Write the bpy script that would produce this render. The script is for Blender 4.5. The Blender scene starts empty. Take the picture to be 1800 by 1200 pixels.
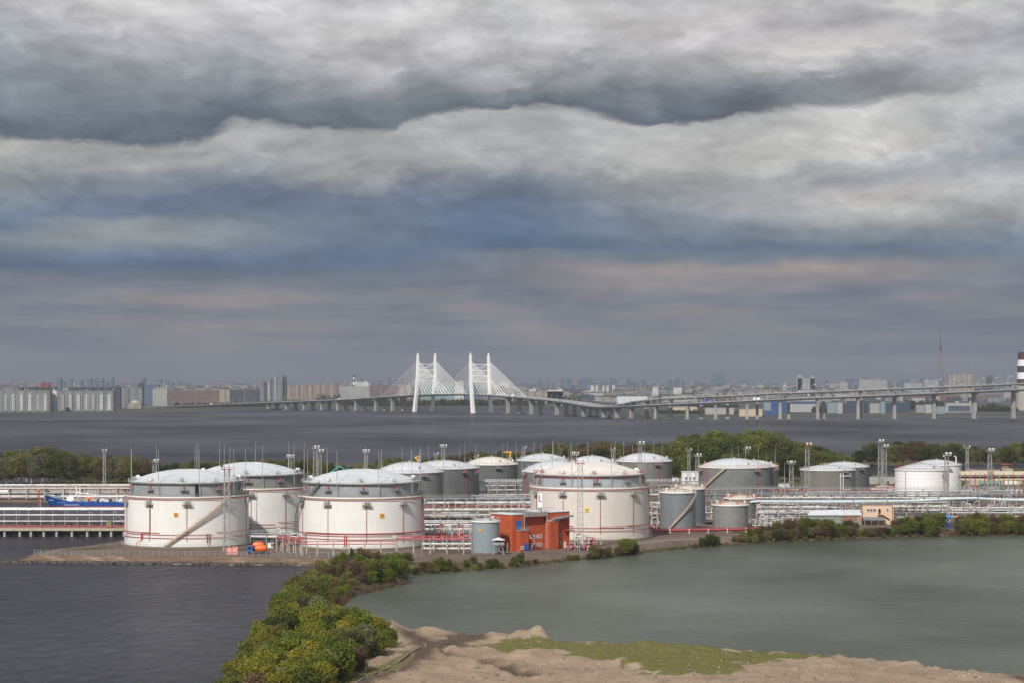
import bpy, math, random
import numpy as np
from mathutils import Vector
random.seed(7); rng = np.random.default_rng(11)
scene = bpy.context.scene
COL = scene.collection
PI = math.pi
# ---------------------------------------------------------------- camera
F, CX, HY, H = 4000.0, 900.0, 665.0, 64.0        # focal length in photo pixels, horizon row, eye height in metres
cam_d = bpy.data.cameras.new('camera'); cam = bpy.data.objects.new('camera', cam_d); COL.objects.link(cam)
cam.location = (0, 0, H); cam.rotation_euler = (math.radians(90), 0, 0)
cam_d.sensor_width = 36; cam_d.lens = 36 * F / 1800; cam_d.shift_y = (HY - 600) / 1800
cam_d.clip_start = 1; cam_d.clip_end = 90000
scene.camera = cam
# ---------------------------------------------------------------- view
vs = scene.view_settings
scene.display_settings.display_device = 'sRGB'
vs.view_transform = 'Standard'; vs.look = 'None'; vs.exposure = 0.0; vs.gamma = 1; vs.use_curve_mapping = False
scene.cycles.use_denoising = True
scene.cycles.max_bounces = 5; scene.cycles.transparent_max_bounces = 6; scene.cycles.volume_bounces = 0
# ---------------------------------------------------------------- sun
SUN_EL, SUN_AZ = math.radians(41), math.radians(23)   # azimuth to the left of straight behind the camera
sdir = Vector((-math.sin(SUN_AZ) * math.cos(SUN_EL), -math.cos(SUN_AZ) * math.cos(SUN_EL), math.sin(SUN_EL)))
sl = bpy.data.lights.new('sun', 'SUN'); sun = bpy.data.objects.new('sun', sl); COL.objects.link(sun)
sl.energy = 4.5; sl.angle = math.radians(0.6); sl.color = (1.0, 0.95, 0.89)
sun.rotation_euler = (-sdir).to_track_quat('-Z', 'Y').to_euler()

def s2l(c):
    c = c / 255.0
    return c / 12.92 if c <= 0.04045 else ((c + 0.055) / 1.055) ** 2.4
def rgb(r, g, b): return (s2l(r), s2l(g), s2l(b), 1)

class NT:
    """small helper to write node trees"""
    def __init__(s, nt): s.nt = nt; s.n = nt.nodes; s.l = nt.links
    def new(s, t, **k):
        n = s.n.new(t)
        for a, b in k.items(): setattr(n, a, b)
        return n
    def set(s, sock, v):
        if hasattr(v, 'is_linked') or isinstance(v, bpy.types.NodeSocket): s.l.new(v, sock)
        else: sock.default_value = v
    def math(s, op, a, b=None, c=None, clamp=False):
        n = s.new('ShaderNodeMath', operation=op); n.use_clamp = clamp
        s.set(n.inputs[0], a)
        if b is not None: s.set(n.inputs[1], b)
        if c is not None: s.set(n.inputs[2], c)
        return n.outputs[0]
    def mixc(s, f, a, b, mode='MIX'):
        n = s.new('ShaderNodeMix', data_type='RGBA', blend_type=mode)
        s.set(n.inputs[0], f); s.set(n.inputs[6], a); s.set(n.inputs[7], b)
        return n.outputs[2]
    def ramp(s, f, stops, interp='LINEAR'):
        n = s.new('ShaderNodeValToRGB'); cr = n.color_ramp; cr.interpolation = interp
        stops = sorted(stops, key=lambda t: t[0])
        cr.elements[0].position = stops[0][0]; cr.elements[0].color = stops[0][1]
        cr.elements[1].position = stops[-1][0]; cr.elements[1].color = stops[-1][1]
        for p, c in stops[1:-1]:
            e = cr.elements.new(p); e.color = c
        s.set(n.inputs[0], f); return n.outputs[0]
    def noise(s, vec, scale, detail=4, rough=0.5, lac=2.0, dist=0.0):
        n = s.new('ShaderNodeTexNoise'); s.set(n.inputs['Vector'], vec)
        n.inputs['Scale'].default_value = scale; n.inputs['Detail'].default_value = detail
        n.inputs['Roughness'].default_value = rough; n.inputs['Lacunarity'].default_value = lac; n.inputs['Distortion'].default_value = dist
        return n.outputs[0]
    def comb(s, x, y, z):
        n = s.new('ShaderNodeCombineXYZ'); s.set(n.inputs[0], x); s.set(n.inputs[1], y); s.set(n.inputs[2], z); return n.outputs[0]
    def sep(s, v):
        n = s.new('ShaderNodeSeparateXYZ'); s.set(n.inputs[0], v); return n.outputs
    def maprange(s, v, a, b, c, d, smooth=False):
        n = s.new('ShaderNodeMapRange'); n.interpolation_type = 'SMOOTHSTEP' if smooth else 'LINEAR'
        s.set(n.inputs[0], v)
        for i, x in enumerate((a, b, c, d)): n.inputs[i + 1].default_value = x
        return n.outputs[0]
    def vscale(s, v, x, y, z):
        n = s.new('ShaderNodeVectorMath', operation='MULTIPLY'); s.set(n.inputs[0], v); n.inputs[1].default_value = (x, y, z); return n.outputs[0]

# ---------------------------------------------------------------- sky: clouds by direction over a Nishita sky
def build_world():
    w = bpy.data.worlds.new('World'); scene.world = w; w.use_nodes = True
    T = NT(w.node_tree); T.n.clear()
    out = T.new('ShaderNodeOutputWorld')
    tc = T.new('ShaderNodeTexCoord')
    x, y, z = T.sep(tc.outputs['Generated'])[:3]
    az = T.math('ARCTAN2', x, y)
    hor = T.math('SQRT', T.math('ADD', T.math('MULTIPLY', x, x), T.math('MULTIPLY', y, y)))
    U = T.math('MULTIPLY_ADD', az, 4000.0, 900.0)
    tanel = T.math('DIVIDE', z, T.math('MAXIMUM', hor, 0.001))
    V = T.math('MULTIPLY_ADD', tanel, -4000.0, 665.0)
    uv = T.comb(T.math('MULTIPLY', U, 1 / 260.0), T.math('MULTIPLY', V, 1 / 100.0), 0.0)
    n1 = T.noise(uv, 1.0, 7, 0.55, 2.1)
    n2 = T.noise(T.comb(T.math('MULTIPLY', U, 1 / 75.0), T.math('MULTIPLY', V, 1 / 34.0), 3.7), 1.0, 6, 0.6)
    n3 = T.noise(T.comb(T.math('MULTIPLY', U, 1 / 420.0), T.math('MULTIPLY', V, 1 / 160.0), 9.1), 1.0, 5, 0.5)
    # sharper, lumpy warping nearer the zenith side, flat layers by the horizon
    amp = T.maprange(V, 600, 250, 0.45, 1.0)
    # rounded lumps: distance to scattered cloud heads, itself stirred by noise
    stir = T.math('MULTIPLY', T.math('SUBTRACT', n2, 0.5), 1.5)
    vo = T.new('ShaderNodeTexVoronoi', feature='SMOOTH_F1'); vo.inputs['Smoothness'].default_value = 0.35; vo.inputs['Scale'].default_value = 1.0; vo.inputs['Detail'].default_value = 2.0
    T.set(vo.inputs['Vector'], T.comb(T.math('ADD', T.math('MULTIPLY', U, 1 / 120.0), stir), T.math('ADD', T.math('MULTIPLY', V, 1 / 70.0), stir), 1.3))
    lump = T.math('SUBTRACT', 0.45, vo.outputs['Distance'])
    w1 = T.math('MULTIPLY', T.math('SUBTRACT', n1, 0.5), 34.0)
    w2 = T.math('ADD', T.math('MULTIPLY', T.math('SUBTRACT', n2, 0.5), 24.0), T.math('MULTIPLY', lump, -20.0))
    Vw = T.math('ADD', V, T.math('MULTIPLY', T.math('ADD', w1, w2), amp))
    Uw = T.math('ADD', U, T.math('MULTIPLY', T.math('SUBTRACT', n3, 0.5), 420.0))
    # height of the long cloud edge as a function of U
    edge = [(0, 258), (350, 258), (425, 226), (560, 236), (690, 230), (730, 210), (1000, 207), (1150, 224), (1320, 214), (1500, 196), (1640, 186), (1800, 176)]
    fc = T.new('ShaderNodeFloatCurve'); cv = fc.mapping.curves[0]
    pts = [(u / 1800.0, e / 300.0) for u, e in edge]
    cv.points[0].location = pts[0]; cv.points[1].location = pts[-1]
    for p in pts[1:-1]: cv.points.new(*p)
    fc.mapping.update()
    T.set(fc.inputs['Value'], T.math('MULTIPLY', U, 1 / 1800.0, clamp=True))
    e_out = T.math('MULTIPLY', fc.outputs[0], 300.0)
    off = T.math('MULTIPLY', T.math('SUBTRACT', 230.0, e_out), T.maprange(Vw, 280, 400, 1.0, 0.0))
    Va = T.math('ADD', Vw, off)
    t = T.math('MULTIPLY', Va, 1 / 665.0, clamp=True)
    def eu(u):
        for (a, ea), (b, eb) in zip(edge, edge[1:]):
            if a <= u <= b: return ea + (eb - ea) * (u - a) / (b - a)
        return edge[-1][1]
    cols = {
     0: [(0,190,188,192),(60,165,168,178),(120,140,146,158),(180,116,124,138),(240,92,101,116),(255,92,101,116),(266,178,178,176),(300,168,170,172),(340,135,142,152),(380,108,120,142),(410,84,101,132),(430,120,128,140),(455,100,112,135),(480,80,97,124),(495,102,111,128),(540,104,110,124),(600,106,112,124),(660,112,114,124)],
     300: [(0,215,214,214),(60,205,204,208),(110,175,176,184),(150,130,136,148),(200,103,111,126),(254,88,98,114),(266,168,168,170),(300,168,168,172),(330,125,132,148),(360,96,108,134),(385,95,106,132),(400,128,134,145),(430,134,140,148),(460,98,112,140),(478,78,96,124),(500,100,108,124),(525,128,124,128),(560,112,114,122),(620,112,115,124),(660,112,114,122)],
     600: [(0,200,200,204),(60,212,210,210),(140,195,194,198),(165,150,152,162),(190,110,118,130),(230,92,101,114),(242,162,164,168),(280,170,170,172),(320,155,158,164),(345,98,108,132),(370,94,106,128),(400,100,112,132),(430,96,108,132),(460,84,101,132),(480,92,105,128),(520,100,108,122),(540,120,119,124),(600,116,118,124),(660,114,116,124)],
     900: [(0,212,212,212),(60,208,208,210),(120,192,191,195),(160,150,152,160),(185,113,120,132),(202,94,102,116),(213,188,188,188),(240,178,178,182),(265,175,175,178),(300,163,165,170),(330,113,121,138),(360,93,106,132),(400,82,99,131),(443,72,93,124),(456,105,112,128),(500,105,110,122),(560,112,115,122),(620,118,118,124),(660,114,116,124)],
     1200: [(0,195,195,198),(50,215,212,212),(100,202,200,202),(130,140,142,152),(170,105,111,125),(218,80,88,103),(229,188,188,188),(260,202,202,200),(310,190,190,188),(340,150,152,158),(380,116,124,140),(420,110,120,138),(440,88,101,124),(460,100,110,128),(480,154,143,142),(510,148,139,140),(560,138,132,133),(620,126,124,128),(660,120,120,126)],
     1500: [(0,200,198,198),(50,172,170,176),(70,205,202,202),(100,216,213,211),(130,165,165,172),(150,126,128,140),(186,122,125,136),(198,207,207,205),(230,206,206,204),(275,222,220,216),(300,175,176,180),(330,160,164,170),(350,206,201,199),(380,197,196,194),(410,130,136,146),(440,93,107,130),(455,96,109,130),(480,152,142,141),(520,126,124,130),(560,124,122,128),(620,124,124,130),(660,116,118,124)],
     1800: [(0,235,236,228),(40,200,200,204),(80,175,175,182),(130,190,190,194),(176,203,203,203),(240,170,175,184),(280,138,144,158),(300,175,178,184),(340,192,192,192),(390,175,178,180),(420,115,126,142),(450,98,112,132),(480,110,118,132),(520,118,122,132),(580,116,120,130),(640,120,122,130),(664,112,116,124)]}
    prev = None; pu = None
    for u in sorted(cols):
        st = []
        for (v, r, g, b) in cols[u]:
            f = 1.0 if v < 280 else max(0.0, (400 - v) / 120.0)
            va = v + (230 - eu(u)) * f
            q = max(0.0, min(1.0, (185 - (r + g + b) / 3) / 50.0)) * max(0.0, min(1.0, (500 - v) / 40.0))
            st.append((min(1, max(0, va / 665.0)), rgb(r * (1 + .14 * q), g * (1 + .145 * q), b * (1 + .095 * q))))
        c = T.ramp(t, st)
        if prev is None: prev = c
        else: prev = T.mixc(T.maprange(Uw, pu, u, 0, 1, True), prev, c)
        pu = u
    # lumpy modelling of the cloud bodies
    n4 = T.noise(T.comb(T.math('MULTIPLY', U, 1 / 170.0), T.math('MULTIPLY', V, 1 / 60.0), 5.3), 1.0, 6, 0.52, 2.1)
    k = T.math('MULTIPLY_ADD', T.math('SUBTRACT', n4, 0.5), T.maprange(V, 640, 300, 0.35, 0.80), 1.05)
    k = T.math('MULTIPLY', k, T.math('MULTIPLY_ADD', lump, T.maprange(V, 500, 330, 0.05, 0.27), 1.0))
    fine = T.noise(T.comb(T.math('MULTIPLY', U, 1 / 38.0), T.math('MULTIPLY', V, 1 / 20.0), 2.2), 1.0, 6, 0.6)
    k = T.math('MULTIPLY', k, T.math('MULTIPLY_ADD', T.math('SUBTRACT', fine, 0.5), T.maprange(V, 480, 330, 0.08, 0.17), 1.0))
    # relief of the cloud heads: brighter where a lump begins, darker under it
    def bil(dv, sc, z): return T.noise(T.comb(T.math('MULTIPLY', Uw, 1 / (2.1 * sc)), T.math('MULTIPLY', T.math('ADD', V, dv), 1 / sc), z), 1.0, 7, 0.56, 2.1)
    rel = T.math('SUBTRACT', bil(8, 64.0, 4.4), bil(-8, 64.0, 4.4))
    rel2 = T.math('SUBTRACT', bil(5, 150.0, 8.1), bil(-9, 150.0, 8.1))
    k = T.math('MULTIPLY', k, T.math('MULTIPLY_ADD', T.math('ADD', T.math('MULTIPLY', rel, 0.45), T.math('MULTIPLY', rel2, 1.2)), T.maprange(V, 600, 380, 0.35, 1.0), 1.0))
    kk = T.comb(k, k, k)
    # low thin layers, alternately rosy and slate
    ns = T.noise(T.comb(T.math('MULTIPLY', U, 1 / 230.0), T.math('MULTIPLY', V, 1 / 30.0), 7.7), 1.0, 6, 0.55)
    lay = T.ramp(ns, [(0.28, rgb(98, 112, 129)), (0.42, rgb(112, 122, 135)), (0.56, rgb(134, 136, 142)), (0.68, rgb(152, 144, 143))])
    prev = T.mixc(T.math('MULTIPLY', T.maprange(V, 465, 520, 0, 0.75, True), T.maprange(V, 640, 665, 1.0, 0.3)), prev, lay)
    cl = T.mixc(1.0, prev, kk, 'MULTIPLY')
    # above the frame: a broken bright overcast
    nd = T.noise(T.vscale(tc.outputs['Generated'], 1.0, 1.0, 2.6), 2.6, 7, 0.58)
    up = T.ramp(nd, [(0.32, rgb(118, 128, 146)), (0.5, rgb(176, 180, 188)), (0.68, rgb(226, 226, 224))])
    cl = T.mixc(T.maprange(tanel, 0.165, 0.30, 0, 1, True), cl, up)
    bg1 = T.new('ShaderNodeBackground'); T.set(bg1.inputs[0], cl); bg1.inputs[1].default_value = 1.0
    sky = T.new('ShaderNodeTexSky', sky_type='NISHITA'); sky.sun_disc = False
    sky.sun_elevation = SUN_EL; sky.sun_rotation = PI + SUN_AZ
    bg2 = T.new('ShaderNodeBackground'); T.set(bg2.inputs[0], sky.outputs[0]); bg2.inputs[1].default_value = 0.1
    mx = T.new('ShaderNodeMixShader')
    gap = T.math('MULTIPLY', T.maprange(nd, 0.55, 0.62, 0, 0.45, True), T.maprange(tanel, 0.2, 0.4, 0, 1, True))
    T.set(mx.inputs[0], gap); T.l.new(bg1.outputs[0], mx.inputs[1]); T.l.new(bg2.outputs[0], mx.inputs[2])
    T.l.new(mx.outputs[0], out.inputs[0])
build_world()
scene.world.cycles.sampling_method = 'MANUAL'; scene.world.cycles.sample_map_resolution = 1024

# ---------------------------------------------------------------- mesh helpers
def Yg(yp, z=2.0): return (H - z) * F / (yp - HY)
def P(xp, yp, z=2.0):
    Y = Yg(yp, z); return Vector(((xp - CX) * Y / F, Y, z))
def PX(xp, Y): return (xp - CX) * Y / F
def PZ(yp, Y): return H - (yp - HY) * Y / F

ORG = {}
class MB:
    def __init__(s): s.v = []; s.f = []
    def add(s, vs, fs):
        b = len(s.v); s.v += [tuple(q) for q in vs]; s.f += [tuple(i + b for i in f) for f in fs]; return s
    def box(s, c, d, rz=0.0):
        x, y, z = [k / 2 for k in d]; ca, sa = math.cos(rz), math.sin(rz)
        vs = []
        for dz in (-z, z):
            for dx, dy in ((-x, -y), (x, -y), (x, y), (-x, y)):
                vs.append((c[0] + dx * ca - dy * sa, c[1] + dx * sa + dy * ca, c[2] + dz))
        return s.add(vs, [(3, 2, 1, 0), (4, 5, 6, 7), (0, 1, 5, 4), (1, 2, 6, 5), (2, 3, 7, 6), (3, 0, 4, 7)])
    def prism(s, poly, z0, z1, z1f=None):
        n = len(poly)
        vs = [(p[0], p[1], z0) for p in poly] + [(p[0], p[1], z1 if z1f is None else z1f[i]) for i, p in enumerate(poly)]
        fs = [tuple(range(n - 1, -1, -1)), tuple(range(n, 2 * n))] + [(i, (i + 1) % n, n + (i + 1) % n, n + i) for i in range(n)]
        return s.add(vs, fs)
    def beam(s, p, q, w, h=None):
        p, q = Vector(p), Vector(q); h = h or w
        d = (q - p)
        if d.length < 1e-6: return s
        d.normalize(); up = Vector((0, 0, 1)) if abs(d.z) < 0.95 else Vector((0, 1, 0))
        a = d.cross(up).normalized() * (w / 2); b = a.cross(d).normalized() * (h / 2)
        vs = [p - a - b, p + a - b, p + a + b, p - a + b, q - a - b, q + a - b, q + a + b, q - a + b]
        return s.add(vs, [(3, 2, 1, 0), (4, 5, 6, 7), (0, 1, 5, 4), (1, 2, 6, 5), (2, 3, 7, 6), (3, 0, 4, 7)])
    def tube(s, p, q, r, n=8, r2=None, caps=True):
        p, q = Vector(p), Vector(q); r2 = r if r2 is None else r2
        d = q - p
        if d.length < 1e-6: return s
        d.normalize(); up = Vector((0, 0, 1)) if abs(d.z) < 0.95 else Vector((0, 1, 0))
        a = d.cross(up).normalized(); b = a.cross(d).normalized()
        vs = [p + (a * math.cos(t) + b * math.sin(t)) * r for t in [2 * PI * i / n for i in range(n)]]
        vs += [q + (a * math.cos(t) + b * math.sin(t)) * r2 for t in [2 * PI * i / n for i in range(n)]]
        fs = [(i, n + i, n + (i + 1) % n, (i + 1) % n) for i in range(n)]
        if caps: fs += [tuple(range(n)), tuple(range(2 * n - 1, n - 1, -1))]
        return s.add(vs, fs)
    def pipe(s, pts, r, n=8):
        pts = [Vector(p) for p in pts]; m = len(pts); vs = []; fs = []
        for i, p in enumerate(pts):
            d = (pts[min(i + 1, m - 1)] - pts[max(i - 1, 0)]).normalized()
            up = Vector((0, 0, 1)) if abs(d.z) < 0.9 else Vector((0, 1, 0))
            a = d.cross(up).normalized(); b = a.cross(d).normalized()
            vs += [p + (a * math.cos(2 * PI * k / n) + b * math.sin(2 * PI * k / n)) * r for k in range(n)]
        for i in range(m - 1):
            fs += [(i * n + k, (i + 1) * n + k, (i + 1) * n + (k + 1) % n, i * n + (k + 1) % n) for k in range(n)]
        fs += [tuple(range(n)), tuple(range(m * n - 1, (m - 1) * n - 1, -1))]
        return s.add(vs, fs)
    def lathe(s, prof, c, n=64, cap_top=False, cap_bot=False):
        vs = []; fs = []; m = len(prof)
        for (r, z) in prof:
            for k in range(n):
                t = 2 * PI * k / n; vs.append((c[0] + r * math.cos(t), c[1] + r * math.sin(t), z))
        for i in range(m - 1):
            fs += [(i * n + k, i * n + (k + 1) % n, (i + 1) * n + (k + 1) % n, (i + 1) * n + k) for k in range(n)]
        if cap_top: fs.append(tuple(range((m - 1) * n, m * n)))
        if cap_bot: fs.append(tuple(range(n - 1, -1, -1)))
        return s.add(vs, fs)
    def build(s, name, mat, parent=None, smooth=False, loc=None):
        o0 = ORG[parent] if parent is not None else Vector(loc if loc is not None else (0, 0, 0))
        me = bpy.data.meshes.new(name)
        me.from_pydata([(a - o0.x, b - o0.y, c - o0.z) for a, b, c in s.v], [], s.f); me.update()
        if smooth:
            me.polygons.foreach_set('use_smooth', [True] * len(me.polygons))
            try: me.set_sharp_from_angle(angle=math.radians(38))
            except Exception: pass
        o = bpy.data.objects.new(name, me); COL.objects.link(o); me.materials.append(mat)
        if parent is not None: o.parent = parent
        else: o.location = o0
        ORG[o] = o0; return o

REG = []     # (object, look, place phrase, x) labels completed at the end
def tag(o, label, cat, group=None):
    o['label'] = label; o['category'] = cat
    if group: o['group'] = group
    return o
def thing(name, label, cat, loc=(0, 0, 0), group=None):
    o = bpy.data.objects.new(name, None); COL.objects.link(o); o.location = loc; o.empty_display_size = 1
    ORG[o] = Vector(loc); return tag(o, label, cat, group)
def struct(o, kind='structure'): o['kind'] = kind; return o
def copy_tree(o, parent=None):
    c = o.copy(); COL.objects.link(c); c.parent = parent; ORG[c] = ORG.get(o, Vector((0, 0, 0)))
    for ch in list(o.children): copy_tree(ch, c)
    return c
ORD = 'first second third fourth fifth sixth seventh eighth ninth tenth eleventh twelfth thirteenth fourteenth fifteenth sixteenth seventeenth eighteenth nineteenth twentieth'.split()
TENS = {20: 'twenty', 30: 'thirty', 40: 'forty', 50: 'fifty', 60: 'sixty', 70: 'seventy'}
def ordw(i):
    i += 1
    if i <= 20: return ORD[i - 1]
    t, r = (i // 10) * 10, i % 10
    return (TENS[t] + '-' + ORD[r - 1]) if r else TENS[t][:-1] + 'ieth'
def reg(o, look, place, x): REG.append((o, look, place, x))
def finish_labels():
    g = {}
    for r in REG: g.setdefault((r[1], r[2]), []).append(r)
    for (look, place), rs in g.items():
        rs.sort(key=lambda r: r[3])
        if len(rs) == 1: rs[0][0]['label'] = f'{look} {place}'; continue
        for i, r in enumerate(rs): r[0]['label'] = f'{ordw(i)} {look} from left {place}'
    for o in scene.objects:
        l = o.get('label')
        if l and len(l.split()) > 16: print('LONG', len(l.split()), l)

# ---------------------------------------------------------------- materials
MATS = {}
def mat(name, c, rough=0.7, metal=0.0, var=0.12, scale=0.5, bump=0.0, streak=0.0, streakc=(0.16, 0.11, 0.08), seam=0.0, spec=0.5, blot=None, bsc=0.15):
    if name in MATS: return MATS[name]
    m = bpy.data.materials.new(name); m.use_nodes = True; MATS[name] = m
    T = NT(m.node_tree); b = T.n['Principled BSDF']
    tc = T.new('ShaderNodeTexCoord'); v = tc.outputs['Object']
    c = tuple(c[:3])
    n = T.noise(v, scale, 5, 0.6)
    lo = tuple(max(0, k * (1 - var)) for k in c) + (1,); hi = tuple(min(1, k * (1 + var)) for k in c) + (1,)
    col = T.ramp(n, [(0.3, lo), (0.7, hi)])
    if blot:
        nb = T.noise(v, bsc, 6, 0.62)
        col = T.mixc(T.maprange(nb, 0.5, 0.64, 0, 1, True), col, tuple(blot) + (1,))
    if seam:
        X = T.sep(v)
        fr = T.math('FRACT', T.math('MULTIPLY', X[2], 1 / 1.8))
        line = T.math('LESS_THAN', fr, 0.05)
        col = T.mixc(T.math('MULTIPLY', line, seam), col, tuple(k * 0.45 for k in c) + (1,))
    if streak:
        X = T.sep(v); ang = T.math('ARCTAN2', X[1], X[0])
        sv = T.comb(T.math('MULTIPLY', ang, 22.0), T.math('MULTIPLY', X[2], 0.10), 0.0)
        sn = T.noise(sv, 1.6, 6, 0.65)
        col = T.mixc(T.math('MULTIPLY', T.maprange(sn, 0.5, 0.75, 0, 1, True), streak), col, tuple(streakc) + (1,))
    T.set(b.inputs['Base Color'], col); b.inputs['Roughness'].default_value = rough; b.inputs['Metallic'].default_value = metal
    b.inputs['Specular IOR Level'].default_value = spec
    if bump:
        bp = T.new('ShaderNodeBump'); bp.inputs['Strength'].default_value = bump; bp.inputs['Distance'].default_value = 0.3
        T.set(bp.inputs['Height'], T.noise(v, scale * 4, 6, 0.6)); T.l.new(bp.outputs[0], b.inputs['Normal'])
    return m
def facade(name, wall, win, fh=3.0, bay=3.4, wf=0.45, hf=0.5, var=0.2, rib=0.0):
    """wall colour with rows of windows, laid out in metres on every upright face"""
    if name in MATS: return MATS[name]
    m = bpy.data.materials.new(name); m.use_nodes = True; MATS[name] = m
    T = NT(m.node_tree); b = T.n['Principled BSDF']
    tc = T.new('ShaderNodeTexCoord'); X = T.sep(tc.outputs['Object']); N = T.sep(tc.outputs['Normal'])
    side = T.math('GREATER_THAN', T.math('ABSOLUTE', N[0]), 0.7)
    u = T.math('ADD', T.math('MULTIPLY', X[0], T.math('SUBTRACT', 1.0, side)), T.math('MULTIPLY', X[1], side))
    fu = T.math('FRACT', T.math('MULTIPLY', T.math('ADD', u, 1000.0), 1 / bay)); fv = T.math('FRACT', T.math('MULTIPLY', X[2], 1 / fh))
    inw = T.math('MULTIPLY', T.math('LESS_THAN', fu, wf), T.math('LESS_THAN', T.math('ABSOLUTE', T.math('SUBTRACT', fv, 0.55)), hf / 2))
    upright = T.math('LESS_THAN', T.math('ABSOLUTE', N[2]), 0.5)
    inw = T.math('MULTIPLY', inw, upright)
    n = T.noise(tc.outputs['Object'], 0.03, 5, 0.6)
    w0 = T.ramp(n, [(0.3, tuple(k * (1 - var) for k in wall) + (1,)), (0.7, tuple(min(1, k * (1 + var)) for k in wall) + (1,))])
    if rib:
        fr = T.math('FRACT', T.math('MULTIPLY', T.math('ADD', u, 1000.0), 1 / (bay * 6)))
        w0 = T.mixc(T.math('MULTIPLY', T.math('LESS_THAN', fr, 0.35), rib), w0, tuple(k * 0.4 for k in wall) + (1,))
    T.set(b.inputs['Base Color'], T.mixc(inw, w0, tuple(win) + (1,)))
    b.inputs['Roughness'].default_value = 0.75
    return m
M_white = mat('white_tank_paint', (0.735, 0.735, 0.70), 0.5, var=0.06, scale=0.12, streak=0.42, streakc=(0.52, 0.45, 0.38), seam=0.12)
M_white2 = mat('weathered_white_tank_paint', (0.63, 0.585, 0.53), 0.55, var=0.06, scale=0.15, streak=0.35, streakc=(0.42, 0.34, 0.28), seam=0.3)
M_seamwhite = mat('white_strake_paint', (0.82, 0.82, 0.82), 0.45, var=0.04, seam=1.0, streak=0.12, streakc=(0.5, 0.48, 0.46))
M_grey = mat('grey_tank_paint', (0.165, 0.175, 0.172), 0.5, var=0.16, scale=0.2, streak=0.5, streakc=(0.10, 0.10, 0.095), seam=0.2)
M_greyd = mat('dark_grey_tank_paint', (0.115, 0.12, 0.12), 0.5, var=0.14, scale=0.2, streak=0.5, streakc=(0.07, 0.07, 0.068), seam=0.2)
M_greyw = mat('warm_grey_tank_paint', (0.165, 0.16, 0.145), 0.55, var=0.14, scale=0.2, streak=0.6, streakc=(0.11, 0.10, 0.085), seam=0.2)
M_greyb = mat('blue_grey_tank_paint', (0.23, 0.28, 0.30), 0.45, var=0.1, scale=0.2, streak=0.45, streakc=(0.33, 0.36, 0.36), seam=0.1)
M_ring = mat('grey_upper_ring', (0.29, 0.315, 0.325), 0.5, var=0.15, scale=0.25, streak=0.75, streakc=(0.13, 0.14, 0.145))
M_rust = mat('rust_stained_grey', (0.20, 0.205, 0.195), 0.6, var=0.14, streak=0.8, streakc=(0.20, 0.135, 0.085), seam=0.2)
M_dome = mat('white_dome_panels', (0.56, 0.58, 0.60), 0.5, var=0.06, scale=0.2, blot=(0.49, 0.50, 0.52), bsc=0.08)
M_domec = mat('cream_dome_panels', (0.66, 0.63, 0.575), 0.55, var=0.09, blot=(0.66, 0.60, 0.50), bsc=0.12)
M_rust_rail = mat('rusty_orange_rail', (0.50, 0.20, 0.09), 0.7, var=0.3)
M_beige = mat('beige_stair_paint', (0.50, 0.40, 0.28), 0.6, var=0.2, scale=1.5)
M_brown = mat('brown_walkway', (0.27, 0.21, 0.16), 0.75, var=0.25, scale=0.8)
M_red = mat('red_pipe_paint', (0.44, 0.06, 0.065), 0.45, var=0.25, scale=0.7)
M_dred = mat('dull_red_paint', (0.30, 0.06, 0.055), 0.6, var=0.3)
M_pipew = mat('white_pipe_cladding', (0.58, 0.57, 0.545), 0.4, var=0.25, scale=0.4, blot=(0.30, 0.27, 0.245), bsc=0.35)
M_pipeg = mat('galvanised_pipe', (0.42, 0.43, 0.43), 0.4, metal=0.3, var=0.25, scale=0.6)
M_pipeb = mat('pale_blue_pipe', (0.52, 0.62, 0.64), 0.4, var=0.1)
M_conc = mat('concrete', (0.36, 0.335, 0.30), 0.85, var=0.2, scale=0.8)
M_concd = mat('stained_concrete', (0.19, 0.16, 0.13), 0.9, var=0.3, scale=0.6)
M_steel = mat('grey_steel', (0.30, 0.305, 0.31), 0.5, metal=0.2, var=0.25)
M_steell = mat('light_grey_steel', (0.34, 0.34, 0.335), 0.5, metal=0.1, var=0.2)
M_dark = mat('dark_metal', (0.035, 0.037, 0.042), 0.6, var=0.3)
M_stairg = mat('weathered_grey_stair', (0.12, 0.108, 0.095), 0.7, var=0.3)
M_black = mat('dark_opening', (0.012, 0.013, 0.016), 0.4, var=0.2)
M_brick = mat('orange_brick', (0.42, 0.075, 0.022), 0.85, var=0.2, scale=0.7, bump=0.2, blot=(0.33, 0.062, 0.024), bsc=0.18)
M_blue = mat('blue_door_paint', (0.02, 0.10, 0.36), 0.45, var=0.1)
M_peach = mat('peach_plaster', (0.64, 0.46, 0.33), 0.85, var=0.07, scale=0.8)
M_roof = mat('pale_sheet_roof', (0.60, 0.63, 0.65), 0.5, var=0.12, scale=0.3)
M_roofd = mat('grey_roofing', (0.17, 0.18, 0.19), 0.8, var=0.2)
M_wfr = mat('white_frame', (0.8, 0.8, 0.78), 0.5, var=0.05)
M_glass = mat('dark_window_glass', (0.02, 0.025, 0.03), 0.08, var=0.1)
M_hull = mat('blue_hull_paint', (0.006, 0.06, 0.27), 0.35, var=0.25, scale=0.35)
M_boot = mat('red_boot_topping', (0.24, 0.035, 0.035), 0.6, var=0.25)
M_orange = mat('orange_drum_paint', (0.75, 0.13, 0.02), 0.4, var=0.15)
M_yellow = mat('yellow_crane_paint', (0.70, 0.38, 0.03), 0.5, var=0.15)
M_sign = mat('orange_sign', (0.80, 0.33, 0.02), 0.5, var=0.05)
M_signy = mat('yellow_sign', (0.85, 0.60, 0.03), 0.5, var=0.05)
M_pink = mat('pink_cabinet', (0.66, 0.24, 0.19), 0.6, var=0.1)
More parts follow.
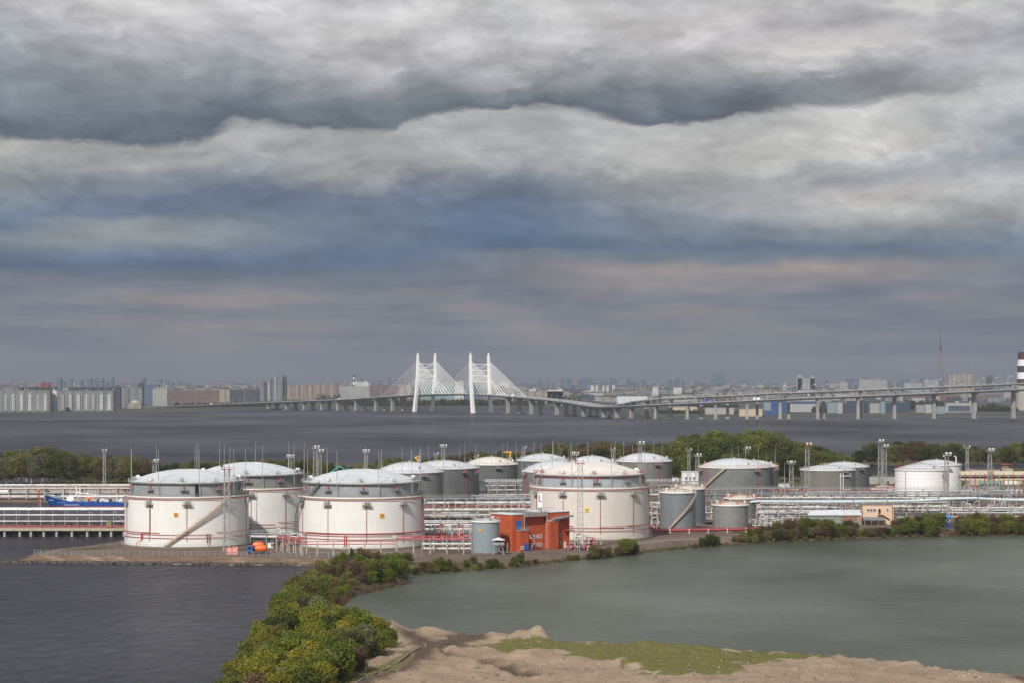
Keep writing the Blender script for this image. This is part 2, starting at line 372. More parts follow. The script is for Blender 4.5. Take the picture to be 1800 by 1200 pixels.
M_wood = mat('brown_boards', (0.24, 0.13, 0.075), 0.8, var=0.3, scale=1.5)
M_olive = mat('olive_sheet', (0.20, 0.20, 0.11), 0.7, var=0.15)
M_teal = mat('teal_paint', (0.10, 0.30, 0.25), 0.5, var=0.2)
M_bark = mat('bark', (0.13, 0.11, 0.09), 0.9, var=0.3, scale=2)
M_barkw = mat('pale_bark', (0.34, 0.32, 0.27), 0.9, var=0.3, scale=2)
M_stone = mat('dark_shore_stone', (0.085, 0.07, 0.058), 0.9, var=0.5, scale=0.5, bump=0.5)
# ---------------------------------------------------------------- ground, water
def W(xp, yp, z=0.0, back=0.0):
    p = P(xp, yp, z); return (p.x, p.y + back)
def poly_arr(pts): return np.array(pts, dtype=float)
def sdist(x, y, poly):
    """signed distance, positive inside"""
    n = len(poly); best = np.full(x.shape, 1e18); ins = np.zeros(x.shape, bool)
    for i in range(n):
        x0, y0 = poly[i]; x1, y1 = poly[(i + 1) % n]
        dx, dy = x1 - x0, y1 - y0; L = dx * dx + dy * dy + 1e-12
        t = np.clip(((x - x0) * dx + (y - y0) * dy) / L, 0, 1)
        d = (x - x0 - t * dx) ** 2 + (y - y0 - t * dy) ** 2
        best = np.minimum(best, d)
        c = ((y0 > y) != (y1 > y)) & (x < dx * (y - y0) / (dy if abs(dy) > 1e-12 else 1e-12) + x0)
        ins ^= c
    d = np.sqrt(best); return np.where(ins, d, -d)
def vnoise(x, y, s, seed=0, octs=4):
    out = np.zeros(x.shape); a = 1.0; tot = 0
    for o in range(octs):
        r = np.random.default_rng(seed + o * 17).random((64, 64))
        u = x / s * 2 ** o + 1000.3; v = y / s * 2 ** o + 1000.7
        iu = np.floor(u).astype(int); iv = np.floor(v).astype(int); fu = u - iu; fv = v - iv
        fu = fu * fu * (3 - 2 * fu); fv = fv * fv * (3 - 2 * fv)
        g = lambda i, j: r[i % 64, j % 64]
        out += a * ((g(iu, iv) * (1 - fu) + g(iu + 1, iv) * fu) * (1 - fv) + (g(iu, iv + 1) * (1 - fu) + g(iu + 1, iv + 1) * fu) * fv)
        tot += a; a *= 0.5
    return out / tot
def sstep(t): t = np.clip(t, 0, 1); return t * t * (3 - 2 * t)
LAND = poly_arr(
    [W(8, 988), W(150, 990), W(300, 991), W(450, 993), W(560, 996), W(592, 1001), W(560, 1022), W(520, 1045), W(490, 1062), W(466, 1100), W(458, 1130), W(442, 1165),
     W(415, 1195), W(398, 1215), W(380, 1260), W(370, 1320), W(1950, 1320)] +
    [W(1870, 1198, 3.2, 6), W(1800, 1189, 3.2, 6), W(1700, 1177, 3.2, 6), W(1640, 1169, 3.2, 6), W(1500, 1157, 3.2, 6), W(1450, 1152, 3.2, 6), W(1240, 1137, 3.2, 6), W(1150, 1130, 3.2, 6),
     W(1000, 1127, 3.2, 6), W(960, 1118, 3.2, 6), W(870, 1118, 3.2, 6), W(830, 1117, 3.2, 6), W(770, 1112, 3.2, 6), W(700, 1110, 3.2, 6), W(640, 1110, 1.5, 0)] +
    [W(600, 1116), W(583, 1100), W(583, 1085), W(592, 1068), W(612, 1047), W(655, 1036), W(716, 1022), W(722, 1008), W(800, 1003), W(900, 997), W(1000, 984), W(1060, 980), W(1150, 968),
     W(1230, 960), W(1300, 957), W(1400, 951), W(1600, 945), W(1800, 940), W(2200, 930)] +
    [W(2200, 818), W(1950, 823), W(1800, 826), W(1700, 829), W(1600, 836), W(1545, 838), W(1520, 832), W(1505, 818), W(1440, 806), W(1300, 800), W(1180, 800), W(900, 810),
     W(600, 818), W(400, 826), W(240, 834), W(-200, 836), W(-200, 884), W(75, 884), W(235, 887), W(345, 893), W(345, 925), W(238, 951), W(140, 966), W(70, 974), W(30, 982)])
SPIT2 = poly_arr([W(1440, 824), W(1530, 819), W(1620, 817), W(1700, 816), W(1800, 813), W(2200, 806), W(2200, 797), W(1800, 801), W(1500, 803), W(1400, 805)])
# the two tanks' yard is flat; foreshore falls over about 12 m at the embankment
def mound(x, y, xp, yp, hgt, rx, ry, z=3.2):
    c = P(xp, yp, z); return hgt * np.exp(-(((x - c.x) / rx) ** 2 + ((y - c.y) / ry) ** 2))
def land_h(x, y, fine):
    d = np.maximum(sdist(x, y, LAND), sdist(x, y, SPIT2))
    n = vnoise(x, y, 9, 3); n2 = vnoise(x, y, 3.0, 8)
    front = (y > 770) & (y < 812) & (x < -50)
    wdt = np.where(front, 10.5, np.where(y < 640, 5.0, 5.5))
    h = np.where(d > 0, 2.0 * sstep(d / wdt) if not fine else 2.0 * sstep(d / wdt), np.maximum(-2.5, d * 0.35))
    h = h + np.where((d > -2) & (d < wdt) & ~front, (n2 - 0.5) * 0.8, 0)
    k = sstep((640 - y) / 30) * sstep((x + 42) / 14) * sstep(d / 5)     # sandy flat nearest the camera
    h = h + 1.2 * k + (n - 0.5) * 1.7 * k + (n2 - 0.5) * 1.0 * k + ((vnoise(x, y, 1.5, 44, 2) - 0.5) * 0.6 * k if fine else 0)
    if fine:
        for a in ((768, 1104, 3.6, 2.2, 2.6), (752, 1112, 1.2, 3.0, 3.0), (800, 1112, 1.6, 4.5, 4), (862, 1114, 2.4, 2.4, 3), (885, 1112, 2.2, 2.6, 3), (915, 1114, 2.3, 3.0, 3), (945, 1119, 2.6, 2.6, 3), (738, 1110, .9, 2, 3), (690, 1110, 2.4, 3.0, 5), (672, 1112, 1.8, 2.5, 4), (705, 1120, 0.9, 3, 6),
                  (760, 1175, -0.6, 8, 4), (900, 1150, 0.8, 9, 4), (1010, 1160, 0.8, 5, 3), (1100, 1166, 0.6, 5, 3), (1560, 1163, 0.7, 14, 6), (1080, 1140, 0.4, 16, 6), (1300, 1180, 0.6, 12, 5)):
            h = h + mound(x, y, *a) * np.where(d > 0, 1, 0)
        # ruts of the track
        for (x0, y0, x1, y1) in ((735, 1128, 780, 1145), (780, 1145, 850, 1163), (850, 1163, 935, 1190)):
            a = P(x0, y0, 3.2); b = P(x1, y1, 3.2); L = (b - a).length
            t = np.clip(((x - a.x) * (b.x - a.x) + (y - a.y) * (b.y - a.y)) / L ** 2, 0, 1)
            dd = np.hypot(x - a.x - t * (b.x - a.x), y - a.y - t * (b.y - a.y))
            h = h - 0.7 * np.exp(-(dd / 1.3) ** 2) + 0.35 * np.exp(-((dd - 2.6) / 0.9) ** 2)
    return h, d
def seg_d(x, y, pts, z=3.2):
    best = np.full(x.shape, 1e9); q = [P(a, b, z) for a, b in pts]
    for a, b in zip(q, q[1:]):
        L = (b - a).length_squared
        t = np.clip(((x - a.x) * (b.x - a.x) + (y - a.y) * (b.y - a.y)) / L, 0, 1)
        best = np.minimum(best, np.hypot(x - a.x - t * (b.x - a.x), y - a.y - t * (b.y - a.y)))
    return best
def grid_mesh(name, x0, x1, y0, y1, step, fine, mtl):
    xs = np.arange(x0, x1 + step / 2, step); ys = np.arange(y0, y1 + step / 2, step)
    X, Y = np.meshgrid(xs, ys); h, d = land_h(X, Y, fine); nx, ny = len(xs), len(ys)
    co = np.stack([X, Y, h], -1).reshape(-1, 3)
    i = np.arange(nx - 1)[None, :] + np.arange(ny - 1)[:, None] * nx
    q = np.stack([i, i + 1, i + nx + 1, i + nx], -1).reshape(-1, 4)
    dm = d.reshape(-1)[q].max(1); q = q[dm > -7]
    used = np.unique(q); remap = np.full(nx * ny, -1); remap[used] = np.arange(len(used)); q = remap[q]; co = co[used]
    me = bpy.data.meshes.new(name); me.vertices.add(len(co)); me.vertices.foreach_set('co', co.ravel())
    me.loops.add(q.size); me.loops.foreach_set('vertex_index', q.ravel().astype(np.int32))
    me.polygons.add(len(q)); me.polygons.foreach_set('loop_start', (np.arange(len(q)) * 4).astype(np.int32)); me.polygons.foreach_set('loop_total', np.full(len(q), 4, np.int32))
    me.update(); me.validate(); me.polygons.foreach_set('use_smooth', [True] * len(me.polygons))
    x, y = co[:, 0], co[:, 1]; d = d.reshape(-1)[used]
    g = np.zeros(len(co)); mud = np.zeros(len(co)); rev = np.zeros(len(co)); pave = np.zeros(len(co))
    if fine:
        gp = poly_arr([W(830, 1136, 3.2), W(890, 1122, 3.2), W(960, 1124, 3.2), W(1150, 1128, 3.2), W(1250, 1135, 3.2), W(1460, 1153, 3.2), W(1450, 1159, 3.2), W(1380, 1160, 3.2), W(1300, 1168, 3.2), W(1290, 1184, 3.2), W(1150, 1186, 3.2), W(1060, 1160, 3.2), W(990, 1148, 3.2), W(890, 1144, 3.2)])
        dg = sdist(x, y, gp); nn = vnoise(x, y, 4.5, 21); n3 = vnoise(x, y, 1.6, 31)
        g = np.clip(dg / 4.0 + 0.5 + (nn - 0.5) * 3.2 + (n3 - 0.5) * 2.2, 0, 1) * np.clip(1 + dg / 4, 0, 1)
        s1 = seg_d(x, y, [(560, 1215), (620, 1190), (660, 1176), (700, 1160), (720, 1148)])
        g = np.maximum(g, np.clip(1.3 - s1 / 3.5 + (nn - 0.5), 0, 1) * (x < P(735, 1140).x))
        s2 = seg_d(x, y, [(700, 1180), (670, 1192), (650, 1205)])
        g = np.maximum(g, np.clip(1.0 - s2 / 1.4 + (nn - 0.5) * 1.5, 0, 1) * 0.8)
        g = np.maximum(g, np.clip((-35 - x) / 6, 0, 1))
        t1 = seg_d(x, y, [(600, 1210), (680, 1180), (725, 1160), (755, 1140), (740, 1125), (715, 1114)])
        t2 = seg_d(x, y, [(755, 1140), (790, 1150), (850, 1163), (900, 1178), (930, 1190)])
        t3 = seg_d(x, y, [(775, 1118), (800, 1130), (770, 1136), (830, 1118), (810, 1112)])
        mud = np.maximum(np.clip(1.5 - t1 / 3.0 + (nn - 0.5) * 1.2, 0, 1), np.clip(1.3 - t2 / 2.2 + (nn - 0.5) * 1.2, 0, 1))
        mud = np.maximum(mud, np.clip(1.6 - t3 / 3.4 + (nn - 0.5) * 1.8, 0, 1) * np.where(seg_d(x, y, [(766, 1104), (768, 1122)]) < 2.2, 0.25, 1)) * (1 - g * 0.7)
        mud = np.maximum(mud, np.clip(1.3 - seg_d(x, y, [(1790, 1192), (1830, 1200)]) / 3.0, 0, 1))
    else:
        nn = vnoise(x, y, 11, 21)
        inland = np.clip((d - 6) / 8, 0, 1)
        g = np.clip((y - 1255) / 20, 0, 1) + np.clip(1 - d / 9, 0, 1) * ((x > -45) | (y > 820)) * (0.4 + 0.6 * nn)
        g = np.maximum(g, (y < 770) * 1.0)
        s = seg_d(x, y, [(120, 967), (235, 957)], 2.0); g = np.maximum(g, np.clip(1.2 - s / 6, 0, 1) * (nn > 0.42))
        g = np.clip(g, 0, 1)
        rev = ((y > 770) & (y < 812) & (x < -50) & (d < 11.5)).astype(float)
        pave = np.clip((x - 30) / 20, 0, 1) * np.clip(1.0 - np.abs(d - 13) / 5.0, 0, 1) * (y < 960)
    for nm, arr in (('grass', g), ('mud', mud), ('revet', rev), ('pave', pave)):
        at = me.attributes.new(nm, 'FLOAT', 'POINT'); at.data.foreach_set('value', arr.astype(np.float32))
    o = bpy.data.objects.new(name, me); COL.objects.link(o); me.materials.append(mtl); ORG[o] = Vector((0, 0, 0)); return struct(o)
def ground_mat(name, base, base2, near):
    m = bpy.data.materials.new(name); m.use_nodes = True; T = NT(m.node_tree); b = T.n['Principled BSDF']
    g = T.new('ShaderNodeNewGeometry'); v = g.outputs['Position']
    def at(n):
        a = T.new('ShaderNodeAttribute'); a.attribute_name = n; return a.outputs['Fac']
    n1 = T.noise(v, 0.12, 7, 0.65); n2 = T.noise(v, 1.3, 6, 0.7)
    c = T.ramp(n1, [(0.3, base), (0.7, base2)])
    sp = T.math('GREATER_THAN', T.noise(v, 2.4, 2, 0.5), 0.69)
    c = T.mixc(T.math('MULTIPLY', sp, 0.5), c, (0.60, 0.54, 0.47, 1))
    ds = T.maprange(n2, 0.54, 0.67, 0, 0.5, True)
    c = T.mixc(ds, c, (base[0] * 0.5, base[1] * 0.47, base[2] * 0.45, 1))
    mudc = T.ramp(n2, [(0.35, (0.075, 0.05, 0.034, 1)), (0.65, (0.145, 0.10, 0.07, 1))])
    c = T.mixc(at('mud'), c, mudc)
    gc = T.ramp(T.noise(v, 0.9, 6, 0.7), [(0.3, (0.085, 0.095, 0.018, 1)), (0.5, (0.14, 0.14, 0.03, 1)), (0.7, (0.21, 0.17, 0.065, 1))] if near else [(0.3, (0.05, 0.045, 0.018, 1)), (0.55, (0.085, 0.078, 0.026, 1)), (0.75, (0.14, 0.105, 0.05, 1))])
    gm = T.math('ADD', at('grass'), T.math('MULTIPLY', T.math('SUBTRACT', n2, 0.5), 1.0))
    c = T.mixc(T.maprange(gm, 0.4, 0.85, 0, .9, True), c, gc)
    # paved slope with slanting joints and stains
    X = T.sep(v)
    sl_ = T.math('ADD', X[0], T.math('MULTIPLY', X[1], 0.8))
    cell = T.math('FLOOR', T.math('MULTIPLY', sl_, 1 / 4.2))
    wn = T.new('ShaderNodeTexWhiteNoise', noise_dimensions='1D'); T.set(wn.inputs['W'], cell)
    slab = T.ramp(wn.outputs['Value'], [(0.0, (0.20, 0.13, 0.085, 1)), (0.7, (0.27, 0.18, 0.12, 1)), (1.0, (0.40, 0.30, 0.21, 1))])
    slab = T.mixc(T.maprange(T.noise(T.vscale(v, 0.5, 1.5, 1.0), 0.5, 7, 0.7), 0.45, 0.60, 0, 0.85, True), slab, (0.13, 0.085, 0.05, 1))
    c = T.mixc(at('revet'), c, slab)
    c = T.mixc(T.math('MULTIPLY', at('pave'), 0.8), c, T.ramp(n1, [(0.3, (0.21, 0.18, 0.155, 1)), (0.7, (0.30, 0.265, 0.235, 1))]))
    wet = T.maprange(X[2], 0.1, 0.85, 0.8, 0.0, True)
    c = T.mixc(wet, c, (0.045, 0.038, 0.03, 1))
    T.set(b.inputs['Base Color'], c); b.inputs['Roughness'].default_value = 0.92; b.inputs['Specular IOR Level'].default_value = 0.25
    bp = T.new('ShaderNodeBump'); bp.inputs['Strength'].default_value = 1.0; bp.inputs['Distance'].default_value = 0.7 if near else 0.6
    T.set(bp.inputs['Height'], T.math('ADD', T.noise(v, 0.6, 8, 0.72), T.math('MULTIPLY', T.noise(v, 3.0, 4, 0.65), 0.55))); T.l.new(bp.outputs[0], b.inputs['Normal'])
    return m
G_near = ground_mat('sand_ground', (0.27, 0.195, 0.132, 1), (0.42, 0.32, 0.225, 1), True)
G_main = ground_mat('yard_ground', (0.115, 0.083, 0.062, 1), (0.20, 0.15, 0.12, 1), False)
grid_mesh('ground', -280, 560, 615, 1830, 2.4, False, G_main)
grid_mesh('sandy_ground', -66, 140, 440, 615, 0.7, True, G_near)

def water_mat(name, base, rough, wl, strength, patches, spec=0.5, tint=None):
    m = bpy.data.materials.new(name); m.use_nodes = True; T = NT(m.node_tree); b = T.n['Principled BSDF']
    g = T.new('ShaderNodeNewGeometry'); v = g.outputs['Position']
    big = T.noise(T.vscale(v, 0.6, 0.4, 1.0), patches, 5, 0.55)
    c = T.ramp(big, [(0.35, tuple(k * 0.72 for k in base) + (1,)), (0.65, tuple(k * 1.28 for k in base) + (1,))])
    # choppy water: the wave faces turned to the viewer keep the mirror share low even far out
    T.n.remove(b); dif = T.new('ShaderNodeBsdfDiffuse'); T.set(dif.inputs[0], c); gl = T.new('ShaderNodeBsdfGlossy'); gl.inputs[0].default_value = (1, 1, 1, 1)
    T.set(gl.inputs['Roughness'], T.maprange(big, 0.35, 0.65, rough * 0.8, rough * 1.25))
    fr = T.new('ShaderNodeFresnel'); fr.inputs[0].default_value = 1.33
    mx = T.new('ShaderNodeMixShader'); T.set(mx.inputs[0], T.math('MINIMUM', T.math('MULTIPLY', fr.outputs[0], 0.8), T.maprange(big, 0.35, 0.65, spec * 0.72, spec * 1.3)))
    T.l.new(dif.outputs[0], mx.inputs[1]); T.l.new(gl.outputs[0], mx.inputs[2]); T.l.new(mx.outputs[0], T.n['Material Output'].inputs[0])
    wv = T.vscale(v, 1.0, 0.55, 1.0)
    hh = T.math('ADD', T.noise(wv, 1 / wl, 5, 0.6, dist=0.4), T.math('MULTIPLY', T.noise(T.vscale(v, 1.0, 0.4, 1.0), 1 / (wl * 7), 3, 0.5), 2.5))
    bp = T.new('ShaderNodeBump'); bp.inputs['Strength'].default_value = strength; bp.inputs['Distance'].default_value = wl * 0.35
    T.set(bp.inputs['Height'], hh); T.l.new(bp.outputs[0], dif.inputs['Normal']); T.l.new(bp.outputs[0], gl.inputs['Normal']); T.l.new(bp.outputs[0], fr.inputs['Normal'])
    return m
def sheet(name, poly, z, mtl):
    mb = MB(); mb.add([(p[0], p[1], z) for p in poly], [tuple(range(len(poly)))])
    me = mb.build(name, mtl)
    if me.data.polygons[0].normal.z < 0: me.data.flip_normals()
    return struct(me)
WM = water_mat('sea_water_surface', (0.029, 0.028, 0.038), 0.20, 4.5, 1.7, 0.006, 0.205)
sheet('sea_water', [(-13000, -150), (13000, -150), (13000, 30500), (-13000, 30500)], 0.0, WM)
LM = water_mat('lagoon_water_surface', (0.064, 0.074, 0.050), 0.25, 2.6, 0.8, 0.011, 0.21)
sheet('lagoon_water', [W(604, 1010), W(560, 1060), W(530, 1120), W(540, 1200), W(1000, 1250), W(2250, 1290), W(2250, 925), W(1700, 935), W(1300, 949), W(1000, 976), W(760, 1000), W(730, 1001)], 0.05, LM)

# far shore
FARM = mat('far_shore_ground', (0.055, 0.052, 0.038), 0.95, var=0.45, scale=0.004, blot=(0.035, 0.045, 0.022), bsc=0.003)
shore = [(-700, 728), (0, 727), (100, 726), (200, 725), (300, 722), (430, 720), (485, 719), (520, 716), (600, 716), (750, 714), (960, 714), (1045, 716), (1110, 724), (1135, 732.5), (1400, 732), (1600, 730), (1800, 728), (2600, 727)]
fp = [W(a, b, 0) for a, b in shore] + [(12500, 30000), (-12500, 30000)]
mb = MB(); n = len(fp); inner = [(x, y + (22 if i < len(shore) else 0)) for i, (x, y) in enumerate(fp)]
mb.add([(x, y, -0.5) for x, y in fp] + [(x, y, 1.8) for x, y in inner], [(i, i + 1, n + i + 1, n + i) for i in range(len(shore) - 1)] + [tuple(range(n, 2 * n))])
struct(mb.build('far_shore', FARM))
sheet('far_inlet_water', [W(1655, 711, 1.9), W(1500, 706, 1.9), W(1640, 699.5, 1.9), W(2600, 699, 1.9), W(2600, 711, 1.9)], 1.9, WM)

def curb():
    b = MB(); pts = [(596, 1218), (620, 1204), (640, 1194), (660, 1184), (680, 1173), (700, 1163), (718, 1153), (735, 1146), (747, 1139), (748, 1133)]
    q = []
    for px, py in pts:
        p = P(px, py, 3.0); h = float(land_h(np.array([p.x]), np.array([p.y]), True)[0][0]); q.append(Vector((p.x, p.y, h)))
    for a, c in zip(q, q[1:]): b.beam(a + Vector((0, 0, .1)), c + Vector((0, 0, .1)), .4, .55)
    o = b.build('curb_wall', M_concd, None, loc=tuple(q[0])); tag(o, 'broken pale concrete curb between the grass verge and the dirt track', 'curb')
curb()
# ---------------------------------------------------------------- tanks
def arc(c, r, z, a0, a1, n=40):
    """points round a tank; angle 0 faces the camera side (-y), positive to the right"""
    return [(c[0] + r * math.sin(a0 + (a1 - a0) * i / n), c[1] - r * math.cos(a0 + (a1 - a0) * i / n), z) for i in range(n + 1)]
def pol(c, r, a, z): return (c[0] + r * math.sin(a), c[1] - r * math.cos(a), z)
def dome(mb, c, r, z, rise, n=80, k=10):
    R = (r * r + rise * rise) / (2 * rise); th = math.asin(min(1, r / R))
    prof = [(r, z)]
    for i in range(1, k + 1):
        t = th * (1 - i / k); prof.append((max(0.05, R * math.sin(t)), z + rise - R * (1 - math.cos(t))))
    mb.lathe(prof, c, n, cap_top=True)
def dome_z(r, R0, z, rise):
    R = (R0 * R0 + rise * rise) / (2 * rise); return z + rise - (R - math.sqrt(max(0, R * R - r * r)))
def ring_rail(root, c, r, z, mtl, h=1.1, n=60, a0=0, a1=2 * PI, w=0.05, name='railing'):
    mb = MB()
    for zz in (h, h * 0.55): mb.pipe(arc(c, r, z + zz, a0, a1, n), w, 4)
    for i in range(n + (0 if a1 - a0 > 6 else 1)):
        a = a0 + (a1 - a0) * i / n; mb.beam(pol(c, r, a, z), pol(c, r, a, z + h), w * 1.6)
    return mb.build(name, mtl, root)
def stair(root, c, r, a0, z0, a1, z1, mtl, w=1.0, land=4):
    n = int(max(24, abs(z1 - z0) / 0.35)); mb = MB(); rl = MB()
    pz = None
    for i in range(n):
        t = i / n; t2 = (i + 1) / n
        aa, ab = a0 + (a1 - a0) * t, a0 + (a1 - a0) * t2
        zz = z0 + (z1 - z0) * t
        cyc = (t * land) % 1.0
        vs = [pol(c, r + .05, aa, zz), pol(c, r + w, aa, zz), pol(c, r + w, ab, zz), pol(c, r + .05, ab, zz)]
        vs += [(x, y, q + 0.07) for x, y, q in vs]
        mb.add(vs, [(0, 1, 2, 3), (7, 6, 5, 4), (0, 4, 5, 1), (1, 5, 6, 2), (2, 6, 7, 3), (3, 7, 4, 0)])
        if i % 6 == 5: mb.beam(pol(c, r, aa, zz - 0.9), pol(c, r + w, aa, zz), 0.12)
        bump = 0.3 if cyc > 0.86 else 0
        za, zb = zz, z0 + (z1 - z0) * t2
        vo = [pol(c, r + w + .02, aa, za - .28), pol(c, r + w + .02, ab, zb - .28), pol(c, r + w + .02, ab, zb + .45 + bump), pol(c, r + w + .02, aa, za + .45 + bump)]
        vi = [pol(c, r + w + .08, aa, za - .28), pol(c, r + w + .08, ab, zb - .28), pol(c, r + w + .08, ab, zb + .45 + bump), pol(c, r + w + .08, aa, za + .45 + bump)]
        rl.add(vo + vi, [(0, 1, 2, 3), (7, 6, 5, 4), (3, 2, 6, 7), (0, 4, 5, 1)])
    rl.pipe([pol(c, r + w + .05, a0 + (a1 - a0) * i / n, z0 + (z1 - z0) * i / n + 1.1) for i in range(n + 1)], 0.06, 5)
    s = mb.build('staircase', mtl, root); rl.build('side_panel', mtl, s); return s
def plaque(root, c, r, a, z, s, mtl, txt=None):
    mb = MB(); u = (math.cos(a), math.sin(a)); p = pol(c, r + 0.12, a, z); q = pol(c, r + 0.2, a, z)
    vs = []
    for b in (p, q):
        for (h, k) in ((-1, -1), (1, -1), (1, 1), (-1, 1)): vs.append((b[0] + u[0] * h * s / 2, b[1] + u[1] * h * s / 2, b[2] + k * s / 2))
    mb.add(vs, [(0, 1, 2, 3), (7, 6, 5, 4), (0, 4, 5, 1), (1, 5, 6, 2), (2, 6, 7, 3), (3, 7, 4, 0)])
    o = mb.build('sign', mtl, root)
    if txt:
        k = MB()      # the characters are too small to read in the photograph: worn dark strokes only
        for j, hh in ((-1, .42), (-.35, .5), (.3, .36), (.95, .48)):
            q = Vector(pol(c, r + 0.23, a, z)); k.box((q.x + u[0] * j * s * .3, q.y + u[1] * j * s * .3, q.z), (s * .13, .04, s * hh), a)
        k.build('marking', M_wood, o)['kind'] = 'stuff'
    return o
def platform(root, c, r, a, z, w=3.0, d=1.6, m1=None, red=True):
    m1 = m1 or M_steell; mb = MB(); u = Vector((math.cos(a), math.sin(a), 0)); o = Vector((math.sin(a), -math.cos(a), 0)); p = Vector(pol(c, r, a, z))
    rz = a
    mb.box(tuple(p + o * (d / 2)), (w, d, 0.12), rz)
    for k in (-1, 1):
        mb.beam(p + u * (k * w / 2) - Vector((0, 0, 1.3)), p + u * (k * w / 2) + o * d, 0.1)
    for k in range(5): 
        q = p + o * d + u * (w * (k / 4 - .5)); mb.beam(q, q + Vector((0, 0, 1.1)), 0.07)
    for zz in (0.55, 1.1):
        A = p + o * d - u * (w / 2); B = p + o * d + u * (w / 2); dz = Vector((0, 0, zz))
        mb.beam(A + dz, B + dz, 0.07); mb.beam(p - u * (w / 2) + dz, A + dz, 0.07); mb.beam(p + u * (w / 2) + dz, B + dz, 0.07)
    pl = mb.build('platform', m1, root)
    if red:
        b = MB(); q = p + o * 0.6 + Vector((0, 0, 0.2)); b.tube(q, q + Vector((0, 0, 1.4)), 0.3, 10); b.tube(q + Vector((0, 0, 1.3)), q + Vector((0, 0, 1.3)) - o * 0.6, 0.2, 8)
        b.build('foam_chamber', M_red, pl, True)
    return pl
TANKS = {}
def single_tank(key, xl, xr, ytop, zt, label, wall, roofm, rise=4.5, rail=M_steell, rods=0, vents=6, plats=((0.5, -1.5),), stairspec=None, flat=False, yapex=None, rim=M_wfr, downpipes=(), cat='storage tank', group='grey storage tanks', Yf=None):
    Y1 = Yf or (H - zt) * F / (ytop - HY)
    hw = (xr - xl) / 2 / F; R = hw * Y1 / (1 - hw); Yc = Y1 + R; Xc = PX((xl + xr) / 2, Yc); c = (Xc, Yc)
    root = thing('storage_tank', label, cat, (Xc, Yc, 2.0), group); TANKS[key] = (root, c, R, zt)
    mb = MB(); mb.lathe([(R, 1.6), (R, zt)], c, 96); mb.build('wall', wall, root, True)
    mb = MB(); mb.lathe([(R + .35, zt - .35), (R + .4, zt - .3), (R + .4, zt + .12), (R - .2, zt + .12)], c, 96); mb.build('rim', rim, root, True)
    mb = MB(); mb.lathe([(R + 1.2, 1.9), (R + 1.2, 2.35), (R, 2.35)], c, 64); mb.build('footing', M_concd, root)
    mb = MB(); dome(mb, c, R - .15, zt + .05, rise); rf = mb.build('roof', roofm, root, True)
    nr = 24; mb = MB()
    for k in range(nr):
        a = 2 * PI * k / nr; pts = [(lambda rr: pol(c, rr, a, dome_z(rr, R - .15, zt + .05, rise) + .05))((R - .3) * (1 - j / 6) + 0.3) for j in range(7)]
        mb.pipe(pts, 0.06, 4)
    mb.build('rib', M_steell if roofm is not M_domec else M_brown, rf)['kind'] = 'stuff'
    ring_rail(root, c, R + .2, zt + .1, rail, n=max(28, int(R * 3)))
    for k in range(vents):
        a = 2 * PI * k / vents + 0.4; v = MB(); rr = R * 0.82; z0 = dome_z(rr, R - .15, zt, rise)
        p = pol(c, rr, a, z0 - .1); v.tube(p, (p[0], p[1], z0 + 0.9), 0.35, 10); v.tube((p[0], p[1], z0 + .9), (p[0], p[1], z0 + 1.15), 0.55, 10); v.build('vent', M_wfr if k % 2 else rail, rf, True)
    v = MB(); v.tube((c[0], c[1], zt + rise - .2), (c[0], c[1], zt + rise + .8), 0.5, 12); v.build('vent', M_steell, rf, True)
    for (a, dz) in plats: platform(root, c, R, a, zt + dz, red=True)
    for a in downpipes:
        b = MB(); b.tube(pol(c, R + .25, a, 2.4), pol(c, R + .25, a, zt), 0.14, 6); b.build('water_pipe', M_red, root)
    if stairspec: stair(root, c, R, *stairspec)
    for k in range(rods):
        a = 2 * PI * (k + .3) / rods; b = MB(); b.tube(pol(c, R + .3, a, zt - 2), pol(c, R + .3, a, zt + 11), 0.14, 5, 0.05); b.build('lightning_rod', M_steell, root)
    return root, c, R
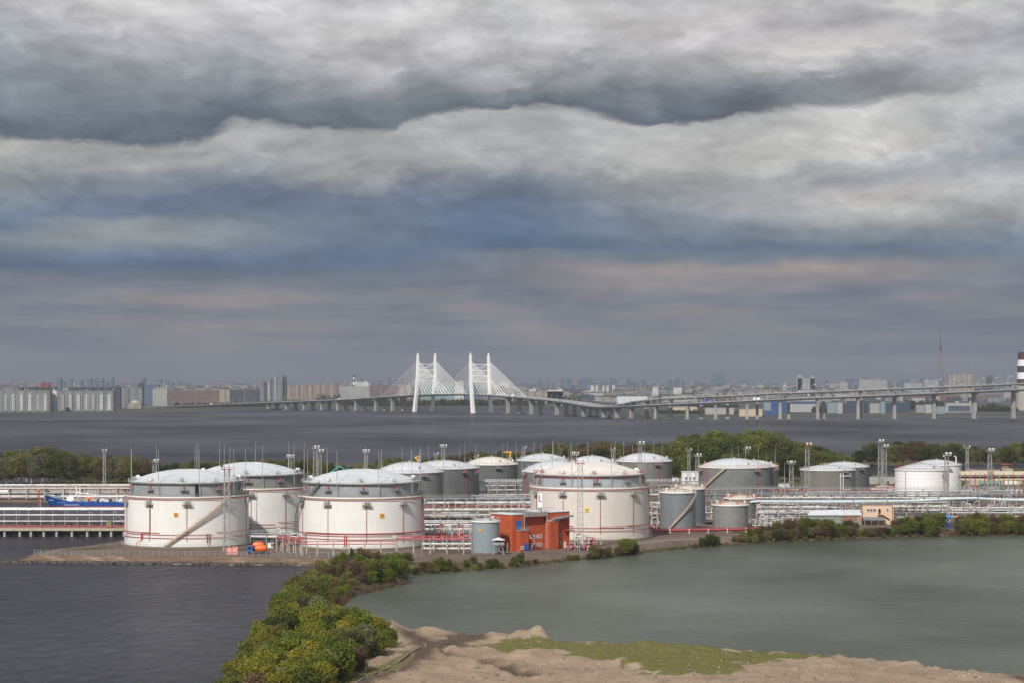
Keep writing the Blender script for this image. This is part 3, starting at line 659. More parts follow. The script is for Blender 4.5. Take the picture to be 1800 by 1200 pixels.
def double_tank(key, xl, xr, ybase, zw, zr, rise, label, wall, ringm, roofm, rodn=9, sp=None, walkm=None, zrail=None, signa=None, signm=None, signt=None, pipes=None):
    Y1 = Yg(ybase, 2.0); hw = (xr - xl) / 2 / F; R = hw * Y1 / (1 - hw); Yc = Y1 + R; c = (PX((xl + xr) / 2, Yc), Yc); r2 = R * 0.905
    root = thing('storage_tank', label, 'storage tank', (c[0], c[1], 2.0), 'large white double-walled storage tanks'); TANKS[key] = (root, c, R, zw)
    mb = MB(); mb.lathe([(R, 2.0), (R, zw)], c, 128); mb.build('outer_wall', wall, root, True)
    mb = MB(); mb.lathe([(R + 1.4, 1.9), (R + 1.4, 2.5), (R, 2.5)], c, 96); mb.build('footing', M_concd, root)
    mb = MB(); mb.lathe([(r2, zw - .4), (r2, zr)], c, 128); mb.build('inner_wall', ringm, root, True)
    mb = MB(); mb.lathe([(R + .12, zw - .5), (R + .12, zw + .12), (r2, zw + .14)], c, 96); mb.build('walkway', walkm or M_brown, root)
    b = MB(); b.lathe([(R + .15, zw - .25), (R + .2, zw - .22), (R + .2, zw + .2), (R + .05, zw + .22)], c, 96); b.build('rim', M_wfr, root)
    mb = MB(); mb.lathe([(r2 + .9, zr - .1), (r2 + .9, zr + .1), (r2 - .1, zr + .12)], c, 96); mb.build('gallery', M_steel, root)
    b = MB(); b.lathe([(r2 + .93, zr - .25), (r2 + .95, zr + .25), (r2 + .85, zr + .27)], c, 96); b.build('gallery_rim', M_steell, root)
    mb = MB(); dome(mb, c, r2 - .1, zr + .15, rise, 96); rf = mb.build('roof', roofm, root, True)
    mb = MB()
    for k in range(36):
        a = 2 * PI * k / 36; mb.pipe([pol(c, (r2 - .3) * (1 - j / 6) + .3, a, dome_z((r2 - .3) * (1 - j / 6) + .3, r2 - .1, zr + .15, rise)) for j in range(7)], 0.035, 4)
    mb.build('rib', M_dome, rf)['kind'] = 'stuff'
    ring_rail(root, c, R + .05, zw + .1, walkm or M_brown, n=90, w=0.045)
    ring_rail(root, c, r2 + .85, zr + .1, zrail or M_steell, n=80, w=0.04)
    # mesh panel of the lower walkway rail
    b = MB()
    for k in range(180):
        a = 2 * PI * k / 180; b.beam(pol(c, R + .05, a, zw + .15), pol(c, R + .05, a, zw + 1.1), 0.05)
    b.build('railing_mesh', walkm or M_brown, root)['kind'] = 'stuff'
    # foot railing
    ring_rail(root, c, R + 1.3, 2.4, M_steel, n=90, w=0.03, h=1.0)
    for k in range(10):
        a = 2 * PI * k / 10 + 0.05; v = MB(); rr = r2 * 0.93; z0 = dome_z(rr, r2, zr, rise)
        p = Vector(pol(c, rr, a, z0)); o = Vector((math.sin(a), -math.cos(a), 0))
        v.tube(p + Vector((0, 0, .7)) - o * .2, p + Vector((0, 0, .7)) + o * 1.0, 0.62, 12); v.tube(p, p + Vector((0, 0, .9)), 0.4, 10)
        v.build('vent', M_wfr if k % 2 else M_steell, rf, True)
        v = MB()
        for (dx, dz) in ((-1.4, 0), (-.7, 0), (0, 0), (.7, 0), (1.4, 0)):
            q = Vector(pol(c, rr + 1.0, a + dx / rr, z0 - .2)); v.beam(q, q + Vector((0, 0, 1.6)), 0.08)
        for zz in (0.8, 1.5): v.beam(Vector(pol(c, rr + 1.0, a - 1.4 / rr, z0 - .2 + zz)), Vector(pol(c, rr + 1.0, a + 1.4 / rr, z0 - .2 + zz)), 0.08)
        v.build('vent_guard', zrail or M_steell, rf)
    for k in range(rodn):
        a = 2 * PI * (k + .5) / rodn; b = MB(); b.tube(pol(c, r2 + 1.0, a, zw + 1), pol(c, r2 + 1.0, a, zr + 12.2), 0.15, 5, 0.06); b.build('lightning_rod', M_steell, root)
    # ring pipes and drops
    b = MB(); b.pipe(arc(c, R + .35, zw - .75, -1.5, 1.55, 60), 0.12, 6); b.build('water_pipe', M_red, root)
    for k in range(7):
        a = -1.15 + k * 0.62 + 0.05
        platform(root, c, R, a, zw - 2.6, 3.1, 1.5, M_steell, False)
        x = MB(); q = Vector(pol(c, R + .7, a, zw - 1.7)); x.box(tuple(q), (1.5, 1.1, 1.5), a); x.build('foam_box', M_steell, root)
        x = MB(); x.tube(pol(c, R + .25, a, 4.5), pol(c, R + .25, a, zw - .7), 0.09, 5); x.build('water_pipe', M_dred, root)
        platform(root, c, r2, a - .05, zr - 2.6, 2.6, 1.4, M_steel, True)
    for (z, a0, a1) in (pipes or ((5.6, -1.5, -.3), (5.6, .62, 1.5), (4.9, -1.1, .55), (3.7, -1.5, 1.5))):
        b = MB(); b.pipe(arc(c, R + .3, z + 2, a0, a1, 40), 0.10, 6); b.build('water_pipe', M_red, root)
    if sp:
        for s in sp: stair(root, c, s[0] * R, *s[1:])
    if signa is not None: plaque(root, c, R, signa, signt[1], 1.6, signm, signt[0])
    return root, c, R
R_ = 22.7
tk, c1, R1 = double_tank('T1', 220.5, 436.5, 963, 20.6, 25.7, 4.3, 'large white tank with a beige stair climbing straight across its front under a white dome', M_white, M_ring, M_dome,
    sp=[(1.0, -.22, 2.5, .86, 20.7, M_beige, 1.2, 9), (.905, .80, 20.8, .98, 25.7, M_rust_rail, 1.0, 2)], signa=-.03, signm=M_sign, signt=('70', 14.3))
# thick riser and crossing pipes on the front of that tank
b = MB(); a = -.47; b.pipe([pol(c1, R1 + .35, a, 19.8), pol(c1, R1 + .35, a, 7.6)] , 0.17, 6); b.build('water_pipe', M_red, tk)
b = MB(); b.pipe(arc(c1, R1 + .35, 7.6, -.47, -.62, 6) + [pol(c1, R1 + .35, -.62, 5.0)], 0.17, 6); b.build('water_pipe', M_red, tk)
b = MB(); b.pipe([pol(c1, R1 + .35, -.645, 7.6), pol(c1, R1 + .35, -.645, 4.6), pol(c1, R1 + .6, -.70, 4.6), pol(c1, R1 + 1.9, -.70, 2.4)], 0.15, 6); b.build('water_pipe', M_red, tk)
for a in (.46, .50):
    b = MB(); b.pipe([pol(c1, R1 + .35, a, 7.2), pol(c1, R1 + .35, a, 4.0), pol(c1, R1 + 1.6, a, 3.0)], 0.15, 6); b.build('water_pipe', M_dred, tk)
b = MB(); b.box(pol(c1, R1 * .905 + .05, .32, 23.0), (1.5, 0.3, 4.4), .32); b.build('doorway', M_black, tk)
tk, c3, R3 = double_tank('T3', 525.5, 746, 965.5, 20.7, 25.8, 4.5, 'large white tank with a grey stair curling up its side, grey ring and dome', M_white, M_ring, M_dome,
    sp=[(1.0, -1.60, 5.0, -1.00, 20.8, M_stairg, 1.5, 5), (.905, -.98, 20.8, -.70, 25.8, M_stairg, 1.1, 2)], signa=.385, signm=M_sign, signt=('40', 14.3))
b = MB(); b.pipe([pol(c3, R3 + .35, 1.28, 20.0), pol(c3, R3 + .35, 1.28, 8.0)] + arc(c3, R3 + .35, 7.8, 1.27, -.95, 30), 0.17, 6); b.build('water_pipe', M_red, tk)
for a in (-.98, -.2, -.17):
    b = MB(); b.pipe([pol(c3, R3 + .4, a, 7.2), pol(c3, R3 + .4, a, 3.6), pol(c3, R3 + 1.8, a, 3.0)], 0.17, 6); b.build('water_pipe', M_red, tk)
tk, c2, R2 = double_tank('T2', 337, 540, 943.5, 20.8, 26.0, 4.5, 'large white tank standing behind the tank with the straight beige stair', M_white, mat('olive_grey_ring', (0.21, 0.225, 0.21), 0.5, var=.15, scale=.3, streak=.5, streakc=(.15, .16, .15)), M_dome,
    signa=.04, signm=M_sign, signt=('60', 14.6))
tk, c4, R4 = double_tank('T4', 932, 1141, 950, 22.0, 26.8, 4.6, 'large off-white tank with rust-orange railings on its cream dome beside the brick building', M_white2, mat('pale_blue_grey_ring', (0.36, 0.41, 0.44), 0.45, var=0.12, scale=0.3, streak=0.7, streakc=(0.20, 0.22, 0.235)), M_domec,
    walkm=mat('tan_walkway', (0.40, 0.31, 0.23), 0.8, var=.25), zrail=M_rust_rail, signa=-.08, signm=M_signy, signt=('80', 13.9))
b = MB(); b.pipe(arc(c4, R4 * .905 + .3, 26.0, -1.4, 1.4, 50), 0.14, 6); b.build('water_pipe', M_red, tk)
for a in (-.18, .04):
    b = MB(); b.tube(pol(c4, R4 * .905 + .3, a, 22.3), pol(c4, R4 * .905 + .3, a, 26), 0.16, 6); b.build('water_pipe', M_red, tk)
b = MB(); b.pipe(arc(c4, R4 + .5, 7.4, .12, 1.1, 20), 0.1, 6); b.build('water_pipe', M_dred, tk)

GT = 'grey storage tanks'
single_tank('G1', 660, 779.5, 830, 19.2, 'dark grey tank with white dome touching the white tank with the curling stair', M_grey, M_dome, 4.6, plats=((.47, -1.8), (-.3, -1.8)), rods=5)
single_tank('G2', 718, 842, 823, 19.2, 'tallest-looking dark grey tank with red foam chambers, behind and between the white tanks', M_greyd, M_dome, 3.6, plats=((.62, -2.2), (1.15, -2.4)), rods=4, downpipes=(.72,))
single_tank('G3', 818, 910, 816, 19.2, 'dark grey tank with cream ribbed dome near the yellow crane', M_greyd, M_domec, 3.8, plats=((.25, -2.0),), rods=3)
single_tank('G4', 908, 1000, 809, 19.2, 'grey tank with pale dome farthest back beside the yellow crane', M_greyd, M_dome, 3.5, plats=(), rods=3)
single_tank('G5', 918, 1036, 829, 19.2, 'grey tank whose pale dome rises just behind the rusty-railed dome', M_grey, M_dome, 5.2, plats=((-1.1, -1.5), (-.6, -1.5)), rods=3, downpipes=(-1.05,))
single_tank('G6', 996, 1086, 815, 19.2, 'grey tank with white dome and rusty rail behind the rusty-railed dome', M_greyd, M_dome, 4.0, plats=(), rods=2, rail=M_rust_rail)
single_tank('G7', 1082, 1181, 810.5, 19.2, 'warm grey tank with clean white dome in front of the green grove', M_greyw, M_dome, 4.2, plats=((.42, -1.9),), rods=3, downpipes=(.5,))
single_tank('G8', 1228, 1353, 821.5, 19.2, 'broad grey tank with a beige stair on its side and orange dome railing', M_grey, M_dome, 4.2, plats=((.55, -1.8), (-1.2, -1.8)), rods=3, rail=M_rust_rail, stairspec=(-1.12, 7.0, -.32, 19.0, M_beige, 1.1, 4), downpipes=(.58, -.95))
single_tank('G9', 1282, 1368, 819.5, 19.2, 'dark grey tank with orange rail tucked behind the broad grey tank', M_greyd, M_dome, 3.0, plats=((.95, -1.7),), rods=2, rail=M_rust_rail, vents=4)
single_tank('G10', 1407, 1503, 826, 14.6, 'low grey tank with nearly flat white roof and a white ladder tower', M_greyw, M_dome, 2.4, plats=((.5, -1.2),), vents=3, rim=M_wfr)
single_tank('G11', 1442, 1527.5, 820, 14.8, 'low dark grey tank with nearly flat white roof behind its lighter twin', M_greyd, M_dome, 2.4, plats=((.0, -1.5), (.55, -1.5)), vents=3)
single_tank('W1', 1573.5, 1667, 826, 17.0, 'white tank ringed with dark hoop lines and a red gauge on its wall', M_seamwhite, M_dome, 2.9, plats=((.75, -2.5),), vents=3, downpipes=(-.8, .74), group='white hooped tanks', rail=M_dred)
plaque(TANKS['W1'][0], TANKS['W1'][1], TANKS['W1'][2], -.13, 7.2, 1.0, M_sign)
single_tank('W2', 1604, 1689, 817, 17.0, 'white hooped tank behind its twin, with two pale pipes on its roof', M_seamwhite, M_dome, 2.6, plats=((.3, -2.0),), vents=3, group='white hooped tanks', rail=M_dred)
t, c, R = TANKS['W2'][:3]
for dx in (3.5, 9.5):
    b = MB(); b.pipe([(c[0] + dx, c[1] - 6, 17), (c[0] + dx, c[1] - 6, 21.2), (c[0] + dx - .4, c[1] - 6, 21.7), (c[0] + dx - 1.0, c[1] - 6, 21.5)], 0.28, 8); b.build('roof_pipe', M_wfr, t, True)
# small tanks by the lagoon
def small(key, xl, xr, ybase, zt, label, wall, rise, **k):
    return single_tank(key, xl, xr, 0, zt, label, wall, k.pop('roofm', M_domec), rise, Yf=Yg(ybase, 2.0), group='small tanks by the lagoon', **k)
small('S1', 1160.5, 1222.5, 932.5, 17.6, 'small slate grey tank with a beige stair slanting across its wall', mat('slate_tank_paint', (0.17, 0.19, 0.20), .5, var=.12, streak=.5, streakc=(.12, .135, .145), seam=.15), 1.2, plats=(), stairspec=(-.55, 2.6, 1.15, 17.4, M_beige, 1.0, 3), vents=9, rail=M_beige)
small('S2', 1180, 1240, 922, 17.3, 'small dark slate tank close behind the one with the slanting stair', mat('dark_slate_tank_paint', (0.13, 0.145, 0.16), .5, var=.12, streak=.5, streakc=(.09, .10, .11)), 1.2, plats=((1.2, -1.2),), vents=5, rail=M_beige)
small('S3', 1253, 1315, 934.5, 12.8, 'squat grey tank with rust streaks and a caged ladder', M_rust, 1.2, plats=(), vents=5, rail=M_rust_rail)
small('S4', 1273, 1331, 921, 13.0, 'squat grey tank behind the rust-streaked one', M_grey, 1.2, plats=((1.0, -1.5),), vents=5, rail=M_rust_rail)
small('B1', 830, 878, 972, 13.3, 'small pale blue-grey tank with orange plaque beside the watchtower', M_greyb, 0.9, plats=(), vents=3, roofm=M_dome, rail=M_steell)
t, c, R = TANKS['B1'][:3]; plaque(t, c, R, -.4, 10.3, 1.0, M_sign)
t, c, R = TANKS['S3'][:3]
b = MB()
for a in (-.92, -.84): b.beam(pol(c, R + .5, a, 2.2), pol(c, R + .5, a, 13), .1)
for k in range(22): b.beam(pol(c, R + .5, -.92, 2.5 + k * .48), pol(c, R + .5, -.84, 2.5 + k * .48), .07)
b.build('ladder', M_steell, t)
t, c, R = TANKS['G10'][:3]
b = MB()
for a in (.30, .42):
    b.beam(pol(c, R + 1.0, a, 2.2), pol(c, R + 1.0, a, 13), .25)
for k in range(14): b.beam(pol(c, R + 1.0, .30, 2.6 + k * .8), pol(c, R + 1.0, .42, 2.6 + k * .8), .15)
for z in (4.2, 11.6): b.beam(pol(c, R + 1.2, .3, z), pol(c, R + 1.2, .72, z), .35); b.beam(pol(c, R + 1.2, .72, z), pol(c, R + 1.2, .72, z + 1.4), .12)
b.build('ladder_tower', M_wfr, t)

# ---------------------------------------------------------------- pipe racks
def rack(label, xa, ya, xb, yb, lines, spacing=7.0, width=3.0, posth=None, pm=M_conc, railz=None, railm=M_steell, cat='pipe rack', group='pipe racks', name='pipe_rack', z0=2.0, brace=False, bm=None, beamz=(), postw=0.4):
    """lines: (height, sideways offset 0..1, radius, material)"""
    A = P(xa, ya, z0); B = P(xb, yb, z0); d = (B - A); L = d.length; d.normalize(); s = Vector((-d.y, d.x, 0))
    if s.y < 0: s = -s
    root = thing(name, label, cat, tuple(A), group)
    top = posth or max([l[0] for l in lines])
    n = max(1, int(L / spacing)); bm = bm or pm
    for i in range(n + 1):
        p = A + d * (L * i / n)
        for k in (0, 1):
            if i > 48: break
            b = MB(); q = p + s * (k * width); b.beam(q - Vector((0, 0, .3)), q + Vector((0, 0, top - .1)), postw); b.build('post', pm, root)
        if i <= 48:
            b = MB()
            for z in sorted(set([round(l[0] - l[2] - .16, 2) for l in lines]) | set(beamz)): b.beam(p - s * .3 + Vector((0, 0, z)), p + s * (width + .3) + Vector((0, 0, z)), .25)
            b.build('cross_beam', bm, root)
        if brace and i < n and i % 3 == 1:
            q = A + d * (L * (i + 1) / n); b = MB(); b.beam(p + Vector((0, 0, top * .45)), q + Vector((0, 0, top - .2)), .14); b.beam(q + Vector((0, 0, top * .45)), p + Vector((0, 0, top - .2)), .14); b.build('brace', bm, root)
    for (z, off, r, m) in lines:
        b = MB(); q = s * (off * width)
        b.pipe([A + q + Vector((0, 0, z)), A + d * (L / 2) + q + Vector((0, 0, z)), B + q + Vector((0, 0, z))], r, 8); b.build('pipe', m, root, True)
    if railz is not None:
        b = MB(); b.beam(A + Vector((0, 0, railz)) + s * .5, B + Vector((0, 0, railz)) + s * .5, 1.0, .12); b.build('walkway', M_steel, root)
        b = MB(); m = int(L / 2.0)
        for off in (0.0, 1.0):
            for zz in (.6, 1.15): b.beam(A + s * off + Vector((0, 0, railz + zz)), B + s * off + Vector((0, 0, railz + zz)), .08)
            for i in range(m + 1): q = A + d * (L * i / m) + s * off; b.beam(q + Vector((0, 0, railz)), q + Vector((0, 0, railz + 1.15)), .09)
        b.build('railing', railm, root)
    return root
pw, pg, pr = M_pipew, M_pipeg, M_red
# between the big tanks
rack('long rack carrying two thick white pipes between the white tanks', 740, 917, 935, 916, [(8.3, .1, .55, pw), (5.3, .1, .6, pw), (8.1, .8, .3, pw), (5.2, .7, .3, pg), (3.0, .2, .3, pw), (6.6, .9, .22, pr)], 5.5, 4, brace=True, posth=8.6)
rack('grey catwalk above the thick white pipes between the white tanks', 742, 903, 938, 902, [(7.0, .2, .2, pg), (6.2, .8, .25, pw)], 5, 2.5, pm=M_steell, railz=7.6, railm=M_steell)
rack('low rack of white pipes behind the pale blue-grey tank', 742, 938, 835, 938, [(1.9, .1, .5, pw), (1.2, .9, .35, pw), (3.6, .5, .3, pg), (5.2, .3, .25, pg), (4.4, .9, .3, pw)], 6, 5, posth=6, pm=M_steell, brace=True)
rack('dark grey pipe bundle behind the low white pipes', 742, 930, 834, 930, [(4.8, .1, .4, M_dark), (4.2, .6, .5, pg), (5.6, .9, .25, pg), (3.2, .2, .35, M_dark), (3.0, .9, .4, pw)], 4.5, 5, pm=M_steel, railz=6.0, railm=M_steel)
rack('red fire-water pipes on short concrete posts in front of the tank with the curling stair', 530, 976, 697, 975, [(4.0, 0, .17, pr), (4.9, .9, .14, pr)], 5.0, .9, pm=M_conc, posth=4.6, group='red pipe racks')
rack('red pipes slanting from the mixer truck toward the curling stair', 486, 968, 531, 974, [(5.0, 0, .24, pr), (5.6, .5, .2, pr), (4.2, .9, .16, pr)], 4.2, 1.8, pm=M_conc, posth=5.2, group='red pipe racks')
rack('raised red pipes with dark supports ending near the pale blue-grey tank', 697, 973, 815, 973, [(5.6, 0, .2, pr), (5.1, .5, .14, pr), (6.2, .9, .16, pr)], 5.4, 2.4, pm=M_conc, posth=5.4, group='red pipe racks')
rack('tangle of red pipes on a low frame beside the pale blue-grey tank', 745, 962, 828, 962, [(3.2, 0, .24, pr), (1.6, .6, .2, pr), (4.0, .9, .18, pr), (2.4, .3, .3, pw)], 3.4, 3.0, pm=M_steell, posth=4.4, group='red pipe racks', brace=True)
rack('low white trestle by the embankment next to the pale blue-grey tank', 742, 968, 828, 968, [(2.6, 0, .3, pw), (2.6, .9, .3, pw), (.9, .4, .4, pw)], 4, 2.2, pm=M_steell, posth=2.7)
rack('two-storey pipe frame in front of the cream-domed tanks', 842, 880, 938, 879, [(9.8, .1, .28, pw), (7.8, .2, .3, pw), (5.6, .1, .3, pw), (3.6, .5, .5, pw), (2.2, .1, .35, pg), (4.6, .9, .35, pg), (8.8, .8, .25, pg)], 4.2, 5, pm=M_steell, railz=9.8, railm=M_wfr, brace=True)
rack('lower pipe frame behind the thick white pipes, with valves', 842, 892, 935, 891, [(6.2, .1, .3, pw), (4.6, .4, .35, pg), (3.2, .8, .4, pw), (1.6, .2, .45, pg)], 3.2, 4, pm=M_steell, brace=True)
rack('white pipes showing between the white tank behind and the mixer truck', 440, 956, 525, 958, [(3.0, .1, .45, pw), (2.2, .9, .45, pw), (3.9, .5, .2, pg), (1.2, .3, .5, M_dark)], 5, 4, pm=M_steel, railz=4.2, railm=M_steel)
rack('pipes leading past the rusty-railed tank toward the small slate tanks', 1136, 923, 1165, 925, [(9.8, .1, .4, pw), (8.0, .4, .4, pw), (6.9, .9, .4, pw), (5.4, .2, .3, pw), (4.2, .8, .3, pr)], 3, 4, pm=M_steell)
rack('red pipes on white stub posts in front of the small slate tanks', 1144, 938, 1345, 935, [(1.4, 0, .28, pr), (.9, .5, .24, pr), (1.9, .9, .2, M_dred)], 7, 1.6, pm=M_wfr, posth=2.0, group='red pipe racks', postw=.25)
rack('grey access catwalk behind the small slate tanks', 1138, 885, 1240, 885, [(9.2, .2, .25, pw), (6.8, .8, .3, pw), (4.6, .4, .4, pw)], 5, 4, pm=M_steell, railz=9.8, railm=M_steell)
rack('red-posted catwalk in front of the warm grey tank', 1136, 873, 1232, 872, [(6.2, .2, .25, pg), (8, .8, .2, pw)], 6, 3, pm=M_dred, railz=8.2, railm=M_wfr)
# the long racks on the right
rack('long catwalk running below the broad grey tank and the low grey tanks', 1236, 890, 1420, 886, [(8.2, .1, .3, pg), (6.6, .4, .3, pw), (5.2, .9, .35, pg)], 6, 4, pm=M_steell, railz=8.2, railm=M_steell)
rack('long catwalk running below the white hooped tanks', 1420, 892, 1850, 889, [(7.6, .1, .3, pg), (6.2, .4, .35, pw), (5.0, .9, .35, pg), (3.6, .5, .3, pw)], 6, 4, pm=M_steell, railz=8.6, railm=M_steell, brace=True)
rack('second catwalk just behind the pale blue pipeline', 1330, 900, 1700, 900, [(6.9, .1, .35, pw), (5.8, .5, .4, pg), (4.4, .9, .4, pw)], 6.5, 4, pm=M_steel, railz=8.2, railm=M_steel, brace=True)
rk = rack('tall concrete-posted rack with white pipes under the pale blue pipeline', 1330, 921, 1668, 919, [(7.3, .1, .42, pw), (5.6, .2, .35, pw), (4.2, .7, .35, pg), (8.9, .9, .22, pw), (2.6, .4, .3, pg)], 8.5, 4, pm=M_conc, posth=9.2, brace=True)
rack('concrete-posted rack behind the blue kiosk and the bushes', 1668, 925, 1850, 925, [(7.9, .1, .35, pw), (5.8, .2, .4, pg), (6.8, .7, .3, pw), (4.2, .5, .3, pw)], 8.0, 4, pm=M_conc, posth=9.6, brace=True)
rack('mid-level white pipes between the catwalk and the low grey tanks', 1340, 880, 1560, 880, [(3.2, .1, .5, pw), (4.6, .5, .35, pg), (2.2, .9, .4, pw), (5.6, .3, .2, pr)], 7, 4, pm=M_steell)
rack('red-lined pipes at the foot of the white hooped tanks', 1530, 872, 1590, 872, [(3.8, .1, .4, pw), (4.6, .5, .2, pr), (2.2, .9, .4, pw)], 7, 4, pm=M_dred)
rack('low rack of mixed pipes by the squat grey tanks', 1330, 912, 1450, 911, [(2.8, .1, .45, pw), (4.0, .5, .35, pg), (1.4, .9, .4, pw), (5.0, .3, .3, pw)], 3.6, 4, pm=M_steell, brace=True)
# bent pale blue pipeline on top of the posts
bl = thing('pipeline', 'pale blue pipeline bending gently along the tops of the concrete posts', 'pipeline', tuple(P(1332, 921)))
Yb = Yg(921) - .2; b = MB(); b.pipe([(PX(x, Yb), Yb + 1.5, PZ(y, Yb)) for x, y in ((1318, 882), (1332, 880.6), (1400, 880.8), (1500, 880.5), (1600, 880), (1640, 878), (1665, 876.5), (1715, 875), (1760, 877.5), (1850, 880))], .55, 10); b.build('pipe', M_pipeb, bl, True)
for x in (1500, 1560, 1650, 1720):
    b = MB(); q = (PX(x, Yb), Yb + 1.5, PZ(880 if x < 1640 else 876, Yb)); b.box(q, (.4, 1.5, 1.5)); b.build('clamp', M_steel, bl)

# pipe manifolds: legs, a loop and valves, copied through the yard
def manifold(kind, m):
    root = thing('pipe_manifold', 'x', 'pipe manifold', (0, 0, 0), 'pipe manifolds in the yard')
    r = random.Random(kind)
    for k in range(4):
        b = MB(); x = -3 + k * 2 + r.uniform(-.4, .4); h = r.uniform(1.8, 4.8); y = r.uniform(-1.5, 1.5); w = r.uniform(1.2, 3.0)
        b.pipe([(x, y, 0), (x, y, h), (x + .3, y, h + .3), (x + w, y, h + .3), (x + w + .2, y, h), (x + w + .2, y, .6)], r.uniform(.16, .3), 6); b.build('pipe', m[k % len(m)], root, True)
    b = MB(); b.tube((-4, .5, 1.2), (4.5, .5, 1.2), .3, 8); b.build('header', m[0], root, True)
    for k in range(3):
        b = MB(); x = -2.5 + 2.4 * k; b.tube((x, .5, 1.2), (x, .5, 2.4), .12, 6); b.tube((x, .5, 2.4), (x, .5, 2.5), .45, 10); b.box((x, .5, 1.2), (.9, .9, .9)); b.build('valve', M_red if (k + kind) % 3 == 0 else M_steel, root)
    for x in (-3.4, 0, 3.6):
        b = MB(); b.box((x, .5, .45), (.35, .35, .9)); b.build('support', M_conc, root)
    b = MB(); b.box((r.uniform(-2, 2), 1.6, .9), (2.2, 1.4, 1.5)); b.tube((-3.5, 3.2, 1.1), (3.0, 3.2, 1.1), .8, 10); b.build('gap_shade_block', M_dark, root)  # dark block and drum added to stand for the shade between pipes
    b = MB(); b.box((0, 2.2, 2.4), (6.5, 1.0, .12))
    for k in range(8): b.beam((-3.2 + k * .91, 1.75, 2.4), (-3.2 + k * .91, 1.75, 3.5), .08)
    b.beam((-3.2, 1.75, 3.5), (3.2, 1.75, 3.5), .08); b.beam((-3.2, 1.75, 2.95), (3.2, 1.75, 2.95), .06)
    for x in (-3, 3): b.beam((x, 2.2, 0), (x, 2.2, 2.4), .15)
    b.build('catwalk', M_steell, root)
    return root
protos = [manifold(1, [pw, pg, pw]), manifold(2, [pg, pw, pr]), manifold(3, [pw, pw, pg]), manifold(4, [pr, pw, pg])]
used = [False] * 4
mlooks = ['white and grey pipe manifold', 'red-looped grey pipe manifold', 'white pipe manifold', 'red and white pipe manifold']
mspots = [(752, 945, 3), (768, 948, 1), (785, 945, 3), (800, 948, 1), (820, 946, 3), (758, 925, 0), (782, 924, 2), (806, 924, 0), (850, 888, 1), (868, 887, 0), (884, 888, 2), (900, 887, 0), (915, 888, 1), (925, 893, 2), (455, 950, 0), (478, 952, 2), (500, 950, 0), (515, 960, 3),
          (1150, 930, 3), (1148, 912, 0), (1152, 900, 2), (1246, 905, 0), (1247, 920, 2), (1343, 904, 0), (1362, 915, 2), (1380, 926, 0), (1400, 918, 1), (1420, 906, 2), (1450, 893, 0), (1480, 895, 1), (1510, 893, 2), (1545, 895, 0), (1575, 892, 2), (1345, 892, 1), (1365, 884, 2), (1390, 890, 0),
          (1440, 872, 0), (1550, 868, 3), (1565, 875, 1), (1410, 877, 2), (1385, 870, 3), (1610, 899, 0), (1640, 902, 2), (1670, 905, 0), (1700, 900, 1), (1725, 906, 2), (1755, 899, 0), (1785, 904, 2), (1700, 868, 3), (1720, 872, 0), (1745, 870, 1), (1775, 873, 3), (1795, 866, 0), (1660, 884, 2), (1710, 884, 0), (1760, 884, 2),
          (905, 860, 0), (860, 862, 2), (885, 870, 1), (1330, 928, 2), (1350, 924, 0), (1405, 930, 2), (1015, 966, 3), (1030, 960, 0), (1150, 862, 0), (1195, 868, 2), (1215, 862, 0)]
def place_of(x):
    for a, t in ((430, 'beside the leftmost big tank'), (530, 'beside the mixer truck'), (835, 'between curling-stair tank and blue-grey tank'), (935, 'in front of the cream-domed tanks'), (1142, 'beside the rusty-railed tank'), (1252, 'around the small slate tanks'), (1335, 'near the squat grey tanks'), (1440, 'before the low grey tanks'), (1570, 'just left of the hooped tanks'), (1690, 'before the white hooped tanks')):
        if x < a: return t
    return 'past the white hooped tanks'
for i, (x, y, k) in enumerate(mspots):
    o = protos[k] if not used[k] else copy_tree(protos[k]); used[k] = True
    o.location = P(x, y); o.rotation_euler.z = random.choice((0, 0, .25, -.2, PI)); o['group'] = 'pipe manifolds in the yard'
    reg(o, mlooks[k], place_of(x), x)
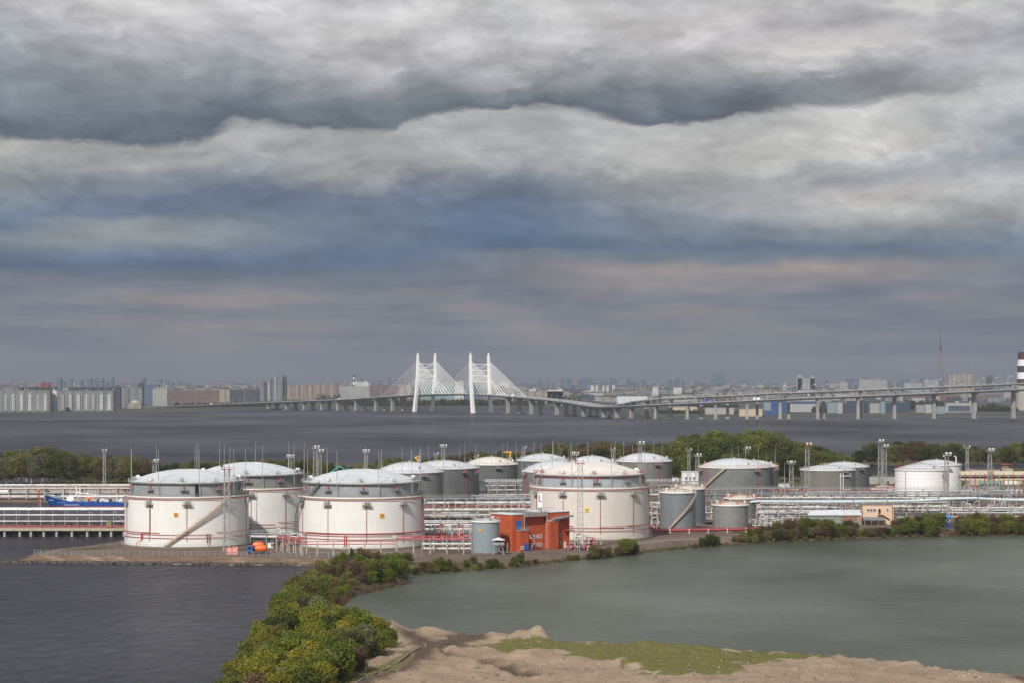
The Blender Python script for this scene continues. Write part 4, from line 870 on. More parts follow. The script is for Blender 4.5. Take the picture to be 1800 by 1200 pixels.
# ---------------------------------------------------------------- lattice light masts
def mast(x, ytop, ybase, look, w=1.7, lamps=8, m=M_steell, topm=None, z0=2.0, Y=None):
    Y = Y or Yg(ybase, z0); c = (PX(x, Y), Y); zt = PZ(ytop, Y); root = thing('light_mast', 'x', 'light mast', (c[0], c[1], z0), 'lattice light masts')
    b = MB(); hh = zt - z0 - 1.6
    cor = [(-1, -1), (1, -1), (1, 1), (-1, 1)]; n = max(4, int(hh / 2.2))
    f = lambda t: w / 2 * (1.15 - .3 * t)
    for (a, d) in cor: b.beam((c[0] + a * f(0), c[1] + d * f(0), z0), (c[0] + a * f(1), c[1] + d * f(1), z0 + hh), .18)
    for k in range(n):
        t0, t1 = k / n, (k + 1) / n
        for j in range(4):
            a, d = cor[j], cor[(j + 1) % 4]
            p = (c[0] + a[0] * f(t0), c[1] + a[1] * f(t0), z0 + hh * t0); q = (c[0] + d[0] * f(t1), c[1] + d[1] * f(t1), z0 + hh * t1)
            p2 = (c[0] + d[0] * f(t0), c[1] + d[1] * f(t0), z0 + hh * t0)
            b.beam(p, q, .12) if k % 2 else b.beam(p2, (c[0] + a[0] * f(t1), c[1] + a[1] * f(t1), z0 + hh * t1), .12)
            b.beam(p, p2, .1)
    b.build('lattice', m, root)
    b = MB(); b.box((c[0], c[1], z0 + hh), (w * 1.9, w * 1.5, .2))
    for zz in (.55, 1.05):
        for s in (-1, 1): b.beam((c[0] - w * .95, c[1] + s * w * .75, z0 + hh + zz), (c[0] + w * .95, c[1] + s * w * .75, z0 + hh + zz), .08)
        for s in (-1, 1): b.beam((c[0] + s * w * .95, c[1] - w * .75, z0 + hh + zz), (c[0] + s * w * .95, c[1] + w * .75, z0 + hh + zz), .08)
    b.build('platform', topm or m, root)
    for k in range(lamps):
        l = MB(); xx = c[0] - w * .95 + 1.9 * w * (k % (lamps // 2)) / max(1, lamps // 2 - 1); yy = c[1] + (-1 if k < lamps // 2 else 1) * w * .78
        l.box((xx, yy, zt - .3), (.55, .4, .6)); l.beam((xx, yy, z0 + hh), (xx, yy, zt - .3), .1); l.build('floodlight', M_wfr if k % 3 else M_dark, root)
    return root
LM_ = [(183.5, 788, 860, 'tall slim grey lattice mast', 'behind the blue ship'), (272, 806, 855, 'short lattice mast', 'between the woods and the leftmost white dome'), (398.5, 816, 969, 'lattice mast with rust-red top', 'in front of the tank with the straight beige stair'),
       (510, 798, 868, 'lattice mast with a wide lamp rack', 'above the dome behind the leftmost tank'), (554, 782, 868, 'taller lattice mast of the close pair', 'behind the tank with the curling stair'), (562, 788, 862, 'shorter lattice mast of the close pair', 'behind the tank with the curling stair'),
       (643.5, 789, 862, 'lattice mast with a broad lamp row', 'above the dome of the curling-stair tank'), (779, 780, 862, 'pale lattice mast with many lamps', 'above the red-chambered dark tank'), (766, 794, 860, 'small thin lamp mast', 'beside the pale mast of the dark tanks'),
       (837, 798, 858, 'small thin lamp mast', 'over the cream ribbed dome'), (921, 783, 850, 'slim lamp mast', 'just right of the yellow crane'), (1010, 793, 890, 'lattice mast with a crowded lamp ring', 'rising behind the rusty-railed dome'),
       (1020, 806, 964, 'lattice mast with reddish bars', 'standing in front of the rusty-railed tank'), (1125, 774, 882, 'tall pale lattice mast', 'in front of the warm grey tank'), (1077, 786, 850, 'slim lamp mast', 'between the two domes behind the rusty-railed tank'),
       (1211, 787, 866, 'tall slim lattice mast', 'by the small white house'), (1226, 796, 862, 'shorter lattice mast', 'by the small white house'), (1313, 784, 840, 'short lamp mast', 'above the broad grey tank, against the grove'),
       (1391, 809, 868, 'lattice mast with a crowded lamp rack', 'between broad grey tank and low grey tanks'), (1419, 777, 874, 'tall lattice mast with a red lamp', 'in front of the low grey tank'), (1547, 771, 850, 'taller lattice mast of the right-hand pair', 'behind the low grey tanks'),
       (1555, 780, 854, 'shorter lattice mast of the right-hand pair', 'behind the low grey tanks'), (1664, 794, 889, 'lattice mast with lamps', 'in front of the white hooped tanks'), (1700, 782, 862, 'slim lattice mast', 'just past the white hooped tanks'), (1740, 787, 868, 'lattice mast', 'by the row of rail tank cars')]
for (x, yt, yb, look, pl) in LM_:
    near = yb > 950
    slim = 'slim' in look or 'thin' in look
    o = mast(x, yt, yb, look, w=(1.9 if near else 1.3 if slim else 2.0), lamps=(4 if slim else 10 if 'crowded' in look or 'many' in look or 'wide' in look or 'broad' in look else 6), topm=(M_dred if 'red' in look else None), m=(M_steell))
    o['label'] = look + ' ' + pl
# free-standing thin lightning masts
for (x, yt, yb) in ((668, 803, 850), (698, 805, 852), (738, 793, 860), (972, 780, 850), (986, 787, 845), (1112, 781, 862), (1283, 795, 850), (1298, 783, 850), (1348, 799, 866), (1379, 811, 870), (919, 790, 846), (1361, 800, 850)):
    Y = Yg(yb); o = thing('lightning_mast', 'x', 'lightning mast', (PX(x, Y), Y, 2.0), 'thin free-standing lightning masts'); b = MB()
    z = PZ(yt, Y); b.tube((PX(x, Y), Y, 2), (PX(x, Y), Y, 2 + (z - 2) * .55), .3, 6, .2); b.build('mast', M_steell, o)
    b = MB(); b.tube((PX(x, Y), Y, 2 + (z - 2) * .55), (PX(x, Y), Y, z), .14, 5, .07); b.build('tip', M_steell, o)
    reg(o, 'thin pale lightning mast', place_of(x), x)

# ---------------------------------------------------------------- buildings
def win(root, c, u, n, w, h, fr=M_wfr, gl=M_glass, name='window'):
    """window on a wall: centre c on the wall, unit along u, outward normal n"""
    c, u, n = Vector(c), Vector(u), Vector(n); z = Vector((0, 0, 1))
    b = MB(); t = .09
    for s in (-1, 1):
        b.beam(c + u * (s * w / 2) - z * (h / 2 + t / 2) + n * .05, c + u * (s * w / 2) + z * (h / 2 + t / 2) + n * .05, t * 1.6)
        b.beam(c - u * (w / 2) + z * (s * h / 2) + n * .05, c + u * (w / 2) + z * (s * h / 2) + n * .05, t * 1.6)
    b.beam(c - z * h / 2 + n * .05, c + z * h / 2 + n * .05, t * .6)
    f = b.build(name, fr, root)
    b = MB(); p = c + n * .015
    b.add([p - u * w / 2 - z * h / 2, p + u * w / 2 - z * h / 2, p + u * w / 2 + z * h / 2, p - u * w / 2 + z * h / 2], [(0, 1, 2, 3)]); b.build('pane', gl, f); return f
def slab_on(root, c, u, n, w, h, m, name, t=.1, parent=None):
    c, u, n = Vector(c), Vector(u), Vector(n); z = Vector((0, 0, 1)); b = MB()
    A = [c - u * w / 2 - z * h / 2, c + u * w / 2 - z * h / 2, c + u * w / 2 + z * h / 2, c - u * w / 2 + z * h / 2]
    b.add([p + n * .01 for p in A] + [p + n * t for p in A], [(3, 2, 1, 0), (4, 5, 6, 7), (0, 1, 5, 4), (1, 2, 6, 5), (2, 3, 7, 6), (3, 0, 4, 7)])
    return b.build(name, m, parent or root)
# orange brick boiler house
def brick_house():
    C = P(901, 968); u = Vector((.78, .626, 0)); v = Vector((-.626, .78, 0)); nf = -v; nl = -u; z = Vector((0, 0, 1))
    root = thing('brick_building', 'orange brick boiler house with blue doors and a grey sloping fascia by the lagoon', 'industrial building', tuple(C))
    def blk(a0, a1, b0, b1, z0, z1, name, m=M_brick):
        b = MB(); poly = [C + u * a0 + v * b0, C + u * a1 + v * b0, C + u * a1 + v * b1, C + u * a0 + v * b1]; b.prism([(p.x, p.y) for p in poly], z0, z1); return b.build(name, m, root)
    def pt(a, b_, zz): return C + u * a + v * b_ + z * (zz - C.z)
    zt = PZ(904.5, C.y)
    blk(0, 5.0, 0, 12.2, 1.6, zt, 'left_block'); blk(5.02, 16.0, 1.3, 12.2, 1.6, zt - .1, 'middle_block'); blk(16.02, 26.8, 0.0, 12.2, 1.6, zt + .3, 'right_block')
    # roofs and parapet
    b = MB(); poly = [pt(-.25, -.25, 0), pt(5.2, -.25, 0), pt(5.2, 12.4, 0), pt(-.25, 12.4, 0)]; b.prism([(p.x, p.y) for p in poly], zt + .005, zt + .35); b.build('roof', M_roof, root)
    b = MB(); poly = [pt(5.21, -.3, 0), pt(16.0, -.3, 0), pt(16.0, 12.4, 0), pt(5.21, 12.4, 0)]; b.prism([(p.x, p.y) for p in poly], zt - .09, zt + .25); b.build('roof', M_roofd, root)
    b = MB(); poly = [pt(16.01, -.2, 0), pt(27.0, -.2, 0), pt(27.0, 12.4, 0), pt(16.01, 12.4, 0)]; b.prism([(p.x, p.y) for p in poly], zt + .305, zt + .55); b.build('roof', M_roof, root)
    b = MB(); p0, p1 = pt(5.0, -.5, 0), pt(16.1, -.5, 0)
    b.prism([(p0.x, p0.y), (p1.x, p1.y), (p1.x + v.x * .4, p1.y + v.y * .4), (p0.x + v.x * .4, p0.y + v.y * .4)], zt - .9, zt + .2, [zt - .05, zt + .75, zt + .75, zt - .05]); b.build('fascia', mat('fascia', (.30, .26, .23), .7, var=.3), root)
    # drainpipes
    for a in (5.3, 15.9): b = MB(); b.tube(pt(a, -.25, 2), pt(a, -.25, zt - .8), .2, 8); b.build('drainpipe', M_steell, root, True)
    # stair tower in front
    b = MB(); q = [pt(1.6, -2.6, 0), pt(5.4, -2.6, 0), pt(5.4, -.01, 0), pt(1.6, -.01, 0)]; b.prism([(p.x, p.y) for p in q], 1.6, zt - 5.6); tw = b.build('porch_block', M_brick, root)
    b = MB(); q = [pt(1.45, -2.75, 0), pt(5.55, -2.75, 0), pt(5.55, -.02, 0), pt(1.45, -.02, 0)]; b.prism([(p.x, p.y) for p in q], zt - 5.59, zt - 5.35)
    for k in range(7):
        s = pt(1.5 + k * .66, -2.7, zt - 5.35); b.beam(s, s + z * 1.1, .08)
    for zz in (.55, 1.1): b.beam(pt(1.5, -2.7, zt - 5.35 + zz), pt(5.5, -2.7, zt - 5.35 + zz), .08); b.beam(pt(1.5, -2.7, zt - 5.35 + zz), pt(1.5, -.1, zt - 5.35 + zz), .08)
    b.build('balcony', M_steell, root)
    slab_on(root, pt(2.8, 0, zt - 3.7), u, nf, 2.4, 3.2, M_blue, 'door'); d = slab_on(root, pt(4.3, -2.6, 3.4), u, nf, 1.9, 2.8, M_blue, 'door')
    win(root, pt(2.4, -2.6, 3.3), u, nf, 1.2, 1.0)
    # outside stair to the balcony
    b = MB(); b.beam(pt(5.6, -1.6, zt - 5.5), pt(8.4, -1.6, 6.6), .9, .12); b.beam(pt(8.4, -1.6, 6.6), pt(9.6, -1.6, 6.6), .9, .12); b.beam(pt(9.6, -1.6, 6.6), pt(7.0, -1.6, 2.2), .9, .12)
    for s, e in (((5.6, zt - 4.5), (8.4, 7.6)), ((8.4, 7.6), (9.6, 7.6)), ((9.6, 7.6), (7.0, 3.2))): b.beam(pt(s[0], -2.0, s[1]), pt(e[0], -2.0, e[1]), .1)
    for a in (8.4, 9.6): b.beam(pt(a, -1.6, 2), pt(a, -1.6, 7.6), .12)
    b.build('outside_stair', mat('faded_red_steel', (.34, .17, .14), .6, var=.3), root)
    for zz in (3.7, 6.7):
        for a in (9.9, 11.8, 13.9): win(root, pt(a, 1.3, zz), u, nf, 1.25, 1.15)
    for zz in (3.9, 6.9): win(root, pt(22.0, 0, zz), u, nf, 1.1, 1.2)
    slab_on(root, pt(24.6, 0, 3.2), u, nf, .9, 2.3, M_wfr, 'door')
    # grey canopy and projecting low part of the right block
    b = MB(); q = [pt(16.2, -1.8, 0), pt(20.0, -1.8, 0), pt(20.0, -.01, 0), pt(16.2, -.01, 0)]; b.prism([(p.x, p.y) for p in q], 1.6, zt - 2.8); b.build('right_bay', M_brick, root)
    b = MB(); q = [pt(16.0, -2.0, 0), pt(20.2, -2.0, 0), pt(20.2, -.02, 0), pt(16.0, -.02, 0)]; b.prism([(p.x, p.y) for p in q], zt - 2.79, zt - 2.6); b.build('bay_roof', M_roof, root)
    b = MB(); b.beam(pt(17.5, -1.4, zt - 2.0), pt(27.2, -1.0, zt - 1.2), 2.0, .5)
    for k in range(14): s = pt(17.5 + k * .74, -2.1, zt - 1.9 + k * .06); b.beam(s, s + z * 1.1, .07)
    b.build('canopy', M_steel, root)
    b = MB(); b.beam(pt(24.0, -1.0, 8.4), pt(27.6, -1.0, 8.6), 1.8, .2); b.beam(pt(27.4, -1.8, 8.5), pt(27.4, -1.8, 2), .12); b.build('side_porch', M_dred, root)
    # flue with white jacket
    b = MB(); b.tube(pt(15.2, 3.0, zt), pt(15.2, 3.0, zt + 2.2), .55, 12); fl = b.build('chimney', M_conc, root, True)
    b = MB(); s = pt(15.2, 3.0, 0); b.box((s.x, s.y, zt + 4.7), (1.7, 1.4, 5.2)); b.build('flue_box', M_wfr, fl)
    b = MB(); b.beam((s.x - .3, s.y - .75, zt + 4.4), (s.x - .3, s.y - .75, zt + 6.8), .35, .2); b.box((s.x + .2, s.y - .75, zt + 4.4), (1.0, .2, .2)); b.build('flue_mark', M_dred, fl)
    # roof rails
    b = MB()
    for k in range(6): s = pt(17.5 + k * 1.2, 6, zt + .5); b.beam(s, s + z * 1.2, .07)
    b.beam(pt(17.5, 6, zt + 1.7), pt(23.5, 6, zt + 1.7), .07); b.build('roof_railing', M_rust_rail, root)
    # blue lamp dot
    slab_on(root, C + v * 7.5 + z * 5.4, v, nl, .35, .35, M_blue, 'wall_sign')
    b = MB(); b.tube(pt(-1.6, 1.0, 1.8), pt(-1.6, 1.0, 5.2), .3, 8); b.build('vent_pipe', M_steell, root, True)
brick_house()
def peach_house():
    Y = Yg(921); x0, x1 = PX(1517, Y), PX(1568, Y); zt = PZ(887, Y); root = thing('office_building', 'small peach-coloured two-storey office with outside stair and white windows', 'building', ((x0 + x1) / 2, Y, 2.0))
    b = MB(); b.box(((x0 + x1) / 2, Y + 5, (zt + 1.6) / 2), (x1 - x0, 10, zt - 1.6)); b.build('wall', M_peach, root)
    b = MB(); b.box(((x0 + x1) / 2 + .9, Y + 6.2, (zt + 1.4) / 2), (x1 - x0, 10, zt - 1.8)); b.build('rear_wing', M_peach, root)
    b = MB(); b.box(((x0 + x1) / 2, Y + 5, zt + .12), (x1 - x0 + .3, 10.3, .24)); b.build('roof', M_roofd, root)
    b = MB()
    for k in range(10): b.beam((x0 + .2 + k * (x1 - x0 - .4) / 9, Y + .1, zt + .2), (x0 + .2 + k * (x1 - x0 - .4) / 9, Y + .1, zt + 1.2), .07)
    b.beam((x0 + .2, Y + .1, zt + 1.2), (x1 - .2, Y + .1, zt + 1.2), .07); b.build('roof_railing', M_rust_rail, root)
    U, N = (1, 0, 0), (0, -1, 0); f = lambda px, py: (PX(px, Y), Y, PZ(py, Y))
    for px in (1525.5, 1531.5, 1538): win(root, f(px, 896), U, N, 1.0, 1.3)
    win(root, f(1560, 895.5), U, N, 1.0, 1.3); win(root, f(1525, 909.5), U, N, .9, 1.6)
    for px in (1528.7, 1535): slab_on(root, f(px, 896), U, N, .45, 1.3, M_dred, 'shutter')
    slab_on(root, f(1546, 898), U, N, 1.0, 2.1, M_glass, 'door'); slab_on(root, f(1539.5, 912.5), U, N, .9, 2.0, M_wfr, 'door')
    b = MB(); p = Vector(f(1542, 903.5)); q = Vector(f(1551, 903.5)); o = Vector((0, -1.0, 0)); b.beam(p + o * .6, q + o * .6, 1.2, .15); e = Vector(f(1563, 911)); b.beam(q + o * .6, e + o * .6, 1.1, .2)
    for zz in (1.0,): b.beam(p + o * 1.2 + Vector((0, 0, zz)), q + o * 1.2 + Vector((0, 0, zz)), .08); b.beam(q + o * 1.2 + Vector((0, 0, zz)), e + o * 1.2 + Vector((0, 0, zz)), .08)
    b.build('outside_stair', M_rust_rail, root)
    b = MB(); a0, a1 = PX(1519, Y - 4), PX(1557, Y - 4); b.add([(a0, Y - 4, 4.2), (a1, Y - 4, 4.2), (a1, Y, 5.2), (a0, Y, 5.2)] + [(a0, Y - 4, 4.0), (a1, Y - 4, 4.0), (a1, Y, 5.0), (a0, Y, 5.0)], [(0, 1, 2, 3), (7, 6, 5, 4), (0, 4, 5, 1), (1, 5, 6, 2), (0, 3, 7, 4)]); b.build('porch_roof', M_roofd, root)
    b = MB()
    for k in range(4): xx = a0 + .3 + k * (a1 - a0 - .6) / 3; b.beam((xx, Y - 3.8, 1.8), (xx, Y - 3.8, 4.1), .15)
    b.build('porch_posts', M_steell, root)
peach_house()
def shed():
    Y = Yg(922); x0, x1 = PX(1421, Y), PX(1515, Y); zt = PZ(904, Y); root = thing('long_shed', 'long low grey shed with a pale sheet roof beside the peach office', 'shed', ((x0 + x1) / 2, Y, 2.0))
    b = MB(); b.box(((x0 + x1) / 2, Y + 4, (zt + 1.6) / 2), (x1 - x0, 8, zt - 1.6)); b.build('wall', mat('grey_green_sheet', (.21, .235, .22), .7, var=.2), root)
    b = MB(); b.add([(x0 - .4, Y - .5, zt), (x1, Y - .5, zt), (x1, Y + 8.3, zt + 1.8), (x0 + 2, Y + 8.3, zt + 1.8), (x0 - .4, Y - .5, zt - .2), (x1, Y - .5, zt - .2), (x1, Y + 8.3, zt + 1.6), (x0 + 2, Y + 8.3, zt + 1.6)], [(0, 1, 2, 3), (7, 6, 5, 4), (0, 4, 5, 1), (1, 5, 6, 2), (2, 6, 7, 3), (3, 7, 4, 0)]); b.build('roof', M_roof, root)
    for (a, c) in ((1478, 1506),):
        n = 9
        for k in range(n):
            xx = PX(a, Y) + (PX(c, Y) - PX(a, Y)) * (k + .5) / n; slab_on(root, (xx, Y, PZ(910.5, Y)), (1, 0, 0), (0, -1, 0), (PX(c, Y) - PX(a, Y)) / n * .86, 1.9, M_wood, 'door_leaf')
    b = MB(); b.box((PX(1512, Y), Y - .05, PZ(911, Y)), (1.2, .1, 2.4)); b.build('rusty_panel', M_rust_rail, root)
shed()
def kiosk():
    Y = Yg(928); x0, x1 = PX(1659, Y), PX(1671, Y); zt = PZ(909, Y); root = thing('guard_kiosk', 'small blue guard kiosk with bright blue roof among the bushes', 'kiosk', ((x0 + x1) / 2, Y, 2.0))
    b = MB(); b.box(((x0 + x1) / 2, Y + 1.5, (zt + 1.6) / 2), (x1 - x0, 3, zt - 1.6)); b.build('wall', mat('dark_blue_wall', (.015, .05, .18), .5), root)
    b = MB(); b.prism([(x0 - .5, Y - .6), (x1 + .3, Y - .6), (x1 + .3, Y + 3.4), (x0 - .5, Y + 3.4)], zt, zt + .5, [zt + .3, zt + .2, zt + .9, zt + 1.0]); b.build('roof', mat('bright_blue_roof', (.03, .22, .55), .5), root)
    win(root, ((x0 + x1) / 2 + .3, Y, PZ(914, Y)), (1, 0, 0), (0, -1, 0), 1.4, 1.2)
kiosk()
def tower(px, pyb, pyt, label, s=1.0, m=M_steel, roofm=None):
    Y = Yg(pyb); x = PX(px, Y); zt = PZ(pyt, Y); root = thing('watchtower', label, 'watchtower', (x, Y, 2.0)); hw = 1.7 * s; zd = 2 + (zt - 2) * .56
    for a in (-1, 1):
        for c in (-1, 1): b = MB(); b.beam((x + a * hw * 1.25, Y + c * hw, 1.8), (x + a * hw * .75, Y + c * hw * .7, zd), .2); b.build('leg', m, root)
    b = MB()
    for c in (-1, 1): b.beam((x - hw * 1.2, Y + c * hw, 2.2), (x + hw * .78, Y + c * hw * .7, zd - .2), .14); b.beam((x + hw * 1.2, Y + c * hw, 2.2), (x - hw * .78, Y + c * hw * .7, zd - .2), .14)
    b.build('bracing', m, root)
    b = MB(); b.box((x, Y, zd + .1), (hw * 2.5, hw * 2.2, .2)); b.box((x, Y - hw * 1.05, zd + .6), (hw * 2.5, .1, .8)); b.box((x - hw * 1.2, Y, zd + .6), (.1, hw * 2, .8)); b.box((x + hw * 1.2, Y, zd + .6), (.1, hw * 2, .8)); b.build('balcony', m, root)
    b = MB(); b.box((x, Y, (zd + .2 + zt - .9) / 2), (hw * 1.5, hw * 1.5, zt - .9 - zd - .2)); cb = b.build('cabin', M_steel, root)
    slab_on(root, (x, Y - hw * .75, zt - 1.6), (1, 0, 0), (0, -1, 0), hw * 1.3, .9, M_glass, 'window')
    b = MB(); q = hw * 1.35; z0 = zt - .9
    b.add([(x - q, Y - q, z0), (x + q, Y - q, z0), (x + q, Y + q, z0), (x - q, Y + q, z0), (x, Y, zt)], [(3, 2, 1, 0), (0, 1, 4), (1, 2, 4), (2, 3, 4), (3, 0, 4)]); b.build('roof', roofm or M_roof, root)
tower(876, 974, 943.5, 'white-roofed watchtower on crossed legs beside the pale blue-grey tank')
# small white house by the grove
Y = Yg(853); root = thing('small_house', 'small white house with dark windows at the foot of the grove', 'building', (PX(1214.5, Y), Y, 2.0))
b = MB(); b.box((PX(1214.5, Y), Y + 4, (PZ(829, Y) + 1.8) / 2), (PX(1230, Y) - PX(1199.5, Y), 8, PZ(829, Y) - 1.8)); b.build('wall', mat('white_plaster', (.66, .68, .70), .8, var=.1), root)
b = MB(); b.box((PX(1214.5, Y), Y + 4, PZ(829, Y) + .15), (PX(1230, Y) - PX(1199.5, Y) + .5, 8.5, .3)); b.build('roof', M_roof, root)
for px in (1206, 1213.5, 1220): win(root, (PX(px, Y), Y, PZ(840, Y)), (1, 0, 0), (0, -1, 0), 1.3, 1.8)
# yard on the far right: loading gallery, long building, turret, rail tank cars
Y = Yg(868); xA, xB = PX(1690, Y), PX(1900, Y)
g = thing('loading_gallery', 'long cream loading gallery with dark posts behind the white hooped tanks', 'gallery', ((xA + xB) / 2, Y, 2.0))
cream = mat('cream_cladding', (.62, .53, .38), .7, var=.15, scale=.4)
for (yy, hh) in ((831.5, 1.8), (835.5, 1.0), (842, .8)):
    b = MB(); z = PZ(yy, Y); b.box(((xA + xB) / 2, Y + 4 + hh, z), (xB - xA, 8 if yy < 833 else 5, hh)); b.build('roof' if yy < 833 else 'beam', cream, g)
b = MB(); b.box(((xA + xB) / 2, Y + 9.0, (PZ(841, Y) + PZ(836, Y)) / 2), (xB - xA, .3, PZ(836, Y) - PZ(841, Y))); b.build('back_wall', M_wood, g)
for k in range(26): b = MB(); xx = xA + (xB - xA) * k / 25; b.beam((xx, Y + 2, 2), (xx, Y + 2, PZ(832, Y)), .45); b.build('post', M_dred if k % 2 else M_steel, g)
Y2 = Yg(852); root = thing('long_building', 'pale pinkish flat-roofed building behind the cream gallery', 'building', (PX(1733, Y2), Y2, 2.0))
b = MB(); b.box((PX(1733, Y2), Y2 + 8, (PZ(824.5, Y2) + 1.8) / 2), (PX(1760, Y2) - PX(1708, Y2), 14, PZ(824.5, Y2) - 1.8)); b.build('wall', mat('pinkish_plaster', (.42, .35, .28), .85, var=.12), root)
b = MB(); b.box((PX(1736, Y2), Y2 + 8, PZ(824, Y2) + .2), (PX(1762, Y2) - PX(1712, Y2), 14.5, .4)); b.build('roof', M_dark, root)
root = thing('control_turret', 'dark red turret cabin on the pale pinkish building', 'turret', (PX(1771, Y2), Y2, 2.0)); x = PX(1771.5, Y2)
b = MB(); b.box((x, Y2 + 5, (PZ(823, Y2) + 1.8) / 2), (7, 6, PZ(823, Y2) - 1.8)); b.build('base', M_conc, root)
b = MB(); b.prism([(x + 2.6 * math.cos(k * PI / 4 + .39), Y2 + 5 + 2.6 * math.sin(k * PI / 4 + .39)) for k in range(8)], PZ(823, Y2), PZ(816.5, Y2)); b.build('cabin', M_wood, root)
b = MB(); b.prism([(x + 3.3 * math.cos(k * PI / 4 + .39), Y2 + 5 + 3.3 * math.sin(k * PI / 4 + .39)) for k in range(8)], PZ(816.4, Y2), PZ(815.2, Y2)); b.build('roof', M_dred, root)
# rail tank cars
def tank_car(m1, m2):
    o = thing('rail_tank_car', 'x', 'rail tank car', (0, 0, 0), 'rail tank cars on the siding')
    b = MB(); b.tube((-4.9, 0, 2.5), (4.9, 0, 2.5), 1.5, 16)
    for s in (-1, 1): b.tube((s * 4.9, 0, 2.5), (s * 5.4, 0, 2.5), 1.5, 16, .9)
    bd = b.build('barrel', m1, o, True)
    b = MB(); b.tube((0, 0, 3.9), (0, 0, 4.5), .6, 10); b.build('hatch', m2, bd, True)
    if m2 is not m1: b = MB(); b.tube((2.8, 0, 2.5), (5.0, 0, 2.5), 1.53, 16); b.build('end_band', m2, bd, True)
    b = MB(); b.box((0, 0, .95), (11.6, 1.6, .35)); b.build('frame', M_dark, o)
    for s in (-3.9, 3.9):
        b = MB()
        for t in (-.9, .9):
            for w in (-.75, .75): b.tube((s + t, w - .08, .5), (s + t, w + .08, .5), .47, 12)
        b.build('bogie', M_dark, o)
    return o
carc = [(mat('green_barrel', (.12, .25, .19), .5), None, 'green rail tank car'), (mat('cream_barrel', (.6, .56, .46), .5), mat('moss_band', (.24, .28, .14), .6), 'cream rail tank car with mossy end'), (mat('ivory_barrel', (.62, .55, .44), .5), M_teal, 'ivory rail tank car with teal end'), (mat('rust_barrel', (.30, .13, .06), .7, var=.4), None, 'rusty orange rail tank car'), (mat('tan_barrel', (.42, .30, .19), .7), mat('brown_band', (.2, .08, .05), .7), 'tan rail tank car with brown end')]
for i, (a, b_, lab) in enumerate(carc):
    o = tank_car(a, b_ or a); Yc = Yg(857); o.location = (PX(1742 + i * 40 - (0 if i else 4), Yc), Yc, 2.0); o['label'] = lab + ' beside the cream gallery'
    if PX(1742 + i * 40, Yc) > PX(1830, Yc): 
        for ch in list(o.children_recursive): bpy.data.objects.remove(ch)
        bpy.data.objects.remove(o)
# parked containers and little huts in the yard
boxes = [(1722, 874, 8, 2.6, mat('blue_box', (.05, .14, .22), .6), 'blue container'), (1745, 874, 9, 2.4, M_dred, 'dark red container'), (1700, 869, 6, 2.4, M_beige, 'beige container'), (1760, 870, 10, 2.6, M_teal, 'teal container'), (1783, 867, 9, 2.5, M_wfr, 'white-roofed container'), (1551, 862, 7, 2.6, M_beige, 'beige container'), (1563, 864, 5, 3.0, M_rust_rail, 'rusty orange container'), (1540, 866, 6, 2.6, M_dark, 'dark container'), (1375, 858, 8, 2.6, M_roof, 'pale container'), (1360, 864, 9, 2.6, M_beige, 'beige container'), (800, 912, 12, 2.8, M_pipew, 'white-roofed pump shelter'), (775, 913, 9, 2.6, M_peach, 'peach pump shelter'), (835, 914, 10, 2.6, M_beige, 'beige pump shelter'), (1130 + 32, 846, 9, 3, M_conc, 'concrete hut'), (1182, 847, 7, 2.6, M_roof, 'pale hut'), (475, 962, 2.0, 1.6, M_wfr, 'small white box'), (1545, 850, 18, 4.0, M_conc, 'low concrete building'), (1568, 847, 10, 3.0, M_beige, 'low beige hut')]
for (px, py, L, hh, m, lab) in boxes:
    Y = Yg(py); o = thing('container' if 'container' in lab else 'hut', 'x', 'container' if 'container' in lab else 'hut', (PX(px, Y), Y, 2.0), 'containers and huts in the yard')
    b = MB(); b.box((PX(px, Y), Y + 1.5, 2 + hh / 2), (L, 2.6, hh))
    for k in range(int(L / .8)): b.box((PX(px, Y) - L / 2 + .4 + k * .8, Y + .17, 2 + hh / 2), (.18, .08, hh * .86))
    b.build('body', m, o)
    b = MB(); b.box((PX(px, Y), Y + 1.5, 2.06 + hh), (L + .3, 3.0, .12)); b.build('roof', M_roof, o); slab_on(o, (PX(px, Y) + L * .3, Y + .12, 3.0), (1, 0, 0), (0, -1, 0), min(1.0, L * .3), 1.7 if hh > 2 else .9, M_dark, 'door')
    reg(o, lab, place_of(px), px)

